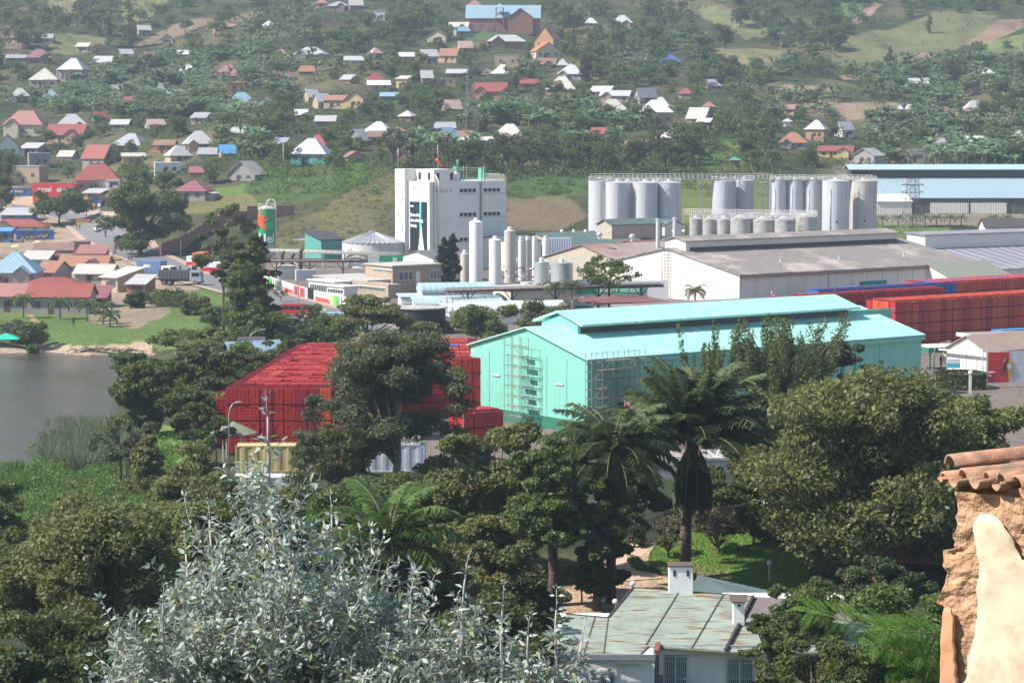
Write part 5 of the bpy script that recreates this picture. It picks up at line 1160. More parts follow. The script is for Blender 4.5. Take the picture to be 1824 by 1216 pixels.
t=thing('rusty_cap_tower','tiny white cupola on the rusty hip roof','cupola',hit(1404,247,700)+Vector((0,3,4))); mb=MB(); mb.bb((-1.1,-1.1,0),(1.1,1.1,1.6)); mb.build('box',WM('white'),t); mb=MB(); mb.add([(-1.8,-1.8,1.6),(1.8,-1.8,1.6),(1.8,1.8,1.6),(-1.8,1.8,1.6),(0,0,2.8)],[(0,1,4),(1,2,4),(2,3,4),(3,0,4),(0,3,2,1)]); mb.build('roof',RM('silver'),t)
t=thing('watch_hut','small green roofed watch hut on stilts at the wood edge','hut',hit(1309,305,620)); mb=MB()
for a in(-1,1):
    for b in(-1,1): mb.bar((a,b,0),(a,b,3),.18)
mb.build('stilts',WM('brick'),t); mb=MB(); mb.bb((-1.2,-1.2,2),(1.2,1.2,3.2)); mb.build('cabin',WM('mud'),t); mb=MB(); mb.add([(-1.8,-1.8,3.2),(1.8,-1.8,3.2),(1.8,1.8,3.2),(-1.8,1.8,3.2),(0,0,4.2)],[(0,1,4),(1,2,4),(2,3,4),(3,0,4),(0,3,2,1)]); mb.build('roof',RM('green'),t)
# ---- village by the road
VS=[
(-22,64,449,485,512,'hip','lblue','grey',0,'big grey blue hip roof at the left edge of the village',9),
(22,152,496,511,548,'hip','red','grey',-2,'long brick red hip roof behind the brown walled row',9),
(-12,50,508,527,556,'gable','pink','grey',-1,'left end house of the brown walled row with a pinkish roof',7),
(46,160,509,528,560,'gable','red','grey',-2,'brown walled row house with a long red roof and white window',7),
(150,190,514,530,548,'shed','maroon','mud',-4,'small maroon lean to at the right end of the brown walled row',5),
(130,200,473,487,507,'gable','cream','grey',-6,'grey tan house with a pale flat gabled roof in the village',7),
(166,224,480,494,520,'shed','cream','tan',-38,'long tan row house with a whitish roof running diagonally',7),
(222,262,494,506,527,'shed','silver','brick',-12,'brick end house with a whitish roof at the dump slope',6),
(100,192,457,473,488,'gable','rust','pinkw',-8,'low maroon and pink roof house behind the pale roofs',6),
(135,187,440,452,466,'shed','pink','brick',-2,'brick house with a bright salmon roof by the road',6),
(58,104,467,484,500,'gable','rust','grey',-20,'rusty roof beside the big grey blue roof',7),
(37,86,451,462,474,'shed','cream','turq',-3,'pale flat roof with a turquoise end wall',6),
(82,128,453,456,472,'flat','brown','brick',-4,'brick parapet building next to the turquoise wall',6),
(60,130,436,446,456,'shed','brown','mud',8,'low brown lean to with a blue fence top by the road',5),
(126,158,428,432,452,'flat','brown','brick',0,'brick block with a dark screen beside the road',4),
(0,36,470,474,500,'shed','silver','mud',-5,'small low shed between the grey blue roof and the brown row',4),
(-22,80,391,403,417,'hip','red','cream',-2,'long red roofed shop row across the road',8),
(0,57,373,383,394,'shed','silver','bluew',-5,'grey flat roofed shop with blue walls',7),
(-10,20,408,412,432,'shed','blue','bluew',0,'blue kiosk cut by the left edge at the road side',4),
(28,97,409,411,427,'flat','blue','bluew',7,'long vivid blue hoarding kiosk beside the market people',1.2),
(307,369,322,340,358,'hip','maroon','grey',-10,'maroon hip roofed house left of the grassy knoll',8),
(145,182,338,344,356,'shed','silver','tan',-12,'tan shop with a silver roof behind the big road tree',6),
(187,214,318,322,334,'flat','white','white',0,'small white wall house under the large brick red roof',5),
(135,160,390,393,402,'flat','orange','yellow',0,'small yellow wooden kiosk beside the road tree',2.5),
(16,56,332,336,350,'flat','dgrey','bluew',0,'blue painted shop front with white letters left of the red shop',6),
(163,181,348,356,373,'gablef','brown','bluew',-10,'small blue gable kiosk with painted round logos',5),
]
for r in VS: place_house(r[:10],380,depth=r[10])
put_=lambda s,px,row,size,nm,y0=600: None
p=hit(97,362,600); s=F/p.y
t=thing('red_shop','bright red shop with a big red fascia and white lettering','shop',p,-.06); mb=MB(); W=74/s
mb.bb((-W/2,0,-1),(W/2,7,30/s)); mb.build('wall',M('shop_red',(.62,.05,.06),.6,.06),t); mb=MB(); mb.bb((-W/2-.2,-1.6,18/s),(W/2,-1.3,36/s)); mb.bb((W/2,-1.6,18/s),(W/2+.2,7,34/s)); mb.build('fascia',M('shop_red',(.62,.05,.06)),t)
for x in(-W/2+.2,-W/2+2.6): mb=MB(); mb.bar((x,-1.4,0),(x,-1.4,20/s),.3); mb.build('post',M('shop_red',(.62,.05,.06)),t)
mb=MB(); mb.bb((-W/2+2.0,-.1,0),(-W/2+3.3,-.02,2.4)); mb.build('door',white,t)
put_text('airtel',2.0,t,(-W/2+1.7,-1.66,21/s),(PI/2,0,0),wt,bold=.03); put_text('airtel',2.0,t,(-W/2+7.4,-1.66,21/s),(PI/2,0,0),wt,bold=.03)
HBOX.append((55,140,324,362))
for o in list(COL.objects):
    if o.get('label','').startswith('blue painted shop front'):
        put_text('TIGO',1.0,o,(-1.6,-.12,1.2),(PI/2,0,0),wt,bold=.02); mb=MB(); mb.tube([(-3.2,-.1,.5),(-2.6,-.1,1.6),(-2.2,-.1,1.9)],.09,6); mb.build('swoosh',wt,o)
    if o.get('label','').startswith('small blue gable kiosk'):
        for x,c_ in((-.8,(.75,.2,.06)),(.8,(.7,.7,.7))): mb=MB(); mb.add([(x+.5*math.cos(a),-.12,1.3+.5*math.sin(a)) for a in [k*PI/6 for k in range(12)]],[tuple(range(12))]); mb.build('round_logo',M('logo%.1f'%x,c_),o)
# stepped brick wall on the knoll
t=thing('brick_wall','long stepped red brick retaining wall climbing the knoll','wall',hit(286,457,480)); mb=MB(); o=t.location; pts=[hit(286,457,480),hit(322,445,500),hit(345,430,520),hit(365,418,540),hit(390,405,550),hit(440,392,560),hit(524,383,560)]
bk=M('retaining_brick',(.30,.15,.11),.9,.2,scale=1.5,stain=(.2,.12,.1),stamt=.5)
for i in range(len(pts)-1):
    a,b=pts[i]-o,pts[i+1]-o; c=(a+b)/2; L=(b-a).xy.length; n=3 if i<4 else 1
    for k in range(n):
        q=a+(b-a)*((k+.5)/n); mb.box((q.x,q.y,q.z+.9),(L/n+.02,.3,4.2),math.atan2(b.y-a.y,b.x-a.x))
mb.build('wall',bk,t)
for px in(292,322): t=thing('concrete_post','pale concrete post before the stepped brick wall','post',hit(px,455,480),0,'concrete posts by the brick wall'); mb=MB(); mb.bar((0,0,0),(0,0,3.6),.22); mb.build('shaft',concrete,t)
# utility poles
for i,(px,rb,h,lab) in enumerate([(154,392,26,'dark pole behind the big road tree'),(1203,22,40,'pale double pole near the top edge'),(1309,75,40,'thin pole on the grassy upper slope'),(1391,105,30,'pole with a single wire on the right upper slope'),(505,300,48,'pole left of the turquoise house'),(1885,0,1,'')][:5]):
    p=hit(px,rb,640); s=F/p.y; t=thing('utility_pole',lab,'pole',p); mb=MB(); mb.tube([(0,0,-.5),(0,0,h/s)],[.16,.1],7); mb.build('shaft',concrete,t); mb=MB(); mb.bar((-.8,0,h/s-.5),(.8,0,h/s-.5),.1); mb.build('crossarm',grey,t)
for px,top in((716,262),(756,250)): pass
# red beach shelter etc
t=thing('beach_shelter','turquoise cloth beach shelter on wooden poles at the far shore','shelter',hit(8,620,380)+Vector((0,1.5,0))); mb=MB()
for a in(-1.8,-.6,.6,1.8):
    for b in(-1.2,1.2): mb.bar((a,b,-.3),(a,b,1.5),.09)
mb.build('poles',M('wood',(.2,.13,.08)),t); mb=MB(); mb.add([(-2.3,-1.6,1.4),(2.3,-1.6,1.4),(2.3,1.6,1.4),(-2.3,1.6,1.4),(0,0,2.3)],[(0,1,4),(1,2,4),(2,3,4),(3,0,4),(0,3,2,1)]); mb.build('cloth',M('cloth_teal',(.02,.42,.33)),t)
t=thing('beached_boats','heap of upturned weathered wooden boats and driftwood on the shore','driftwood',hit(185,628,380)+Vector((0,0,.1))); mb=MB(); random.seed(3)
for k in range(34):
    x=random.uniform(-5,5); a=random.uniform(-.9,.9); l=random.uniform(.8,2.2); mb.tube([(x-l*math.cos(a)/1,random.uniform(-.5,.5),random.uniform(0,.2)),(x,random.uniform(-.3,.3),random.uniform(.3,.8)),(x+l*math.cos(a),random.uniform(-.5,.5),random.uniform(0,.2))],[.05,.14,.04],5)
mb.build('planks',M('drift',(.25,.19,.15),.9,.3),t)
# thatched hut & blue roofed house near the lake trees
t=thing('garden_hut','round hut with a pale green thatched umbrella roof and posts','hut',WP(412,252,0)); mb=MB(); n=16; mb.lathe([(0,3.9),(.9,3.5),(2.4,2.75),(2.3,2.7),(.8,3.4),(0,3.8)],n,smooth=False); mb.build('roof',M('thatch',(.25,.27,.20),.9,.2,rib=3,ribd=.05),t)
for k in range(6): mb=MB(); a=k*PI/3; mb.bar((1.8*math.cos(a),1.8*math.sin(a),0),(1.8*math.cos(a),1.8*math.sin(a),2.8),.12); mb.build('post',white,t)
t=house('lake_house','dark walled lake house with a steep light blue sheet roof and one white window','house',WP(462,318,0),math.radians(25),6.5,6,3.4,2.2,'gable','lblue','mud',nwin=1)
t=block('lake_cabin','dark cabin wall with a white framed window behind the trees','cabin',425,322,3,4,5.5,M('dark_cabin',(.04,.04,.05)),darkm,z=0,rz=.1); windows(t,'y',[(.4,1.2,3.6,4.7)])
# ---- foreground bungalow
roofg=M('bungalow_roof',(.27,.32,.26),.65,.14,scale=.7,rib=2.2,ribd=.03,stripe='y',stain=(.17,.19,.15),stscale=.5,stamt=.6)
streaks(roofg)
streaks(roofg,0,(.10,.11,.09),.62,.8)
def at(px,row,z): return G(px,row,z)
t=thing('bungalow','white bungalow with a pale green corrugated roof streaked with rust','house',(7,150,0),0)
o=t.location
def L_(v): return Vector(v)-o
ky=.115; y00=148.6
def PL(px,row,dz=0):
    r=ray(px,row); t_=(2.9+dz-ky*y00-CAMZ)/(r.z-ky*r.y); return Vector((r.x*t_,r.y*t_,CAMZ+r.z*t_))
a=PL(1155,1149); b=PL(1292,1158); c=PL(1342,1062); d=PL(1128,1046); a2=PL(985,1160); c0=PL(1138,1166); e_=PL(1083,1100)
mb=MB(); mb.slab([L_(a2),L_(c0),L_(PL(1146,1157)),L_(e_),L_(PL(1008,1093))],.12); mb.slab([L_(PL(1146,1157)),L_(a),L_(b),L_(c),L_(d),L_(e_)],.12); r1=mb.build('roof',roofg,t)
b3=PL(1560,1161,-.1)
mb=MB(); mb.slab([L_(PL(1296,1160,-.1)),L_(b3),L_(PL(1560,1106,-.1)),L_(PL(1322,1100,-.1))],.1); mb.build('roof',roofg,t)
mb=MB(); mb.slab([L_(PL(1323,1099,-.1)),L_(PL(1560,1106,-.1)),L_(PL(1560,1072,-.1)),L_(PL(1342,1062,-.1))],.1); mb.build('roof',M('brown_tiles',(.20,.16,.16),.9,.3,scale=6,rib=3,ribd=.05,stripe='y'),t)
mb=MB(); mb.slab([L_(at(1229,1053,3.9)),L_(at(1345,1066,3.9)),L_(at(1420,1062,3.4)),L_(at(1243,1023,4.3))],.1); mb.build('roof',M('rear_roof_blue',(.10,.15,.15),.6,.1,rib=4,ribd=.03),t)
U=Vector((0,0,.03)); mb=MB()
for q0,q1,w_ in [((1075,1163),(1083,1100),.05),((1150,1149),(1208,1056),.06),((1232,1154),(1288,1059),.06),((1040,1162),(1060,1097),.05)]: mb.bar(L_(PL(*q0))+U,L_(PL(*q1))+U,w_)
mb.build('roof_seams',M('seam_dark',(.12,.10,.09)),t)
mb=MB(); mb.bar(L_(b)+U,L_(c)+U,.16); mb.bar(L_(d),L_(e_),.14); mb.bar(L_(e_),L_(PL(1008,1093)),.12); mb.bar(L_(d),L_(c),.1); mb.build('verge_boards',M('verge_dark',(.05,.04,.04)),t)
xw0=L_(a2).x+.4; xj=L_(a).x+.3; xw1=L_(b3).x; yl=L_(c0).y+.5; ym=L_(a).y+.45
mb=MB(); mb.prism([(yl,-1.5),(yl+8,-1.5),(yl+8,3.6),(yl,2.72)],xw0,xj,'x'); mb.prism([(ym,-1.5),(ym+11,-1.5),(ym+11,4.0),(ym,2.9)],xj+.01,xw1,'x'); mb.build('wall',M('bungalow_white',(.84,.83,.82),.85,.05,stain=(.5,.5,.48),stscale=.4,stamt=.3),t)
mb=MB(); mb.bb((xw0-.5,yl-.55,2.5),(xj,yl-.43,2.84)); mb.bb((xj-.1,yl-.5,2.5),(xj+.05,ym-.4,2.84)); mb.bb((xj+.05,ym-.55,2.75),(xw1,ym-.43,3.03)); mb.build('gutter_board',M('gutter_grey',(.30,.32,.33),.6),t)
mb=MB(); mb.bb((xw0-.4,yl-.42,2.25),(xj,yl-.3,2.5)); mb.bb((xj+.1,ym-.42,2.45),(xw1,ym-.3,2.75)); mb.build('soffit_board',white,t)
mb=MB(); mb.bar((xj+.1,yl-.3,2.9),(xj+.3,ym-.3,3.05),.3); mb.build('red_flashing',M('flash_red',(.25,.07,.05)),t)
def bwin(x0,x1,z0,z1,y):
    f=MB(); f.bb((x0-.12,y-.06,z0-.1),(x1+.12,y+.02,z1+.12)); fo=f.build('window',white,t); g=MB(); n=max(2,int((x1-x0)/.7)); 
    for k in range(n): g.bb((x0+(x1-x0)*k/n+.05,y-.075,z0),(x0+(x1-x0)*(k+1)/n-.05,y-.062,z1))
    g.build('pane',M('pane_teal',(.12,.2,.2),.15,.2,spec=.6),fo); g=MB()
    for k in range(int((x1-x0)/.12)+1): g.bar((x0+k*.12,y-.16,z0-.1),(x0+k*.12,y-.16,z1+.25),.022)
    for z in(z0+.3,z1-.2): g.bar((x0,y-.16,z),(x1,y-.16,z),.025)
    g.build('bars',M('bar_white',(.7,.7,.7)),fo)
x=L_(at(1166,1190,2)).x; bwin(x,x+2.1,.6,2.2,ym); x=L_(at(1300,1190,2)).x; bwin(x,x+1.6,.6,2.05,ym); x=L_(at(1070,1205,1.5)).x; bwin(x,x+.85,.4,1.7,yl)
mb=MB(); mb.bb((xj+.35,ym-.4,1.2),(xj+.6,ym-.1,2.9)); mb.build('downpipe',white,t)
# chimneys
def chim(px,row,z0,w,h,lab,roof):
    p=at(px,row,z0); mb=MB(); q=L_(p); mb.bb((q.x-w/2,q.y-.1,q.z-.8),(q.x+w/2,q.y+w*.8,q.z+h)); ch=mb.build('chimney',M('bungalow_white',(.84,.83,.82)),t); mb=MB(); mb.bb((q.x-w/2-.08,q.y-.18,q.z+h),(q.x+w/2+.08,q.y+w*.8+.08,q.z+h+.1))
    if roof: mb.prism([(q.y-.35,q.z+h+.1),(q.y+w*.8+.25,q.z+h+.1),(q.y+w*.4,q.z+h+.45)],q.x-w/2-.2,q.x+w/2+.2,'x')
    mb.build('cap',M('cap_dark',(.12,.09,.07)),ch); mb=MB()
    for s_ in((-.22,.22) if not roof else (0,)): mb.bb((q.x+s_*w*1.3-.08,q.y-.13,q.z+h*.6),(q.x+s_*w*1.3+.08,q.y-.11,q.z+h*.85))
    mb.build('flue_holes',dark,ch)
chim(1213,1050,4.4,1.5,1.5,'',False); chim(1316,1090,4.2,.68,.62,'',True)
lg=M('globe_white',(.75,.75,.75),.3,.02)
for i,(px,row,lab) in enumerate([(1127,1041,'round white globe lamp at the roof corner'),(1096,1073,'round white globe lamp beside the verge of the green roof'),(1370,1020,'round white globe lamp on a post on the lawn')]):
    p=hit(px,row+14,160) if i==2 else at(px,row,4.2 if i==0 else 3.6); t=thing('globe_lamp',lab,'lamp',p-Vector((0,0,0 if i==2 else 1.2))); mb=MB(); mb.bar((0,0,0),(0,0,1.2),.06); mb.build('post',white,t); mb=MB(); mb.lathe([(0,1.1)]+[(.19*math.sin(PI*k/8),1.28-.19*math.cos(PI*k/8)) for k in range(1,8)]+[(0,1.47)],14); mb.build('globe',lg,t)
# garden walls and fence
gb=M('garden_brick',(.40,.20,.13),.9,.15,scale=2,stain=(.25,.15,.1),stamt=.5)
for (x0,r0,x1,r1,h,lab) in [(1335,930,1392,945,1.7,'terracotta garden wall behind the lawn'),(1560,1004,1720,1006,2.2,'dark red garden wall under the big right tree')]:
    a=hit(x0,r0,150); b=hit(x1,r1,150); t=thing('garden_wall',lab,'wall',a,math.atan2(b.y-a.y,b.x-a.x)); mb=MB(); L=(b-a).length; mb.bb((0,-.15,-2),(L,.15,h)); mb.build('wall',gb,t); mb=MB(); mb.bb((-.1,-.22,h),(L+.1,.22,h+.12)); mb.build('coping',concrete,t)
def fence(lab,a,b,h,n,mat):
    t=thing('iron_fence',lab,'fence',a,math.atan2(b.y-a.y,b.x-a.x)); L=(b-a).xy.length; mb=MB(); dz=(b.z-a.z)
    for k in range(n+1): z=dz*k/n; mb.bar((L*k/n,0,z-.3),(L*k/n,0,z+h),.05)
    mb.bar((0,0,.2),(L,0,dz+.2),.05); mb.bar((0,0,h-.1),(L,0,dz+h-.1),.05); mb.build('bars',mat,t)
fence('dark iron driveway gate between the shrubs',hit(1115,968,150),hit(1180,965,150),2.3,22,darkm)
fence('iron fence along the top of the lawn',hit(1250,948,150),hit(1340,938,150),1.8,34,darkm)
fence('white picket gate beside the round hedge',hit(1734,668,250),hit(1748,668,250),2.2,8,white)
# ================================================================ VEHICLES
tyre=M('tyre',(.02,.02,.02),.9); rim=M('rim',(.35,.35,.35),.4,metal=.6); glassd=M('car_glass',(.02,.025,.03),.1,spec=.6); lampm=M('lamp_glass',(.7,.6,.4),.2); tail=M('tail_lamp',(.5,.02,.02),.3)
def wheel(t,x,y,r=.36,w=.24):
    def cyl(r,w): 
        mb=MB(); n=16; vs=[];
        for s in(-w/2,w/2): vs+=[(x+r*math.cos(2*PI*k/n),y+s,r0+r*math.sin(2*PI*k/n)) for k in range(n)]
        mb.add(vs,[tuple(range(n)),tuple(range(2*n-1,n-1,-1))]+[(k,k+n,(k+1)%n+n,(k+1)%n) for k in range(n)]); return mb
    r0=r; o=cyl(r,w).build('wheel',tyre,t); cyl(r*.55,w+.04).build('rim',rim,o)
def van(label,loc,rz,col,L=4.9,W=1.8,H_=2.05):
    t=thing('minibus',label,'minibus',loc,rz); mb=MB(); h=H_
    mb.prism([(0,.35),(L,.35),(L,h*.5),(L-.25,h*.55),(L-1.2,h*.96),(L-1.6,h),(.15,h),(0,h*.9)],-W/2,W/2,'y'); mb.build('body',M('van_'+str(col),col,.35,.04,spec=.6),t)
    for s in(-1,1):
        for a,b in((.4,1.3),(1.4,2.4),(2.5,3.4)): 
            g=MB(); g.bb((a,s*(W/2+.005)-.01,h*.55),(b,s*(W/2+.005)+.01,h*.85)); g.build('side_window',glassd,t)
        g=MB(); y=s*(W/2+.01); g.add([(3.5,y,h*.55),(4.35,y,h*.55),(3.9,y,h*.82),(3.5,y,h*.85)],[(0,1,2,3)]); g.build('side_window',glassd,t)
        for x in(.9,L-.95): wheel(t,x,s*(W/2-.1),.34)
        g=MB(); g.bb((L-.02,s*.6-.15,.75),(L+.03,s*.6+.15,.95)); g.build('headlight',lampm,t); g=MB(); g.bb((-.03,s*.75-.08,.8),(.02,s*.75+.08,1.3)); g.build('tail_light',tail,t)
    g=MB(); g.add([(L-.27,-W/2+.12,h*.56),(L-.27,W/2-.12,h*.56),(L-1.17,W/2-.2,h*.95),(L-1.17,-W/2+.2,h*.95)],[(0,1,2,3)]); o=g.build('windscreen',glassd,t); o.location=(.03,0,.03)
    g=MB(); g.bb((-.03,-W/2+.2,h*.55),(.0,W/2-.2,h*.85)); g.build('rear_window',glassd,t); g=MB(); g.bb((-.08,-W/2,.35),(.0,W/2,.55)); g.bb((L,-W/2,.35),(L+.08,W/2,.55)); g.build('bumper',darkm,t)
    return t
def gnd(px,row,y0=300,dz=.1): p=hit(px,row,y0); return Vector((p.x,p.y,p.z+dz))
van('small white minibus driving along the village road',gnd(177,414,500),math.radians(105),(.7,.7,.7))
van('bright red minibus on the road behind the trees',gnd(503,563,300),math.radians(-8),(.5,.02,.03),L=5.2)
def car(label,loc,rz,col):
    t=thing('parked_car',label,'car',loc,rz); mb=MB(); W=1.75; mb.prism([(0,.35),(4.4,.35),(4.4,.8),(3.4,.95),(2.7,1.4),(1.2,1.45),(.5,1.0),(0,.95)],-W/2,W/2,'y'); mb.build('body',M('car_'+str(col),col,.3,.03,spec=.7),t)
    for s in(-1,1):
        g=MB(); y=s*(W/2+.01); g.add([(.75,y,.98),(3.2,y,.98),(2.6,y,1.34),(1.25,y,1.38)],[(0,1,2,3)]); g.build('side_window',glassd,t)
        for x in(.8,3.5): wheel(t,x,s*(W/2-.1),.32,.2)
        g=MB(); g.bb((4.38,s*.6-.15,.6),(4.43,s*.6+.15,.75)); g.build('headlight',lampm,t)
car('dark blue black parked car in front of the red minibus',gnd(500,584,300),.05,(.02,.025,.04))
def lorry(label,loc,rz,boxcol,cab,L=8.5,dump=False):
    t=thing('lorry',label,'lorry',loc,rz); W=2.4; z0=1.25; h=1.7 if dump else 2.6; bl=L-2.6
    mb=MB()
    if dump:
        mb.bb((0,-W/2,z0),(bl,W/2,z0+.1))
        for s in(-1,1): mb.bb((0,s*W/2-.05,z0),(bl,s*W/2+.05,z0+h))
        mb.bb((0,-W/2,z0),(.1,W/2,z0+h)); mb.bb((bl-.1,-W/2,z0),(bl,W/2,z0+h+.3))
        for k in range(8):
            for s in(-1,1): mb.bb((k*bl/8,s*(W/2+.08)-.03,z0),(k*bl/8+.1,s*(W/2+.08)+.03,z0+h))
    else:
        mb.bb((0,-W/2,z0),(bl,W/2,z0+h))
        for k in range(22):
            for s in(-1,1): mb.bb((k*bl/22,s*(W/2+.02)-.02,z0+.1),(k*bl/22+.14,s*(W/2+.02)+.02,z0+h-.1))
    bx=mb.build('load_box',M('box_'+str(boxcol),boxcol,.6,.1,stain=tuple(c*.6 for c in boxcol)),t)
    if not dump: put_text('MSC',.9,bx,(bl*.3,-W/2-.06,z0+1.2),(PI/2,0,0),wt,bold=.02)
    mb=MB(); x=bl+.25; mb.prism([(x,.7),(L,.7),(L,1.7),(L-.2,2.75),(L-.6,2.9),(x,2.9)],-W/2,W/2,'y'); cb=mb.build('cab',M('cab_'+str(cab),cab,.4,.05),t)
    g=MB(); g.add([(L+.02,-W/2+.15,1.75),(L+.02,W/2-.15,1.75),(L-.17,W/2-.15,2.65),(L-.17,-W/2+.15,2.65)],[(0,1,2,3)]); g.build('windscreen',glassd,cb)
    for s in(-1,1):
        g=MB(); g.bb((x+.5,s*(W/2+.01)-.01,1.8),(L-.35,s*(W/2+.01)+.01,2.5)); g.build('side_window',glassd,cb); g=MB(); g.bb((L,s*.85-.2,.85),(L+.04,s*.85+.2,1.05)); g.build('headlight',lampm,cb)
        for xx in(.9,2.1,L-1.0): wheel(t,xx,s*(W/2-.15),.5,.3)
    mb=MB(); mb.bb((0,-.5,.75),(L-.3,.5,1.2)); mb.bb((L,-W/2,.45),(L+.15,W/2,.85)); mb.build('chassis',darkm,t); return t
lorry('lorry carrying a blue grey container with a pale cab, on the roadside',gnd(250,497,400),math.radians(-28),(.13,.20,.36),(.7,.66,.6))
lorry('dark grey tipper lorry with a grey cab parked in front of the container lorry',gnd(286,508,400),math.radians(-6),(.10,.11,.13),(.32,.35,.4),dump=True)
t=lorry('orange lorry trailer half hidden behind the tall vine tree',gnd(352,483,440),math.radians(80),(.5,.16,.06),(.5,.16,.06))
t=block('red_white_kiosk','small kiosk painted red below and white above by the road','kiosk',331,560,4.2,2,2.2,wt,None,rz=-.15); mb=MB(); mb.bb((-.03,-.06,0),(4.23,-.02,1.0)); mb.build('red_base',redp,t)
t=block('red_white_kiosk','red and white painted roadside booth beside the orange trailer','kiosk',360,540,4,2,2.2,wt,None,rz=-.15); mb=MB(); mb.bb((-.03,-.06,0),(4.03,-.02,1.1)); mb.build('red_base',redp,t)
# ================================================================ PEOPLE
def body(pose):
    # joints: x lateral, y forward ; z up
    sw={'stand':0,'walk':.28,'stride':-.32}[pose]
    J={'pel':(0,0,.95),'chest':(0,0,1.28),'neck':(0,0,1.48),'head':(0,.02,1.58),'crown':(0,.01,1.71),
       'shL':(-.19,0,1.42),'elL':(-.25,-.05-sw*.5,1.14),'haL':(-.24,.08-sw*.6,.90),'fiL':(-.24,.10-sw*.6,.80),'shR':(.19,0,1.42),'elR':(.25,-.05+sw*.5,1.14),'haR':(.24,.08+sw*.6,.90),'fiR':(.24,.10+sw*.6,.80),
       'hpL':(-.1,0,.90),'knL':(-.11,sw*.55+.03,.50),'anL':(-.11,sw,.09),'toL':(-.12,sw+.15,.03),'hpR':(.1,0,.90),'knR':(.11,-sw*.45+.03,.50),'anR':(.11,-sw,.09),'toR':(.12,-sw+.15,.03)}
    R={'pel':.13,'chest':.15,'neck':.055,'head':.085,'crown':.07,'shL':.065,'elL':.045,'haL':.032,'fiL':.025,'hpL':.09,'knL':.062,'anL':.045,'toL':.035}
    E=[('pel','chest'),('chest','neck'),('neck','head'),('head','crown'),('chest','shL'),('shL','elL'),('elL','haL'),('haL','fiL'),('chest','shR'),('shR','elR'),('elR','haR'),('haR','fiR'),('pel','hpL'),('hpL','knL'),('knL','anL'),('anL','toL'),('pel','hpR'),('hpR','knR'),('knR','anR'),('anR','toR')]
    ks=list(J); me=bpy.data.meshes.new('person'); me.from_pydata([J[k] for k in ks],[(ks.index(a),ks.index(b)) for a,b in E],[])
    o=bpy.data.objects.new('p',me); COL.objects.link(o); o.modifiers.new('s','SKIN')
    for i,k in enumerate(ks):
        r=R.get(k,R.get(k.replace('R','L') if k.endswith('R') else k,.06)); me.skin_vertices[0].data[i].radius=(r,r); me.skin_vertices[0].data[i].use_root=(k=='pel')
    o.modifiers.new('u','SUBSURF').levels=1; bpy.context.view_layer.update()
    m2=bpy.data.meshes.new_from_object(o.evaluated_get(bpy.context.evaluated_depsgraph_get())); bpy.data.objects.remove(o)
    m2.materials.clear()
    for p in m2.polygons:
        c=p.center; 
        if c.z>1.67 or (c.z>1.56 and c.y<-.02): mi=2
        elif c.z>1.47 or (abs(c.x)>.2 and c.z<1.15): mi=0
        elif c.z>.93: mi=1
        elif c.z<.07: mi=2
        else: mi=3
        p.material_index=mi; p.use_smooth=True
    return m2
BM={k:body(k) for k in('stand','walk','stride')}
skin=M('skin',(.12,.06,.04),.6); hair=M('hair',(.015,.012,.01)); 
def cloth(n,c): return M('cloth_'+n,c,.9)
CL={'white':(.65,.65,.63),'red':(.5,.05,.05),'blue':(.08,.15,.4),'black':(.03,.03,.035),'hivis':(.45,.75,.08),'orange':(.65,.2,.08),'yellow':(.6,.5,.08),'teal':(.05,.35,.35),'brown':(.2,.12,.08),'navy':(.03,.05,.12)}
def person(label,loc,rz,pose,top,bottom,group=None,s=1):
    me=BM[pose]; o=bpy.data.objects.new('person',me); COL.objects.link(o)
    if len(me.materials)==0:
        for m in(skin,cloth('white',CL['white']),hair,cloth('black',CL['black'])): me.materials.append(m)
    for i,m in((1,cloth(top,CL[top])),(3,cloth(bottom,CL[bottom]))): o.material_slots[i].link='OBJECT'; o.material_slots[i].material=m
    o.location=loc; o.rotation_euler=(0,0,rz); o.scale=(s,s,s); return tag(o,label,'person',group)
PP=[(137,409,'stand','black','brown','person in black standing under the road tree'),(142,409,'stand','red','navy','person in a red top beside the one in black'),(126,406,'stand','navy','black','person in dark clothes leaning by the yellow kiosk'),
(195,413,'walk','blue','navy','person in a blue shirt walking on the right verge of the bend'),(238,446,'walk','black','black','person in long black clothes on the right roadside'),(205,456,'walk','red','black','person in red walking near the lamp post'),
(229,468,'walk','navy','black','left one of two people walking down the road'),(234,468,'stride','black','navy','right one of two people walking down the road'),(265,488,'stand','hivis','navy','person in a yellow green vest behind the container lorry'),
(321,487,'stride','black','navy','person in dark clothes crossing behind the tipper lorry'),(343,486,'stand','black','black','person in black beside the red and white kiosk'),
(107,575,'walk','navy','teal','person in blue on the grass path by the lake'),(131,582,'walk','black','navy','person bending forward on the green bank'),
(478,514,'walk','red','black','person in a red shirt beside the painted wall'),(483,514,'stand','navy','black','person in navy beside the one in red'),(492,519,'stride','white','navy','person in white at the painted wall'),(496,519,'walk','white','black','second person in white at the painted wall'),
(606,545,'stand','hivis','navy','guard in a bright vest by the wall end'),(580,565,'walk','hivis','navy','guard in a bright vest walking by the open gate'),(1685,650,'stand','white','black','person in a white shirt beside the round hedge'),(1681,645,'stand','yellow','navy','person in yellow behind the one in white'),(1676,655,'stand','navy','black','person in navy near the round hedge'),(1640,905,'stand','red','black','')]
for (px,row,pose,a,b,lab) in PP[:-1]: person(lab,gnd(px,row,280 if px<1600 else 250,.05),random.uniform(-2,2),pose,a,b)
random.seed(5)
mk=['person in %s near the blue hoarding, in the market crowd']
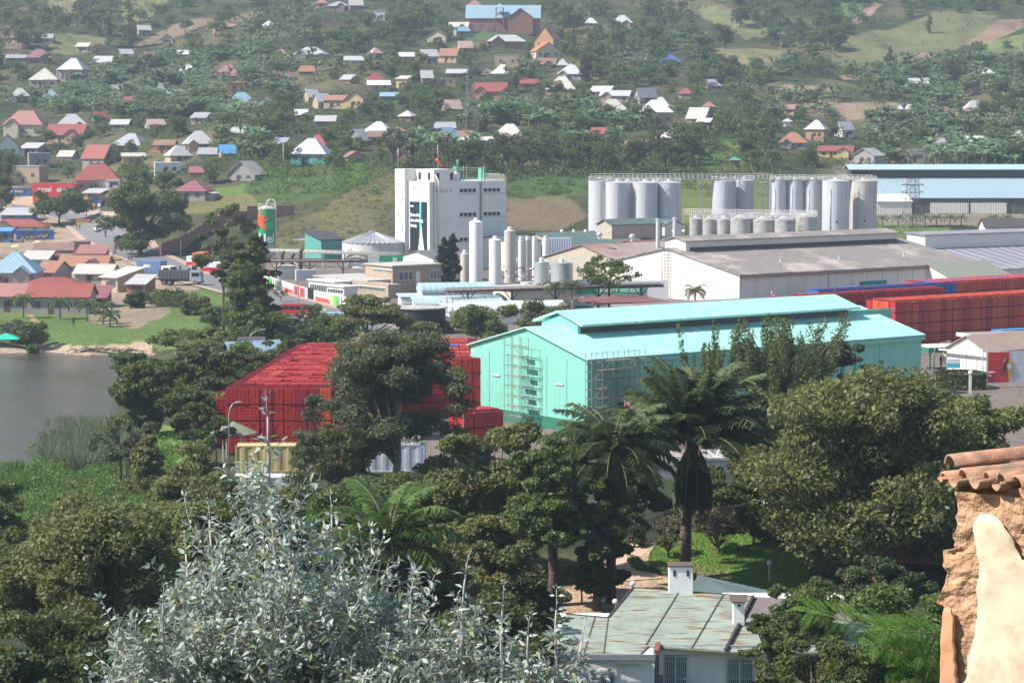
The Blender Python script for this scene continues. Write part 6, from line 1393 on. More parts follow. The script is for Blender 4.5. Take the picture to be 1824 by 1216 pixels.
for k in range(22):
    px=18+k*3.3+random.uniform(-1,1); row=434-px*.06+random.uniform(-3,3); top=random.choice(list(CL)); bt=random.choice(['navy','black','brown'])
    person('market goer in a %s top and %s legs near the vivid blue hoarding'%(top,bt),gnd(px,row,450,.1),random.uniform(-3,3),random.choice(['stand','walk','stride']),top,bt,'market goers')
for px,row in((29,447),(68,440)):
    t=thing('market_umbrella','pale yellow market umbrella, the %s of two'%('nearer left' if px<50 else 'farther right'),'umbrella',gnd(px,row+9,450)); mb=MB(); mb.bar((0,0,0),(0,0,2.4),.06); mb.build('pole',grey,t); mb=MB(); mb.lathe([(0,2.7),(.7,2.55),(1.3,2.1),(1.25,2.08),(.6,2.45),(0,2.6)],10,smooth=False); mb.build('canopy',M('umbrella_yellow',(.6,.56,.3)),t)
t=thing('motorbike','dark motorbike with its rider behind the white minibus','motorbike',gnd(188,424,450),1.8); mb=MB(); mb.tube([(-.6,0,.7),(0,0,.8),(.5,0,.95),(.7,0,.4)],[.1,.16,.12,.04],8); mb.build('frame',darkm,t); wheel(t,-.65,0,.3,.1); wheel(t,.7,0,.3,.1)
person('rider in a dark jacket on the motorbike',gnd(188,424,450)+Vector((0,0,.35)),1.8-PI/2,'stand','navy','black')
# ================================================================ VEGETATION
bark=M('bark',(.12,.085,.06),.95,.25,scale=4,bump=.05,bscale=6); barkp=M('bark_pale',(.28,.24,.20),.9,.3,scale=2); barkd=M('bark_dark',(.05,.04,.03),.95)
Lf={'dark':LEAF('leaf_dark',(.042,.066,.019),(.14,.17,.046),.4,rnd=.22),
 'mid':LEAF('leaf_mid',(.052,.085,.024),(.15,.185,.05),.42,rnd=.22),
 'olive':LEAF('leaf_olive',(.075,.10,.03),(.23,.25,.09),.42,rnd=.12,c3=(.35,.28,.03)),
 'grey':LEAF('leaf_greygreen',(.055,.08,.038),(.165,.19,.09),.38,rnd=.15),
 'reed':LEAF('leaf_reed',(.09,.12,.06),(.20,.23,.14),.35),
 'bright':LEAF('leaf_bright',(.06,.12,.02),(.13,.21,.045),.35,rnd=.15),
 'cypress':LEAF('leaf_cypress',(.01,.022,.012),(.025,.045,.02),.12,rnd=.1),
 'banana':LEAF('leaf_banana',(.07,.13,.065),(.24,.32,.16),.35,rnd=.2,rough=.4),
 'palm':LEAF('leaf_palm',(.045,.08,.03),(.13,.17,.07),.35,rough=.4,spec=.5),
 'palmb':LEAF('leaf_palm_bright',(.05,.10,.022),(.12,.19,.045),.35,rough=.4),
 'flower':LEAF('leaf_flower',(.03,.055,.018),(.08,.11,.035),.25,c3=(.35,.05,.02)),
 'orangef':LEAF('leaf_russet',(.055,.075,.024),(.15,.165,.05),.25,c3=(.35,.14,.05)),
 'brown':LEAF('leaf_brown',(.07,.06,.03),(.14,.12,.06),.25,rnd=.1),
 'purplef':LEAF('leaf_blossom',(.03,.045,.02),(.08,.09,.03),.25,c3=(.3,.2,.4))}
def leaves(rng,clumps,n,size,flat=.35,asp=.5,inner=.55,droop=0):
    # clumps: array (m,6) centre+radii ; n leaves spread on their shells
    cl=np.array(clumps); vol=(cl[:,3]*cl[:,4]*cl[:,5])**(2/3); pr_=vol/vol.sum(); k=rng.choice(len(cl),n,p=pr_)
    d=rng.normal(size=(n,3)); d/=np.linalg.norm(d,axis=1)[:,None]
    rad=inner+(1-inner)*rng.rand(n)**.5; c=cl[k,:3]+d*cl[k,3:]*rad[:,None]*(1+.12*rng.normal(size=n))[:,None]
    nr=d*(1-flat)+rng.normal(size=(n,3))*.75; nr[:,2]+=flat; nr/=np.linalg.norm(nr,axis=1)[:,None]
    t=rng.normal(size=(n,3)); t[:,2]-=droop; t-=nr*(t*nr).sum(1)[:,None]; t/=np.linalg.norm(t,axis=1)[:,None]+1e-9; b=np.cross(nr,t)
    s=size*(.6+.8*rng.rand(n))[:,None]; 
    return np.stack([c-t*s,c+b*s*asp,c+t*s,c-b*s*asp],1)
def clumps_for(rng,style,h,w,m=None,sub=0):
    C=[];W=w/2*1.12
    if style=='broad':
        m=m or 22
        for i in range(m):
            a=rng.rand()*2*PI; u=rng.rand()**.5; z=.38+.5*rng.rand(); q=math.sqrt(max(0,1-((z-.6)/.45)**2)); r=w*(.10+.10*rng.rand()); C.append([math.cos(a)*u*(W-r*.6)*q,math.sin(a)*u*(W-r*.6)*q,z*h,r,r,r*.75])
    elif style=='dense':   # to the ground nearly
        m=m or 26
        for i in range(m):
            a=rng.rand()*2*PI; u=rng.rand()**.5; z=.14+.74*rng.rand(); q=math.sqrt(max(0,1-((z-.42)/.62)**2)); r=w*(.10+.11*rng.rand()); C.append([math.cos(a)*u*(W-r*.6)*q,math.sin(a)*u*(W-r*.6)*q,z*h,r,r,r*.8])
    elif style=='column':
        m=m or 22
        for i in range(m):
            z=.10+.84*i/m; q=math.sin(PI*min(1,z*.9+.12))**.6; r=W*.55; a=rng.rand()*2*PI; C.append([math.cos(a)*W*.4*q,math.sin(a)*W*.4*q,z*h,r*q,r*q,h/m*1.3])
    elif style=='cone':
        m=m or 26
        for i in range(m):
            z=.12+.84*rng.rand(); q=1-((z-.1)/.95); a=rng.rand()*2*PI; r=W*(.25+.2*q); C.append([math.cos(a)*W*.65*q,math.sin(a)*W*.65*q,z*h,r,r,r*.7])
    elif style=='airy':
        m=m or 20
        for i in range(m):
            a=rng.rand()*2*PI; z=.45+.5*rng.rand(); q=math.sqrt(max(0.05,1-((z-.68)/.36)**2)); u=rng.rand()**.5; r=w*(.08+.07*rng.rand()); C.append([math.cos(a)*u*W*q*.9,math.sin(a)*u*W*q*.9,z*h,r,r,r*.7])
    elif style=='umbrella':
        m=m or 20
        for i in range(m):
            a=rng.rand()*2*PI; u=rng.rand()**.5; lay=rng.randint(0,3); z=.62+.14*lay; r=w*(.12+.08*rng.rand()); C.append([math.cos(a)*u*(W-r)*(1-.18*lay),math.sin(a)*u*(W-r)*(1-.18*lay),z*h,r,r,r*.42])
    elif style=='huge':
        for i in range(m):
            a=rng.rand()*2*PI; z=.33+.58*rng.rand(); q=math.sqrt(max(.05,1-((z-.58)/.42)**2)); u=rng.rand()**.5; r=w*(.10+.08*rng.rand()); C.append([math.cos(a)*u*(W-r)*q,math.sin(a)*u*(W-r)*q,z*h,r,r,r*.8])
    elif style=='spiky':
        m=m or 34
        for i in range(m):
            a=rng.rand()*2*PI; u=rng.rand()**.6; z0=.30+.3*rng.rand(); q=.45+.45*z0
            for k in range(4): z=z0+.10*k; C.append([math.cos(a)*u*W*q*(1+.12*k),math.sin(a)*u*W*q*(1+.12*k),z*h,w*.062*(1.2-.2*k),w*.062*(1.2-.2*k),h*.065])
    if sub:
        D_=[]
        for c in C:
            for k in range(sub):
                d=rng.normal(size=3); d/=np.linalg.norm(d); d[2]=abs(d[2])*.9-.1; f=.35+.3*rng.rand(); D_.append([c[0]+d[0]*c[3]*.95,c[1]+d[1]*c[4]*.95,c[2]+d[2]*c[5]*.95,c[3]*f,c[4]*f,c[5]*f*.85])
            D_.append([c[0],c[1],c[2],c[3]*.7,c[4]*.7,c[5]*.7])
        C=D_
    return C
def trunk_mesh(rng,C,h,r,style,split=.35,nb=9):
    mb=MB(); zs=split*h; pts=[(0,0,-.8),(r*.3,0,zs*.5),(0,r*.4,zs)]
    top=h*.8; mb.tube(pts+[(rng.normal()*r,rng.normal()*r,(zs+top)/2),(0,0,top)],[r*1.35,r,r*.85,r*.5,r*.12],8)
    idx=rng.permutation(len(C))[:nb]
    for i in idx:
        c=C[i]; s=(0,0,zs*(.85+.35*rng.rand())); m=((c[0])*.45,(c[1])*.45,(s[2]*.45+c[2]*.55)-(c[2]-s[2])*.1); mb.tube([s,m,(c[0],c[1],c[2])],[r*.5,r*.3,r*.08],5)
    return mb.mesh('trunk')
TM={}
def tree_meshes(seed,style,h,w,n,size,m=None,tr=None,split=.35,flat=.3,asp=.5,inner=.55,droop=0,nb=9,sub=0):
    rng=np.random.RandomState(seed); C=clumps_for(rng,style,h,w,m,sub)
    return quadmesh('crown',leaves(rng,C,n,size,flat,asp,inner,droop)), trunk_mesh(rng,C,h,tr or h*.028,style,split,nb)
def tree(label,loc,h,w,style,leafm,n,size,seed,cat='tree',name='tree',group=None,barkm=None,**kw):
    if n>5000 and style in('broad','dense','umbrella','column','cone','airy'): kw.setdefault('sub',5); size*=1.35
    t=thing(name,label,cat,loc,random.uniform(0,6) if kw.pop('spin',True) else 0,group); c,tr=tree_meshes(seed,style,h,w,n,size,**kw)
    link('trunk',tr,barkm or bark,t); link('crown',c,Lf[leafm],t); return t
# ---------------- banana plant
def banana_quads(rng,h,nl=8):
    Q=[]
    for k in range(nl):
        a=2*PI*k/nl+rng.rand()*.7; L_=h*(.55+.25*rng.rand()); up=.5+.75*rng.rand(); w=h*.085
        pts=[]; p=np.array([0,0,h*.52]); ang=up+.25
        for s in range(4): pts.append(p.copy()); p=p+np.array([math.cos(a)*math.cos(ang),math.sin(a)*math.cos(ang),math.sin(ang)])*L_/3; ang-=.62
        sd_=np.array([-math.sin(a),math.cos(a),0]); ws=[.35,1,.95,.12]
        for s in range(3):
            Q.append([pts[s]-sd_*w*ws[s]-[0,0,w*.3],pts[s],pts[s+1],pts[s+1]-sd_*w*ws[s+1]-[0,0,w*.3]]); Q.append([pts[s]+sd_*w*ws[s]-[0,0,w*.3],pts[s],pts[s+1],pts[s+1]+sd_*w*ws[s+1]-[0,0,w*.3]])
    return np.array(Q,float)
def banana(label,loc,h,seed,group=None):
    rng=np.random.RandomState(seed); t=thing('banana_plant',label,'banana plant',loc,0,group); mb=MB(); mb.tube([(0,0,-.5),(0,0,h*.3),(0,0,h*.56)],[h*.05,h*.042,h*.025],6); mb.build('stem',M('banana_stem',(.16,.17,.07)),t)
    link('leaves',quadmesh('leaves',banana_quads(rng,h,9)),Lf['banana'],t); return t
# ---------------- palms
def palm(label,loc,th,fl,nf,seed,leafm='palm',droop=1.0,lean=0,skirt=0,tr=.28,leafw=.05,name='palm_tree',npin=34,lift=1.25):
    rng=np.random.RandomState(seed); t=thing(name,label,'palm',loc); mb=MB(); top=Vector((lean,0,th))
    mb.tube([(0,0,-1),(lean*.2,0,th*.4),(lean*.6,0,th*.75),tuple(top)],[tr*1.2,tr,tr*.9,tr*1.25],10)
    for k in range(int(th/.35)): z=k*.35; mb.lathe([(tr*1.12,z),(tr*.98,z+.2)],8,(lean*(z/th)**2,0,0))
    mb.build('trunk',bark,t); Q=[];rb=MB()
    for k in range(nf+skirt):
        dead=k>=nf; a=2*PI*k*.381966+rng.rand()*.3; f=(k+.5)/nf if not dead else 1; ang=lift-f*1.35 if not dead else -.9-rng.rand()*.4
        L=fl*(.85+.25*rng.rand())*(.72 if dead else 1); p=np.array(top)+[0,0,.1]; pts=[];n=14
        for s in range(n+1):
            pts.append(p.copy()); p=p+np.array([math.cos(a)*math.cos(ang),math.sin(a)*math.cos(ang),math.sin(ang)])*L/n; ang=max(ang-droop*(.05+.011*s),-1.5)
        rb.tube([tuple(q) for q in pts[::2]],[fl*.014*(1-.8*i/7)+.008 for i in range(8)],4,mi=0)
        for j in range(npin):
            u=.12+.88*j/npin; i=min(n-1,int(u*n)); q=pts[i]+(pts[i+1]-pts[i])*(u*n-i); d=pts[i+1]-pts[i]; d/=np.linalg.norm(d); sd_=np.cross(d,[0,0,1]); nn=np.linalg.norm(sd_); sd_=sd_/nn if nn>.1 else np.array([-math.sin(a),math.cos(a),0]); ll=fl*.24*math.sin(PI*(.12+.8*u))**.7*(.6 if dead else 1)
            for sg in(-1,1):
                dd=d*.55+sg*sd_*.9+np.array([0,0,.12-.5*rng.rand()-(.6 if dead else 0)]); dd/=np.linalg.norm(dd); e=q+dd*ll+np.array([0,0,-ll*.25]); m=q+dd*ll*.5; wv=np.cross(dd,sd_*sg+np.array([0,0,.8])); wv/=np.linalg.norm(wv)+1e-9; wv=wv*fl*leafw*.45
                Q.append([q,m+wv,e,m-wv])
    link('crown',quadmesh('crown',np.array(Q)),Lf[leafm],t); rb.build('frond_ribs',M('frond_rib',(.16,.15,.06)),t); return t
# ================================================================ far hillside
random.seed(77); rngF=np.random.RandomState(5)
protos=[]
spec=[('broad',9,9,'dark',1500,.36),('broad',8,9,'mid',1500,.36),('dense',6,7,'mid',1200,.34),('dense',7,6.5,'dark',1300,.34),('airy',13,7,'grey',1300,.32),('airy',14,6.5,'mid',1300,.32),('column',12,4,'dark',1100,.30),('cone',12,5,'cypress',1100,.30),('umbrella',8,9,'olive',1000,.34),('dense',5,6,'olive',1000,.32),('dense',6,7,'orangef',1000,.34)]
kinds=['broad dark crowned tree','broad mid green tree','low bushy green tree','dense dark bush tree','tall airy grey green eucalyptus','tall slender airy tree','columnar dark tree','dark conical conifer','flat topped olive tree','rounded olive bush','yellow flecked flowering tree']
hid=Vector((0,-4000,0))
for i,(st,h,w,lm,n,sz) in enumerate(spec):
    t=tree(kinds[i]+' on the far hillside',(0,0,0),h,w,st,lm,n,sz,100+i,spin=False,group='hillside trees: '+kinds[i]); t['_n']=i; protos.append(t)
used=[False]*len(protos); FT=[]
def put_tree(i,px,row,hpx,lab=None,y0=600,wf=1):
    p=hit(px,row,y0); s=F/p.y; sc=hpx/s/spec[i][1]; FT.append((i,p,sc,wf,hpx,lab)); return
def make_tree(i,p,sc,wf,lab):
    if not used[i]:
        used[i]=True; t=protos[i]; t.location=p; t.scale=(sc*wf,sc*wf,sc); t.rotation_euler=(0,0,random.uniform(0,6))
    else: t=dup(protos[i],p,random.uniform(0,6),scale=(sc*wf,sc*wf,sc))
    t['label']=kinds[i]+', '+region(p); t['group']='hillside trees: '+kinds[i]+', '+region(p)
    if lab: t['label']=lab; t['group']='landmark trees on the hillside'
    return t
def blocked(px,row,w,h,slack=3):
    for x0,x1,yt,yb in HBOX:
        if px+w/2>x0+2 and px-w/2<x1-2 and row>yb+slack-4 and row-h<yb-2 and (row-h<yt+4 or random.random()>.35): return True
        if x0-2<px<x1+2 and yt<row<yb+1: return True
    return False
fields=[[(235,85),(330,30),(400,25),(335,66)],[(80,62),(200,68),(150,100),(90,98)],[(1480,65),(1600,45),(1660,20),(1790,40),(1700,90),(1560,125),(1480,115)],[(1610,120),(1670,95),(1680,110)],[(1715,84),(1790,35),(1824,35),(1824,90)],[(1430,185),(1600,180),(1610,205),(1500,218)],[(1364,150),(1530,135),(1490,165),(1364,163)],[(1240,20),(1300,20),(1400,60),(1400,118),(1290,110),(1250,60)],
 [(480,452),(500,395),(560,375),(640,330),(712,300),(905,320),(1100,315),(1380,318),(1420,300),(1900,300),(1900,460)],[(300,342),(450,335),(520,380),(520,450),(280,460),(290,400)],[(780,95),(860,55),(905,60),(800,100)],[(-60,335),(250,345),(260,470),(-60,470)]]
def infield(px,row):
    a=np.array([float(px)]);b=np.array([float(row)]); return any(inpoly(a,b,f)[0] for f in fields)
# named trees first (photo landmarks)
for a in [(6,194,84,68,'left one of the two dark columnar trees on the upper left field'),(6,232,84,72,'right one of the two dark columnar trees on the upper left field'),(7,1283,160,42,'dark conifer behind the hip roofs'),(7,1021,140,30,'dark cypress directly in front of the silver hip roof'),(7,1040,145,48,'tall cypress right of the silver hip roof'),
          (0,68,88,36,'round dark tree right above the purple roofed house'),(1,330,58,24,'small yellow crowned tree at the field edge'),(6,1655,60,38,'dark oval tree alone in the upper right field'),(6,1585,125,46,'dark oval tree at the lower edge of the right field'),(1,1700,148,44,'broad tree right of the ochre field'),(4,1578,285,66,'tall double eucalyptus above the gate of the blue warehouse'),(4,700,300,74,'tall eucalyptus left of the sky blue roof'),(4,735,300,66,'tall eucalyptus right of the last, above the tower mast')]:
    put_tree(*a[:4],lab=a[4],y0=640)
def cluster(x0,x1,y0,y1,n,kinds_,hp=(22,44),force=False):
    c=0;tr=0
    while c<n and tr<n*14:
        tr+=1; px=random.uniform(x0,x1); row=random.uniform(y0,y1); i=random.choice(kinds_); h=random.uniform(*hp)*(.75+.5*row/300); 
        if i in(2,3,9,10): h*=.62
        if i in(6,7): h*=1.1
        w=h*spec[i][2]/spec[i][1]
        if not force and (infield(px,row) or infield(px,row-h*.4)): continue
        if blocked(px,row,w*.7,h*.9): continue
        put_tree(i,px,row,h); c+=1
cluster(28,165,20,62,16,[0,4,5,3],(34,56),True)
cluster(-20,60,0,150,10,[0,1,3])
cluster(640,800,40,138,20,[0,4,1,3],(34,52))
cluster(930,1180,20,110,24,[0,4,5,1,3],(30,50))
cluster(1290,1500,-10,100,30,[0,3,4,0],(34,50),True)
cluster(1560,1860,-10,22,12,[0,4,3],(24,40),True)
cluster(1130,1340,60,240,26,[0,1,2,3,4])
cluster(1040,1180,90,160,12,[1,0,4])
cluster(380,560,60,230,14,[0,1,2,10])
cluster(440,560,190,300,16,[10,1,0,3],(26,40))
cluster(230,330,80,250,12,[0,1,3])
cluster(130,300,220,345,14,[1,0,2],(24,36))
cluster(1680,1850,100,300,22,[0,1,3,4,10],(26,44))
cluster(1330,1480,110,300,16,[0,1,4,3])
cluster(700,1000,100,240,20,[1,2,0,3])
cluster(560,720,200,300,14,[1,2,0,3],(20,34))
cluster(-20,460,-10,40,12,[1,0,2,4],(20,34),True)
cluster(460,900,-12,30,16,[1,0,2,4],(20,34))
cluster(0,1824,40,300,30,[0,1,2,3,9])
# row of slender plantation trees below the centre village
for k in range(52):
    px=770+k*8.6+random.uniform(-5,5); row=random.uniform(292,312)
    if px>1215: row=random.uniform(270,290)
    if blocked(px,row,8,40): continue
    put_tree(random.choice([4,5,5,0]),px,row,random.uniform(42,66))
cluster(1200,1380,230,292,14,[0,1,4,2],(26,44),True)
cluster(-20,1850,-10,120,260,[0,1,2,3,4,8,9],(24,40)); cluster(-20,1850,100,310,300,[0,1,2,3,9,10],(22,36))
cluster(560,1000,20,290,60,[0,1,3],(24,38)); cluster(0,460,180,330,40,[0,1,2],(20,32))
FT.sort(key=lambda a:(a[5] is None,-a[4])); 
for i in range(len(protos)):
    if not any(f[0]==i for f in FT): put_tree(i,900+i*40,150,30)
    FT.insert(0,next(f for f in FT if f[0]==i))
seen=set(); k=0; WV=[];WT=MB()
pv=[]
for t_ in protos:
    me_=[o for o in KIDS[t_.name] if o.name.startswith('crown')][0].data; a=np.zeros(len(me_.vertices)*3,np.float32); me_.vertices.foreach_get('co',a); pv.append(a.reshape(-1,4,3))
for f in FT:
    if id(f) in seen: continue
    seen.add(id(f)); k+=1
    if k<=208: make_tree(f[0],f[1],f[2],f[3],f[5])
    else:
        a=random.uniform(0,6); R_=np.array([[math.cos(a),-math.sin(a),0],[math.sin(a),math.cos(a),0],[0,0,1]]); q=pv[f[0]][::2]; c=q.mean(1,keepdims=True); q=(q-c)*1.3+c; WV.append((q@R_.T)*f[2]+np.array(f[1])); h_=spec[f[0]][1]*f[2]; WT.tube([tuple(f[1]-Vector((0,0,.5))),tuple(f[1]+Vector((0,0,h_*.6)))],[.2*f[2]+.1,.1],5)
tag(link('hillside_wood',quadmesh('hillside_wood',np.concatenate(WV)),Lf['mid']),'the smaller and farther trees that clothe the hillside between the houses',kind='stuff')
tag(WT.build('wood_trunks',bark),'trunks of the smaller hillside trees',kind='stuff')
# bananas
bz=[(110,460,125,215,1.2),(230,520,95,180,1),(430,560,40,140,.8),(60,250,110,215,.8),(560,700,95,135,.4),(880,1140,190,235,1),(900,1010,120,150,.4),(1100,1260,70,130,.6),(1370,1560,85,135,.4),(1364,1500,170,215,.7),(1540,1824,110,260,1.3),(1700,1824,240,300,.8),(830,900,205,240,.5),(1000,1100,240,270,.3),(1580,1824,200,300,.7),(360,470,190,290,.5),(700,860,255,290,.4),(480,560,10,60,.4),(0,130,170,245,.4),(860,1000,30,70,.2),(1300,1400,130,180,.4)]
tot=sum(z[4]*(z[1]-z[0])*(z[3]-z[2]) for z in bz)
spots=[]
for x0,x1,y0,y1,wt_ in bz:
    n=int(3600*wt_*(x1-x0)*(y1-y0)/tot)
    for k in range(n):
        px=random.uniform(x0,x1); row=random.uniform(y0,y1)
        if infield(px,row) or blocked(px,row,14,15): continue
        spots.append(hit(px,row,640))
spots.sort(key=lambda p:p.y)
bp_=[banana('banana plant with broad pale arching leaves on the far hillside',(0,0,0),3.6,200+i,'hillside banana plants') for i in range(4)]
near_b=spots[:282]; farb=spots[282:]
for k,p in enumerate(near_b):
    s=random.uniform(1.2,1.9)
    if k<4: b_=bp_[k]; b_.location=p; b_.scale=(s,s,s)
    else: b_=dup(bp_[k%4],p,random.uniform(0,6),scale=s)
    b_['label']='pale leaved banana plant, '+region(p); b_['group']='banana plants, '+region(p)
Q=[]
for p in farb:
    q=banana_quads(rngF,3.4*random.uniform(1.2,1.9),7); Q.append(q+np.array(p))
tag(link('banana_grove',quadmesh('banana_grove',np.concatenate(Q)),Lf['banana']),'far banana groves covering the upper hillside',kind='stuff')
# undergrowth (uncountable)
def scrub(name,lab,pts,r,n,size,mat,asp=.5):
    Cc=[[p.x,p.y,p.z+r*.25*s,r*s,r*s,r*.62*s] for p,s in pts]; Q=leaves(rngF,Cc,n*len(Cc),size,.45,asp,.6); tag(link(name,quadmesh(name,Q),Lf[mat]),lab,kind='stuff')
def rnd_pts(x0,x1,r0,r1,n,y0=600,chk=True,smin=.6,smax=1.5):
    o=[]
    while len(o)<n:
        px=random.uniform(x0,x1); row=random.uniform(r0,r1)
        if chk and ((infield(px,row) and random.random()<.93) or blocked(px,row,8,9)): 
            n-=.25; continue
        o.append((hit(px,row,y0),random.uniform(smin,smax)))
    return o
scrub('hillside_scrub','green scrub covering the far hillside',rnd_pts(-60,1880,-8,318,3600,600),2.1,40,.38,'mid')
scrub('hillside_scrub','dark scrub covering the far hillside',rnd_pts(-60,1880,-8,318,1500,600),2.3,40,.38,'dark')
scrub('bank_scrub','low olive tufts on the grass bank behind the silo',rnd_pts(470,712,300,445,260,560,False,.3,.8),1.3,30,.22,'olive')
scrub('bank_scrub','bushes on the upper edge of the grass bank',rnd_pts(440,680,290,345,80,600,False,.7,1.4),1.7,60,.28,'bright')
scrub('terrace_scrub','green plants on the terraces behind the silos',rnd_pts(900,1400,305,350,150,600,False,.5,1.1),1.5,44,.28,'mid')
# ================================================================ mid distance trees
def mt(label,px,row,top,wpx,style,leafm,n,size,seed,y0=300,D=None,**kw):
    p=hit(px,row,y0) if D is None else T_(px,D); s=F/p.y; h=(row-top)/s if D is None else (CAMZ-p.z)-( (CAMZ-P(px,top,p.y).z)); return tree(label,p,h,wpx/s,style,leafm,n,size,seed,**kw)
mt('very large dark green broad tree beside the village road bend',250,455,308,138,'dense','dark',26000,.30,11,500,split=.25,asp=.45)
mt('dark round tree in front of the red shop',106,400,335,92,'broad','dark',9000,.32,12,500,split=.2)
mt('dark tree cut by the left edge above the side road',2,375,300,50,'dense','mid',4000,.32,13,500)
mt('bushy tree left of the maroon roofed house',300,350,310,50,'airy','mid',2600,.3,14,500)
mt('tall thin trunked tree with an airy crown above the lorries',398,590,400,105,'airy','mid',9000,.20,15,380,split=.45,tr=.22,flat=.2)
mt('tall vine draped dark tree beside the road',452,620,402,84,'column','mid',20000,.20,16,350,droop=1.2,m=34)
mt('airy upper crown behind the vine draped tree',415,520,362,95,'airy','olive',6000,.22,17,420)
mt('dark shrub mass at the foot of the vine draped tree',470,650,540,95,'dense','dark',9000,.18,18,350)
mt('twin topped dark cypress beside the stone building, its left spire',789,512,418,26,'column','cypress',7000,.16,19,470,m=26)
mt('twin topped dark cypress beside the stone building, its right spire',806,512,411,30,'column','cypress',8000,.16,20,470,m=26)
mt('flat topped tree with forked trunk in front of the beige warehouse',1085,552,456,100,'airy','mid',4900,.22,21,400,split=.45,tr=.22,m=30,sub=4)
mt('layered flat crowned olive tree in the yard centre',655,640,525,140,'umbrella','olive',15000,.18,22,300,m=30)
mt('lower layered olive tree right of the first',735,640,575,110,'umbrella','olive',10000,.18,23,300,m=24)
mt('broad olive green tree behind the turquoise hall gable',868,625,545,130,'dense','olive',15000,.17,24,330)
mt('russet tinged dark tree behind the turquoise hall',965,600,531,92,'dense','orangef',10000,.16,25,340)
mt('small dark tree in front of the red minibus',553,592,540,50,'dense','dark',4500,.16,26,330)
mt('grey bare shrub at the road edge beside the painted wall',500,538,518,30,'airy','brown',500,.12,27,380)
for k,(px,row,top) in enumerate([(988,560,495),(1018,566,492),(1238,545,512),(955,545,505)]):
    p=hit(px,row,380); s=F/p.y; palm(['small coconut palm in front of the drum tanks','second coconut palm right of the first by the drum tanks','lone small palm against the beige warehouse wall','short palm near the white cabin'][k],p,(row-top)/s*.75,20/s*1.35,14,300+k,'palm',1.3,tr=.14,npin=16,leafw=.07)
for k,(px,row,top) in enumerate([(42,566,520),(107,568,528),(155,572,532),(184,577,537),(196,582,556)]):
    p=hit(px,row,380); s=F/p.y; palm(['small palm in front of the pinkish roofed house','small palm before the white village window','leafy young palm on the shore bank','pale flowering yucca like palm on the dump slope','lowest small palm on the dump slope'][k],p,(row-top)/s*.7,22/s*1.1,14,310+k,'palmb',1.2,tr=.12,npin=14,leafw=.08)
p=hit(292,350,560); palm('palm behind the very large dark tree',p,5,4,16,320,'palmb',1.1,npin=14,leafw=.08)
for k,px in enumerate([1572,1600,1625,1648,1668,1692,1712,1770,1795]):
    p=T_(px,628); palm('%s small ornamental palm from the left in the row on the terrace edge'%['first','second','third','fourth','fifth','sixth','seventh','eighth','ninth'][k],p,2.2,2.2,10,330+k,'palmb',1.1,tr=.14,npin=10,leafw=.1); COL.objects[-1]
for k,(px,row,top,w,lm) in enumerate([(240,548,520,36,'dark'),(272,540,522,44,'mid'),(305,544,520,50,'mid'),(350,560,534,56,'dark'),(385,580,548,60,'mid'),(380,625,588,80,'olive'),(430,640,590,60,'mid'),(320,640,590,110,'mid')]):
    mt(['clipped bush by the diagonal row house','hedge bush on the dump slope top','bush below the tipper lorry','dark bush right of the dump slope','bush on the green slope','flat olive shrub on the green slope','bush by the lake house','wide acacia crown over the inlet'][k],px,row,top,w,'dense' if k!=7 else 'umbrella',lm,5200,.2,40+k,330)
mt('shrub beside the beach shelter',60,622,572,60,'dense','mid',3800,.2,50,380); mt('reedy shrub on the beach spit',58,630,612,24,'dense','bright',900,.2,51,380)
mt('big leafy shrub behind the beach shelter',25,605,572,60,'dense','grey',3500,.2,52,390)
# lakeside
mt('dense bright edged green tree at the lake shore',272,775,640,135,'dense','mid',30000,.17,60,270,split=.15)
mt('wide spreading dark tree behind the shore tree',375,745,610,130,'broad','dark',22000,.18,61,300,split=.35)
mt('second spreading tree against the inlet',235,690,628,90,'umbrella','mid',8000,.18,62,320)
mt('dark tree between shore trees and crate yard',345,800,680,80,'dense','dark',12000,.16,63,260)
mt('small tree behind the lake house',490,640,596,60,'dense','dark',5000,.16,64,300)
mt('bush in front of the lake house',455,668,628,55,'dense','dark',5000,.16,65,280)
for k,(px,row,top,w) in enumerate([(215,880,735,110),(250,880,745,70)]): mt(['multi stemmed pale leaved tree on the bank','slim pale leaved tree beside the multi stemmed one'][k],px,row,top,w,'airy','grey',4200,.14,66+k,240,split=.5,tr=.12,barkm=bark)
mt('feathery dark casuarina bush on the bank',265,900,775,90,'cone','olive',12000,.12,68,220)
mt('large feathery casuarina below the path',345,935,790,150,'cone','olive',20000,.12,69,200)
mt('feathery olive tree in front of the yellow container',400,960,850,150,'dense','olive',16000,.11,70,190)
mt('arching yellow green bamboo clump by the hut',385,830,735,70,'airy','bright',3500,.14,71,240)
scrub('bank_bushes','green bushes and creepers along the lake bank',[(hit(random.uniform(60,330),random.uniform(800,930),170),random.uniform(.6,1.5)) for k in range(170)],1.5,260,.14,'bright')
scrub('bank_bushes','dark bushes along the lake bank',[(hit(random.uniform(-20,360),random.uniform(850,960),170),random.uniform(.6,1.5)) for k in range(110)],1.5,260,.14,'mid')
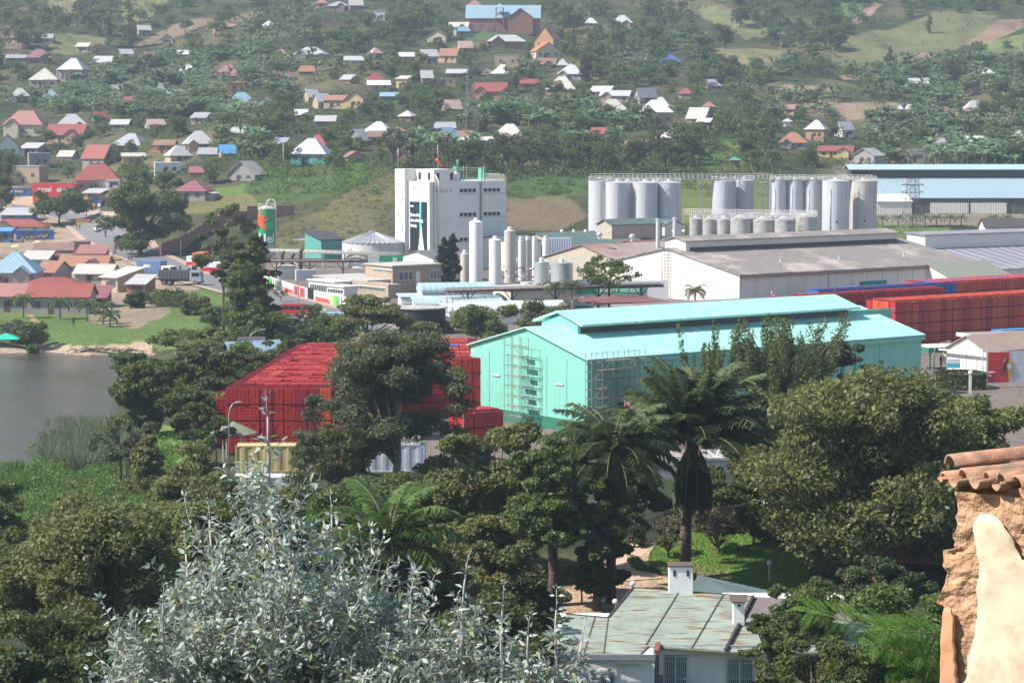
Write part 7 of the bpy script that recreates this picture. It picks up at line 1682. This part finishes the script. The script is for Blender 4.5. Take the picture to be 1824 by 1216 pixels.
# reeds
def reeds(name,lab,pts,h,n,mat):
    Q=[]
    for p in pts:
        for k in range(n):
            a=random.uniform(0,2*PI); r=random.uniform(0,1.1); b=Vector((p.x+r*math.cos(a),p.y+r*math.sin(a),p.z-.2)); hh=h*random.uniform(.6,1.2); e=b+Vector((random.uniform(-.4,.4)*hh,random.uniform(-.4,.4)*hh,hh)); m=b.lerp(e,.55)+Vector((0,0,hh*.12)); w=Vector((math.sin(a),math.cos(a),0))*.05; Q.append([b-w,b+w,m+w*.7,m-w*.7]); Q.append([m-w*.7,m+w*.7,e+w*.1,e-w*.1])
    tag(link(name,quadmesh(name,np.array([[list(v) for v in q] for q in Q])),Lf[mat]),lab,kind='stuff')
rp=[hit(random.uniform(85,235),random.uniform(772,850),200) for k in range(150)]; reeds('reeds','tall pale reeds on the lake bank',rp,2.6,60,'reed')
reeds('reeds','bright reeds along the water edge',[hit(random.uniform(10,110),random.uniform(846,880),200) for k in range(50)],1.8,50,'bright')
# green grass slopes texture
def grass(name,lab,x0,x1,r0,r1,n,h,mat,poly=None,y0=150):
    Q=[]
    c=0
    while c<n:
        px=random.uniform(x0,x1);row=random.uniform(r0,r1)
        if poly and not inpoly(np.array([px]),np.array([row]),poly)[0]: c+=.2; continue
        c+=1; p=hit(px,row,y0) if n<900 else None
        Q.append(p)
    return Q
lawnpoly=[(1125,1005),(1180,960),(1340,928),(1440,950),(1440,1080),(1300,1040),(1200,1020)]
xs=[];rng3=np.random.RandomState(8)
A=rng3.uniform(6,22,60000);B=rng3.uniform(168,212,60000); z=Hn(A,B); cp,sp=math.cos(PITCH),math.sin(PITCH); dd=B*cp-(z-CAMZ)*sp; pxx=CX+F*A/dd; pyy=CY-F*(B*sp+(z-CAMZ)*cp)/dd
m=inpoly(pxx,pyy,lawnpoly); base=np.stack([A[m],B[m],z[m]],1); k=len(base); an=rng3.rand(k)*2*PI; wv=np.stack([np.cos(an),np.sin(an),0*an],1)*.03; tp=base+np.stack([rng3.normal(size=k)*.03,rng3.normal(size=k)*.03,.07+.07*rng3.rand(k)],1)
tag(link('lawn_grass',quadmesh('lawn_grass',np.stack([base-wv,base+wv,tp+wv*.3,tp-wv*.3],1)),LEAF('leaf_lawn',(.10,.17,.03),(.17,.26,.05),.35)),'short sunlit lawn grass on the garden slope',kind='stuff')
# ================================================================ near trees
mt('huge dark eucalyptus with a bare forked trunk before the crate yard',706,890,588,262,'huge','grey',85000,.17,80,200,split=.24,tr=.42,m=52,sub=6,droop=.6,asp=.36,barkm=barkp,nb=16,inner=.3)
mt('smaller grey green tree left of the huge eucalyptus trunk',560,850,700,85,'cone','grey',14000,.12,81,200,asp=.3)
mt('dark low tree under the huge eucalyptus',610,905,765,150,'dense','dark',16000,.12,82,190,asp=.35)
mt('dark low bush right of the eucalyptus trunk',800,880,800,120,'dense','dark',8000,.12,83,190)
mt('wide yellowish green tree mass left of the twin trunks',880,1030,735,230,'dense','olive',46000,.13,84,165,split=.2)
mt('dense green tree mass in the centre, behind the foreground palm',800,1010,835,200,'dense','mid',34000,.12,85,165)
mt('dark leaning trunk tree beside the driveway',985,1078,760,190,'broad','dark',38000,.12,86,160,split=.4,tr=.36,m=34)
mt('dark ivy covered tree with a thick trunk by the driveway',1062,1085,850,120,'dense','dark',30000,.11,87,160,split=.3,tr=.3)
mt('rounded shrub with russet tips in the lower centre',905,1120,960,200,'dense','orangef',30000,.11,88,140)
mt('dark shrub behind the silver leaves, lower centre',770,1160,960,220,'dense','orangef',30000,.11,89,130)
mt('dark green bush low in the middle beside the green roof',960,1130,1040,110,'dense','dark',14000,.10,90,145)
mt('great broad dark mango like tree filling the lower left',150,1190,900,330,'dense','olive',60000,.11,91,120,m=44)
mt('second dark rounded tree in the lower left behind the silver leaves',330,1130,880,220,'dense','olive',34000,.11,92,140,m=36)
mt('dark tree at the left edge below the lake bank',-10,1000,850,120,'dense','dark',14000,.12,93,170)
mt('dark tree between the lake bank and the silver leaves',470,1010,850,180,'dense','mid',22000,.12,94,160)
mt('russet tipped mango bush at the bottom left corner',40,1330,1150,220,'dense','flower',16000,.10,95,100)
mt('green mango bush along the bottom edge',230,1330,1130,220,'dense','flower',18000,.10,96,100)
mt('dark filling bush beneath the silver foliage',560,1300,1040,300,'dense','dark',26000,.10,97,110)
mt('large spreading yellow flecked tree right of the lawn',1560,1040,655,400,'dense','olive',95000,.13,98,165,m=60,split=.2,tr=.5)
mt('right half crown of the large yellow flecked tree',1740,1010,690,190,'dense','olive',30000,.13,99,160,m=30)
mt('tall spiky tree with upright fuzzy branches behind the hall roof',1400,800,542,225,'spiky','mid',30000,.17,110,230,m=64,asp=.4,droop=-.5,nb=40,inner=.2)
mt('spiky tree with upright branches left of the tall spiky one',1262,800,556,110,'spiky','mid',9000,.15,111,220,m=22,asp=.4,nb=20,inner=.2)
mt('pale green tree with mauve blossom before the hall side',1500,800,605,130,'airy','purplef',9000,.15,112,230)
mt('feathery light tree left of the great palm',1185,790,640,70,'airy','bright',3800,.13,113,210)
mt('dark trees behind the great palm on the right',1345,860,690,130,'dense','dark',20000,.13,114,200)
mt('low flowering shrub left of the palm trunk',1190,992,935,62,'airy','brown',2400,.09,115,160,split=.2,tr=.10,nb=16)
mt('twisted bare based shrub on the lawn',1278,985,910,90,'airy','brown',4200,.09,116,160,split=.15,tr=.12,nb=16)
mt('second twisted shrub higher on the lawn',1342,968,890,95,'airy','mid',5200,.09,117,160,split=.15,tr=.12,nb=16)
mt('climbing shrub beside the driveway gate',1130,975,905,50,'dense','flower',4000,.09,118,160)
mt('dark leaved small tree before the driveway',1036,1075,1010,40,'airy','dark',900,.12,119,160)
mt('dark shrub tree right of the bungalow roof',1430,1180,1030,150,'dense','mid',26000,.085,120,120)
mt('leafy branch tree over the right end of the green roof',1380,1260,1085,110,'airy','mid',7000,.08,121,110,m=24)
mt('shrub with red blossoms under the big right tree',1570,1120,990,150,'dense','flower',20000,.09,122,140)
mt('green shrub mass in the lower right behind the fern leaves',1600,1300,1040,230,'dense','mid',34000,.08,123,100)
mt('dark green shrub at the bottom beside the bungalow',1440,1320,1120,190,'dense','mid',22000,.08,124,95)
mt('shrub at the foot of the adobe wall',1680,1250,1080,120,'dense','grey',11000,.08,125,90)
scrub('driveway_border','low clipped green border along the driveway',[(hit(1128+k*1.2 if k<10 else 1140+(k-10)*6.5,(998 if k<10 else 1014)+(k*1.5 if k<10 else (k-10)*1.1),150),.5) for k in range(26)],1.0,260,.07,'mid')
scrub('gate_shrubs','brownish shrubs above the driveway',[(hit(random.uniform(1180,1340),random.uniform(905,945),150),random.uniform(.5,1)) for k in range(26)],1.5,420,.09,'brown')
# hedge ring
t=thing('round_hedge','round clipped green hedge ring beside the advert board','hedge',WP(1716,318,0)); rng4=np.random.RandomState(3); k=9000; a=rng4.rand(k)*2*PI; rr4=2.75+.35*rng4.rand(k); zz=rng4.rand(k)*1.9; zz[:3500]=1.9; C4=np.stack([rr4*np.cos(a),rr4*np.sin(a)*1.1,zz],1); d4=rng4.normal(size=(k,3))*.09; e4=rng4.normal(size=(k,3))*.07
link('foliage',quadmesh('foliage',np.stack([C4-d4,C4+e4,C4+d4,C4-e4],1)),Lf['mid'],t); t=thing('globe_lamp','white globe lamp on the hedge ring gate post','lamp',WP(1733,312,0)); mb=MB(); mb.bar((0,0,0),(0,0,2.3),.3); mb.build('post',white,t); mb=MB(); mb.lathe([(0,2.2)]+[(.3*math.sin(PI*q/8),2.55-.3*math.cos(PI*q/8)) for q in range(1,8)]+[(0,2.86)],14); mb.build('globe',lg,t)
# palms near
p=T_(1224,176); palm('great oil palm with a skirt of hanging dead fronds above the lawn',Vector((p.x,p.y,P(1224,1002,176).z)),8.6,6.6,50,401,'palm',.62,lean=.5,skirt=34,tr=.36,npin=64,leafw=.036,lift=1.5)
p=T_(1090,170); palm('second oil palm left of the great one',p,CAMZ-p.z-(805-196)/F*170-.2,5.2,38,402,'palm',.75,lean=.2,skirt=26,tr=.32,npin=58,leafw=.032)
p=T_(690,150); palm('bright young palm with upright fronds in the centre foreground',p,CAMZ-p.z-(975-196)/F*150-.3,5.2,22,403,'palmb',.85,skirt=4,tr=.3,npin=50,leafw=.035,lift=1.45)
# lateral banana at the bottom right
b_=banana('banana plant with torn pale leaves at the bottom right',Vector((P(1560,1216,40).x,40,22.6)),2.9,411)

# more of the dense garden growth
for k,(px,row,top,w,st,lm,n,y0,lab) in enumerate([
(620,1010,870,190,'dense','dark',22000,150,'dark leafy tree behind the bright young palm, on its left'),
(760,960,840,150,'dense','mid',16000,165,'green rounded tree behind the bright young palm, on its right'),
(690,930,845,150,'dense','dark',15000,175,'dark tree at the foot of the huge eucalyptus'),
(1130,940,800,120,'dense','dark',20000,190,'very dark tree between the two oil palms'),
(1290,925,820,130,'dense','dark',16000,190,'dark shrub tree right of the great palm trunk'),
(1010,960,790,110,'dense','dark',16000,180,'dark tree behind the second oil palm'),
(850,900,775,90,'dense','mid',9000,190,'green tree before the small blue container'),
(500,960,860,140,'dense','olive',13000,170,'olive tree below the yellow container'),
(60,1080,940,170,'dense','dark',18000,130,'dark tree mass at the left edge above the mango bush'),
(240,1010,905,170,'dense','olive',20000,150,'olive topped tree on the lower left bank'),
(120,1260,1080,240,'dense','dark',22000,105,'very dark tree in the bottom left shade'),
(330,1260,1090,200,'dense','dark',20000,105,'very dark tree behind the lowest silver leaves'),
(1480,940,740,200,'dense','olive',34000,170,'left shoulder of the big yellow flecked tree group'),
(1640,900,670,230,'dense','olive',36000,190,'tallest crown in the big yellow flecked tree group'),
(1760,1030,800,160,'dense','dark',18000,150,'dark crown behind the adobe wall tiles'),
(1350,905,760,90,'dense','mid',10000,200,'green tree between the great palm and the yellow flecked trees'),
(860,1230,1060,240,'dense','dark',24000,110,'dark bush behind the central silver shoots'),
(1010,1180,1090,60,'dense','dark',7000,135,'dark low bush beside the bungalow corner')]):
    mt(lab,px,row,top,w,st,lm,n,.11,500+k,y0)

for k,(px,row,top,w,st,lm,n,y0,lab) in enumerate([
(438,640,455,80,'column','mid',15000,360,'drooping creeper covered mass left of the vine draped tree'),
(450,600,440,50,'column','dark',9000,370,'upper creeper column beside the road wall'),
(420,700,610,120,'dense','mid',12000,290,'leafy bush mass between the inlet and the lake house'),
(500,700,600,80,'dense','mid',8000,300,'green bush beside the lake house roof'),
(350,700,605,120,'umbrella','olive',9000,320,'flat olive crown at the head of the inlet'),
(300,730,640,120,'dense','mid',16000,280,'second rounded crown of the shore trees'),
(400,790,690,70,'dense','olive',7000,260,'olive bush at the yard corner by the hut'),
(350,640,598,80,'dense','mid',6000,340,'bush heap on the slope over the inlet'),
(312,545,522,90,'dense','mid',5000,390,'hedge mass under the lorries'),
(520,640,575,90,'dense','dark',9000,330,'dark bush mass left of the yard acacia'),
(600,625,560,90,'dense','mid',8000,330,'mid green bush before the guard shelter')]):
    mt(lab,px,row,top,w,st,lm,n,.15,600+k,y0)

mt('russet shrub before the terracotta garden wall',1368,962,905,60,'dense','orangef',6000,.10,700,160)
mt('small dark tree at the right end of the iron fence',1330,940,880,50,'airy','dark',3000,.10,701,170)
# ================================================================ FOREGROUND: silver eucalyptus, fern branch, adobe wall
silver=bpy.data.materials.new('silver_leaf'); silver.use_nodes=True; N=silver.node_tree.nodes; L=silver.node_tree.links; b=N['Principled BSDF']; b.inputs['Roughness'].default_value=.5; b.inputs['Specular IOR Level'].default_value=.35
ge=N.new('ShaderNodeNewGeometry'); cr=N.new('ShaderNodeValToRGB'); L.new(ge.outputs['Random Per Island'],cr.inputs[0]); e=cr.color_ramp.elements; e[0].color=(.21,.27,.22,1); e[0].position=0; e[1].color=(.52,.56,.51,1); e[1].position=.7
for pos,c in((.30,(.34,.41,.36,1)),(.88,(.17,.28,.10,1)),(.97,(.34,.30,.16,1))): x=e.new(pos); x.color=c
L.new(cr.outputs[0],b.inputs['Base Color']); tr=N.new('ShaderNodeBsdfTranslucent'); ms=N.new('ShaderNodeMixShader'); ms.inputs[0].default_value=.28; L.new(cr.outputs[0],tr.inputs[0]); L.new(b.outputs[0],ms.inputs[1]); L.new(tr.outputs[0],ms.inputs[2]); L.new(ms.outputs[0],N['Material Output'].inputs[0])
stemm=M('silver_stem',(.42,.38,.36),.7,.15,scale=9)
rs=np.random.RandomState(31)
def leafquads(p,d,n,l,w,fold=.35,curl=.25):
    # one eucalyptus leaf: base p, direction d, normal n -> 3 segments x 2 halves
    s=np.cross(d,n); s/=np.linalg.norm(s)+1e-9; n=np.cross(s,d)
    ws=[.12,.85,1.0,.62,.04]; us=[0,.22,.48,.76,1]; mid=[p+d*l*u+n*(-curl*l*u*u) for u in us]
    L_=[m+s*w*k+n*w*k*fold for m,k in zip(mid,ws)]; R_=[m-s*w*k+n*w*k*fold for m,k in zip(mid,ws)]
    return mid,L_,R_
def silver_tree(label,stems,D,seed):
    rs=np.random.RandomState(seed); base=P(stems[0][0],1420,D); t=thing('silver_eucalyptus',label,'eucalyptus',base); o=np.array(base)
    wood=MB(); LV=[];LF=[]
    def addleaf(p,d,sz):
        d=d/np.linalg.norm(d); n=rs.normal(size=3); n[2]+=.8; mid,A_,B_=leafquads(p+d*.012,d,n/np.linalg.norm(n),sz,sz*(.15+.10*rs.rand()),.2+.5*rs.rand(),.1+.5*rs.rand())
        k=len(LV); LV.extend(mid+A_+B_)
        for i in range(4): LF.append((k+i,k+i+1,k+5+i+1,k+5+i)); LF.append((k+i,k+10+i,k+10+i+1,k+i+1))
    def twig(p,d,L,r,lv,leafsz):
        n=max(3,int(L/.045)); pts=[p.copy()]; d=d/np.linalg.norm(d)
        for i in range(n):
            d=d+rs.normal(size=3)*.07+np.array([0,0,.035]); d/=np.linalg.norm(d); p=p+d*L/n; pts.append(p.copy())
        wood.tube([tuple(q-o) for q in pts[::max(1,n//6)]+[pts[-1]]],[max(.0016,r*(1-.8*i/7)) for i in range(len(pts[::max(1,n//6)])+1)],4)
        for i in range(1,len(pts)):
            f=i/len(pts); dd=pts[i]-pts[i-1]; dd/=np.linalg.norm(dd); a=rs.rand()*6.28; u=np.cross(dd,[0.3,.2,1]); u/=np.linalg.norm(u); v=np.cross(dd,u); sd=u*math.cos(a)+v*math.sin(a)
            if lv==0 or f>.25:
                for sg in(-1,1):
                    if rs.rand()<.93: addleaf(pts[i],dd*.45+sd*sg+rs.normal(size=3)*.25,leafsz*(.6+.55*rs.rand())*(1-.3*f))
            if lv>0 and rs.rand()<.34: twig(pts[i],dd*.75+sd*(1 if rs.rand()<.5 else -1)+np.array([0,0,.25]),L*(.30+.25*rs.rand())*(1.05-f*.6),r*.45,lv-1,leafsz)
        for q in range(3): addleaf(pts[-1],dd+rs.normal(size=3)*.4,leafsz*.55)
    for (bx,tx,ty,spread,Dd) in stems:
        a=np.array(P(bx,1420,D)); b=np.array(P(tx,ty,D+Dd)); n=16; pts=[]
        for i in range(n+1): u=i/n; pts.append(a+(b-a)*u+np.array([math.sin(u*5)*.03,math.cos(u*4)*.03,0]))
        wood.tube([tuple(q-o) for q in pts],[.022*(1-.85*i/n)+.0025 for i in range(n+1)],6)
        for i in range(1,n+1):
            u=i/n
            nb=4 if u<.7 else 3
            for j in range(nb):
                an=rs.rand()*6.28; sp_=.74*spread/F*D*(1.02-u)**1.0*1.2*(.45+.95*rs.rand()); d=np.array([math.cos(an),math.sin(an)*.7,.75+.4*rs.rand()]); q=pts[i]+(pts[i-1]-pts[i])*rs.rand()
                if sp_>.05: twig(q,d,sp_*1.15,.006*(1.1-u),1 if sp_>.22 else 0,.07)
            for sg in(-1,1): addleaf(pts[i],np.array([sg*.8,rs.normal()*.5,.4]),.055)
        twig(pts[-1],b-a,.12,.003,0,.04)
    me=bpy.data.meshes.new('leaves'); me.from_pydata([tuple(np.array(q)-o) for q in LV],[],LF); me.polygons.foreach_set('use_smooth',[True]*len(LF)); link('leaves',me,silver,t); wood.build('branches',stemm,t); print('silver leaves',len(LF)//8); return t
silver_tree('silver leaved young eucalyptus, the tall left clump in the foreground',[(500,486,738,360,0),(420,382,925,230,.5),(600,600,915,240,.3),(300,300,1075,240,-.3),(230,250,1140,170,.2),(380,340,985,200,.4),(690,700,1035,200,0),(430,540,985,230,-.4)],15,1)
silver_tree('silver leaved eucalyptus shoots in the foreground, lower centre',[(800,838,1022,170,0),(740,740,1060,180,.3),(880,905,1075,150,-.2),(700,660,1110,190,.3)],14.5,2)
silver_tree('silver leaved eucalyptus sprig in front of the bungalow',[(985,1000,1085,115,0),(1010,1045,1140,100,.2),(940,950,1130,110,-.2)],14,3)
# feathery bright branch
t=thing('feathery_branch','bright green feathery acacia branch reaching in at the lower right','branch',P(1700,1180,17)); o=np.array(t.location); Q=[]; wood=MB(); rs=np.random.RandomState(6)
def pinn(p,d,L,n,ll):
    d=d/np.linalg.norm(d); s=np.cross(d,[0.1,-.5,.85]); s/=np.linalg.norm(s); pts=[]
    for i in range(n):
        u=(i+1)/n; q=p+d*L*u+np.array([0,0,-.25*L*u*u]); l=ll*math.sin(PI*(.12+.8*u)); pts.append(q)
        for sg in(-1,1):
            dd=sg*s*.95+d*.35+rs.normal(size=3)*.06; e=q+dd*l; w=d*l*.17; m=q+dd*l*.5; Q.append([q-o,m+w-o,e-o,m-w-o])
    wood.tube([tuple(p-o),tuple(pts[n//2]-o),tuple(pts[-1]-o)],[.003,.002,.001],4)
for (sx,sy,ex,ey,nn) in [(1720,1190,1448,1088,15),(1715,1225,1560,1150,10),(1730,1160,1580,1120,9),(1720,1260,1600,1190,9),(1700,1290,1640,1170,7)]:
    a=np.array(P(sx,sy,17.3)); b=np.array(P(ex,ey,16.6)); wood.tube([tuple(a-o),tuple((a+b)/2-o+np.array([0,0,.05])),tuple(b-o)],[.01,.007,.003],6)
    for i in range(nn):
        u=.2+.8*(i+1)/nn; q=a+(b-a)*u+np.array([0,0,.05*math.sin(PI*u)])
        for sg in(-1,1):
            d=(b-a)/np.linalg.norm(b-a)*.8+np.array([rs.normal()*.15,sg*.75,.25*sg+rs.normal()*.2]); pinn(q,d,.33*(1.15-.5*u),20,.042)
link('leaflets',quadmesh('leaflets',np.array(Q)),LEAF('leaf_feather',(.07,.15,.02),(.16,.30,.05),.45,rough=.4),t); wood.build('stems',M('feather_stem',(.2,.2,.08)),t)
# ---- adobe wall
plast=bpy.data.materials.new('adobe'); plast.use_nodes=True; N=plast.node_tree.nodes; L=plast.node_tree.links; b=N['Principled BSDF']; b.inputs['Roughness'].default_value=.95; b.inputs['Specular IOR Level'].default_value=.1
tc=N.new('ShaderNodeTexCoord'); n1=N.new('ShaderNodeTexNoise'); n1.inputs['Scale'].default_value=7; n1.inputs['Detail'].default_value=9; n1.inputs['Roughness'].default_value=.7; L.new(tc.outputs['Object'],n1.inputs[0]); cr=N.new('ShaderNodeValToRGB'); L.new(n1.outputs[0],cr.inputs[0]); e=cr.color_ramp.elements; e[0].position=.3; e[0].color=(.30,.15,.08,1); e[1].position=.72; e[1].color=(.66,.42,.26,1)
L.new(cr.outputs[0],b.inputs['Base Color']); bp=N.new('ShaderNodeBump'); bp.inputs['Distance'].default_value=.03; n2=N.new('ShaderNodeTexNoise'); n2.inputs['Scale'].default_value=26; n2.inputs['Detail'].default_value=8; L.new(tc.outputs['Object'],n2.inputs[0]); L.new(n2.outputs[0],bp.inputs['Height']); L.new(bp.outputs[0],b.inputs['Normal'])
whitep=M('lime_plaster',(.66,.54,.38),.95,.14,scale=2.5,stain=(.44,.28,.17),stscale=3.5,stamt=.8,bump=.008,bscale=7)
orangep=M('orange_plaster',(.60,.30,.16),.9,.10,scale=3,stain=(.45,.25,.15),stscale=4,stamt=.5,bump=.006,bscale=14)
WD=12.0
t=thing('adobe_wall','crumbling adobe wall with patches of cream lime plaster at the right edge','wall',P(1700,1216,WD)); o=t.location
ux=Vector((.80,-.60,0)).normalized(); un=Vector((-.60,-.80,0)).normalized()
P0=P(1699,1000,WD); P0.z=0
def wp(u,z,n=0): return P0+ux*u+un*n+Vector((0,0,z))-o
ztop=P(1700,872,WD).z; zbot=ztop-2.6
def nz(u,z,s,sd): return float(vnoise(np.array([u*50+300.]),np.array([z*50.]),s,sd)[0])
def edge(z): # ragged left edge (u) of the bare core
    f=(ztop-z)/(ztop-P(1700,1216,WD).z)
    return -.02+.05*nz(0,z,4,21)+.02*nz(0,z,1.5,22)+(-.055 if .30<f<.60 else 0)-.02*f
nu,nzv=40,150; vs=[];fs=[]
for j in range(nzv+1):
    z=zbot+(ztop-zbot)*j/nzv; e0=edge(z)
    for i in range(nu+1):
        u=e0+(1.3-e0)*(i/nu)**1.6; vs.append(wp(u,z,-.0+ .035*nz(u,z,3,23)+.02*nz(u,z,1.2,24)))
for j in range(nzv):
    for i in range(nu): a=j*(nu+1)+i; fs.append((a,a+1,a+nu+2,a+nu+1))
# end face going back and top
k=len(vs)
for j in range(nzv+1):
    z=zbot+(ztop-zbot)*j/nzv; e0=edge(z)
    for q in range(1,7): vs.append(wp(e0+.02*nz(q*.1,z,1.5,25)+.02*q,z,-.09*q+.02*nz(q,z,2,26)))
for j in range(nzv):
    fs.append((j*(nu+1),(j+1)*(nu+1),k+(j+1)*6,k+j*6))
    for q in range(5): a=k+j*6+q; fs.append((a,a+6,a+7,a+1))
mb=MB(); mb.add(vs,fs,0,True); mb.build('core',plast,t)
mb=MB(); mb.bb((0,0,0),(.01,.01,.01)); 
def sheet(name,mat,lf,rf,z0,z1,off,th=.02):
    mb=MB(); n=90; m=14; vs=[];fs=[]
    for j in range(n+1):
        z=z0+(z1-z0)*j/n; l=lf(z); r=rf(z)
        for i in range(m+1):
            u=l+(r-l)*i/m; ed=min(i,m-i)==0 or j in(0,n); vs.append(wp(u,z,off-(.014 if ed else 0)+.012*nz(u,z,9,31)+.008*nz(u,z,3,32)))
    for j in range(n):
        for i in range(m): a=j*(m+1)+i; fs.append((a,a+1,a+m+2,a+m+1))
    mb.add(vs,fs,0,True); mb.build(name,mat,t)
pxu=lambda px:(px-1699)/F*WD/.80*.93
def f_of(z): return 872+(ztop-z)*F/WD
def itp(xs,ys): return lambda z: pxu(float(np.interp(f_of(z),xs,ys)))
sheet('cream_plaster',whitep,lambda z:itp([900,930,1000,1080,1150,1220],[1748,1736,1746,1744,1735,1722])(z)+.018*nz(3,z,1.2,41)+.012*nz(3,z,.5,47),lambda z:itp([900,908,915,940,985,1000,1220,1500],[1760,1772,1780,1798,1820,1900,1900,1900])(z)+.012*nz(4,z,1.2,42)+.012*nz(4,z,.5,48),zbot,P(1700,906,WD).z,.062)
sheet('orange_plaster',orangep,lambda z:itp([1070,1100,1500],[1694,1690,1684])(z)+.006*nz(5,z,1.5,43),lambda z:itp([1070,1110,1216,1500],[1703,1710,1718,1718])(z)+.012*nz(6,z,1.5,44),zbot,P(1700,1078,WD).z,.07)
# clay tiles
til=M('clay_tile',(.38,.20,.12),.9,.3,scale=14,stain=(.20,.16,.11),stscale=6,stamt=.9,bump=.004,bscale=60)
t2=thing('tile_coping','weathered clay barrel tiles capping the adobe wall','roof tiles',P(1690,860,WD)); o2=t2.location
ax=Vector((.93,.34,.06)).normalized()   # run of the barrels
def tile(p,rad,L,up=True,th=.011,taper=.85,tw=0,span=1.0):
    # half pipe with thickness; up=True arch, False trough
    a_=ax.copy(); s=a_.cross(Vector((0,0,1))).normalized(); u=s.cross(a_).normalized(); n=12; m=8; vs=[];fs=[]
    for k in range(m+1):
        f=k/m; c=p+a_*L*f; r=rad*(1-(1-taper)*f)
        for q in range(n+1):
            t_=PI*(q/n)*span+tw+(1-span)*PI/2; 
            for rr_ in(r,r-th):
                v=c+s*math.cos(t_)*rr_+u*(math.sin(t_)*rr_*(1 if up else -1)); v+=Vector((0,0,.002*math.sin(k*2+q))); vs.append(v-o2)
    w=2*(n+1)
    for k in range(m):
        for q in range(n):
            a=k*w+2*q; fs.append((a,a+2,a+w+2,a+w)); fs.append((a+1,a+w+1,a+w+3,a+3))
        a=k*w; fs.append((a,a+w,a+w+1,a+1)); a=k*w+2*n; fs.append((a,a+1,a+w+1,a+w))
    for q in range(n): a=2*q; fs.append((a,a+1,a+3,a+2)); a=m*w+2*q; fs.append((a,a+2,a+3,a+1))
    mb=MB(); mb.add(vs,fs,0,True); mb.build('tile',til,t2)
TP=lambda px,row,D=WD-.1:P(px,row,D)
tile(TP(1692,830,WD+.18),.058,1.4,taper=.98)              # ridge barrel
tile(TP(1680,852,WD+.05),.034,.9); tile(TP(1715,852,WD-.02),.050,.8); tile(TP(1757,852,WD-.1),.036,.8); tile(TP(1783,858,WD-.2),.046,.8); tile(TP(1810,868,WD-.25),.058,.8)
tile(TP(1697,852,WD-.04),.048,.7,up=False); tile(TP(1735,852,WD-.14),.052,.7,up=False); tile(TP(1773,856,WD-.2),.050,.7,up=False); tile(TP(1675,848,WD+.02),.03,.5,up=False,span=.8)
tile(TP(1826,872,WD-.32),.055,.6,up=False)
HAZE=.00019
# ================================================================ HAZE
hm=bpy.data.materials.new('haze'); hm.use_nodes=True; N=hm.node_tree.nodes; L=hm.node_tree.links
N.remove(N['Principled BSDF']); pv=N.new('ShaderNodeVolumePrincipled'); pv.inputs['Color'].default_value=(.62,.74,.90,1); pv.inputs['Density'].default_value=HAZE; pv.inputs['Anisotropy'].default_value=.2
L.new(pv.outputs[0],N['Material Output'].inputs['Volume'])
mb=MB(); mb.bb((-2200,-120,-12),(2200,2480,560)); tag(mb.build('haze',hm),kind='stuff')
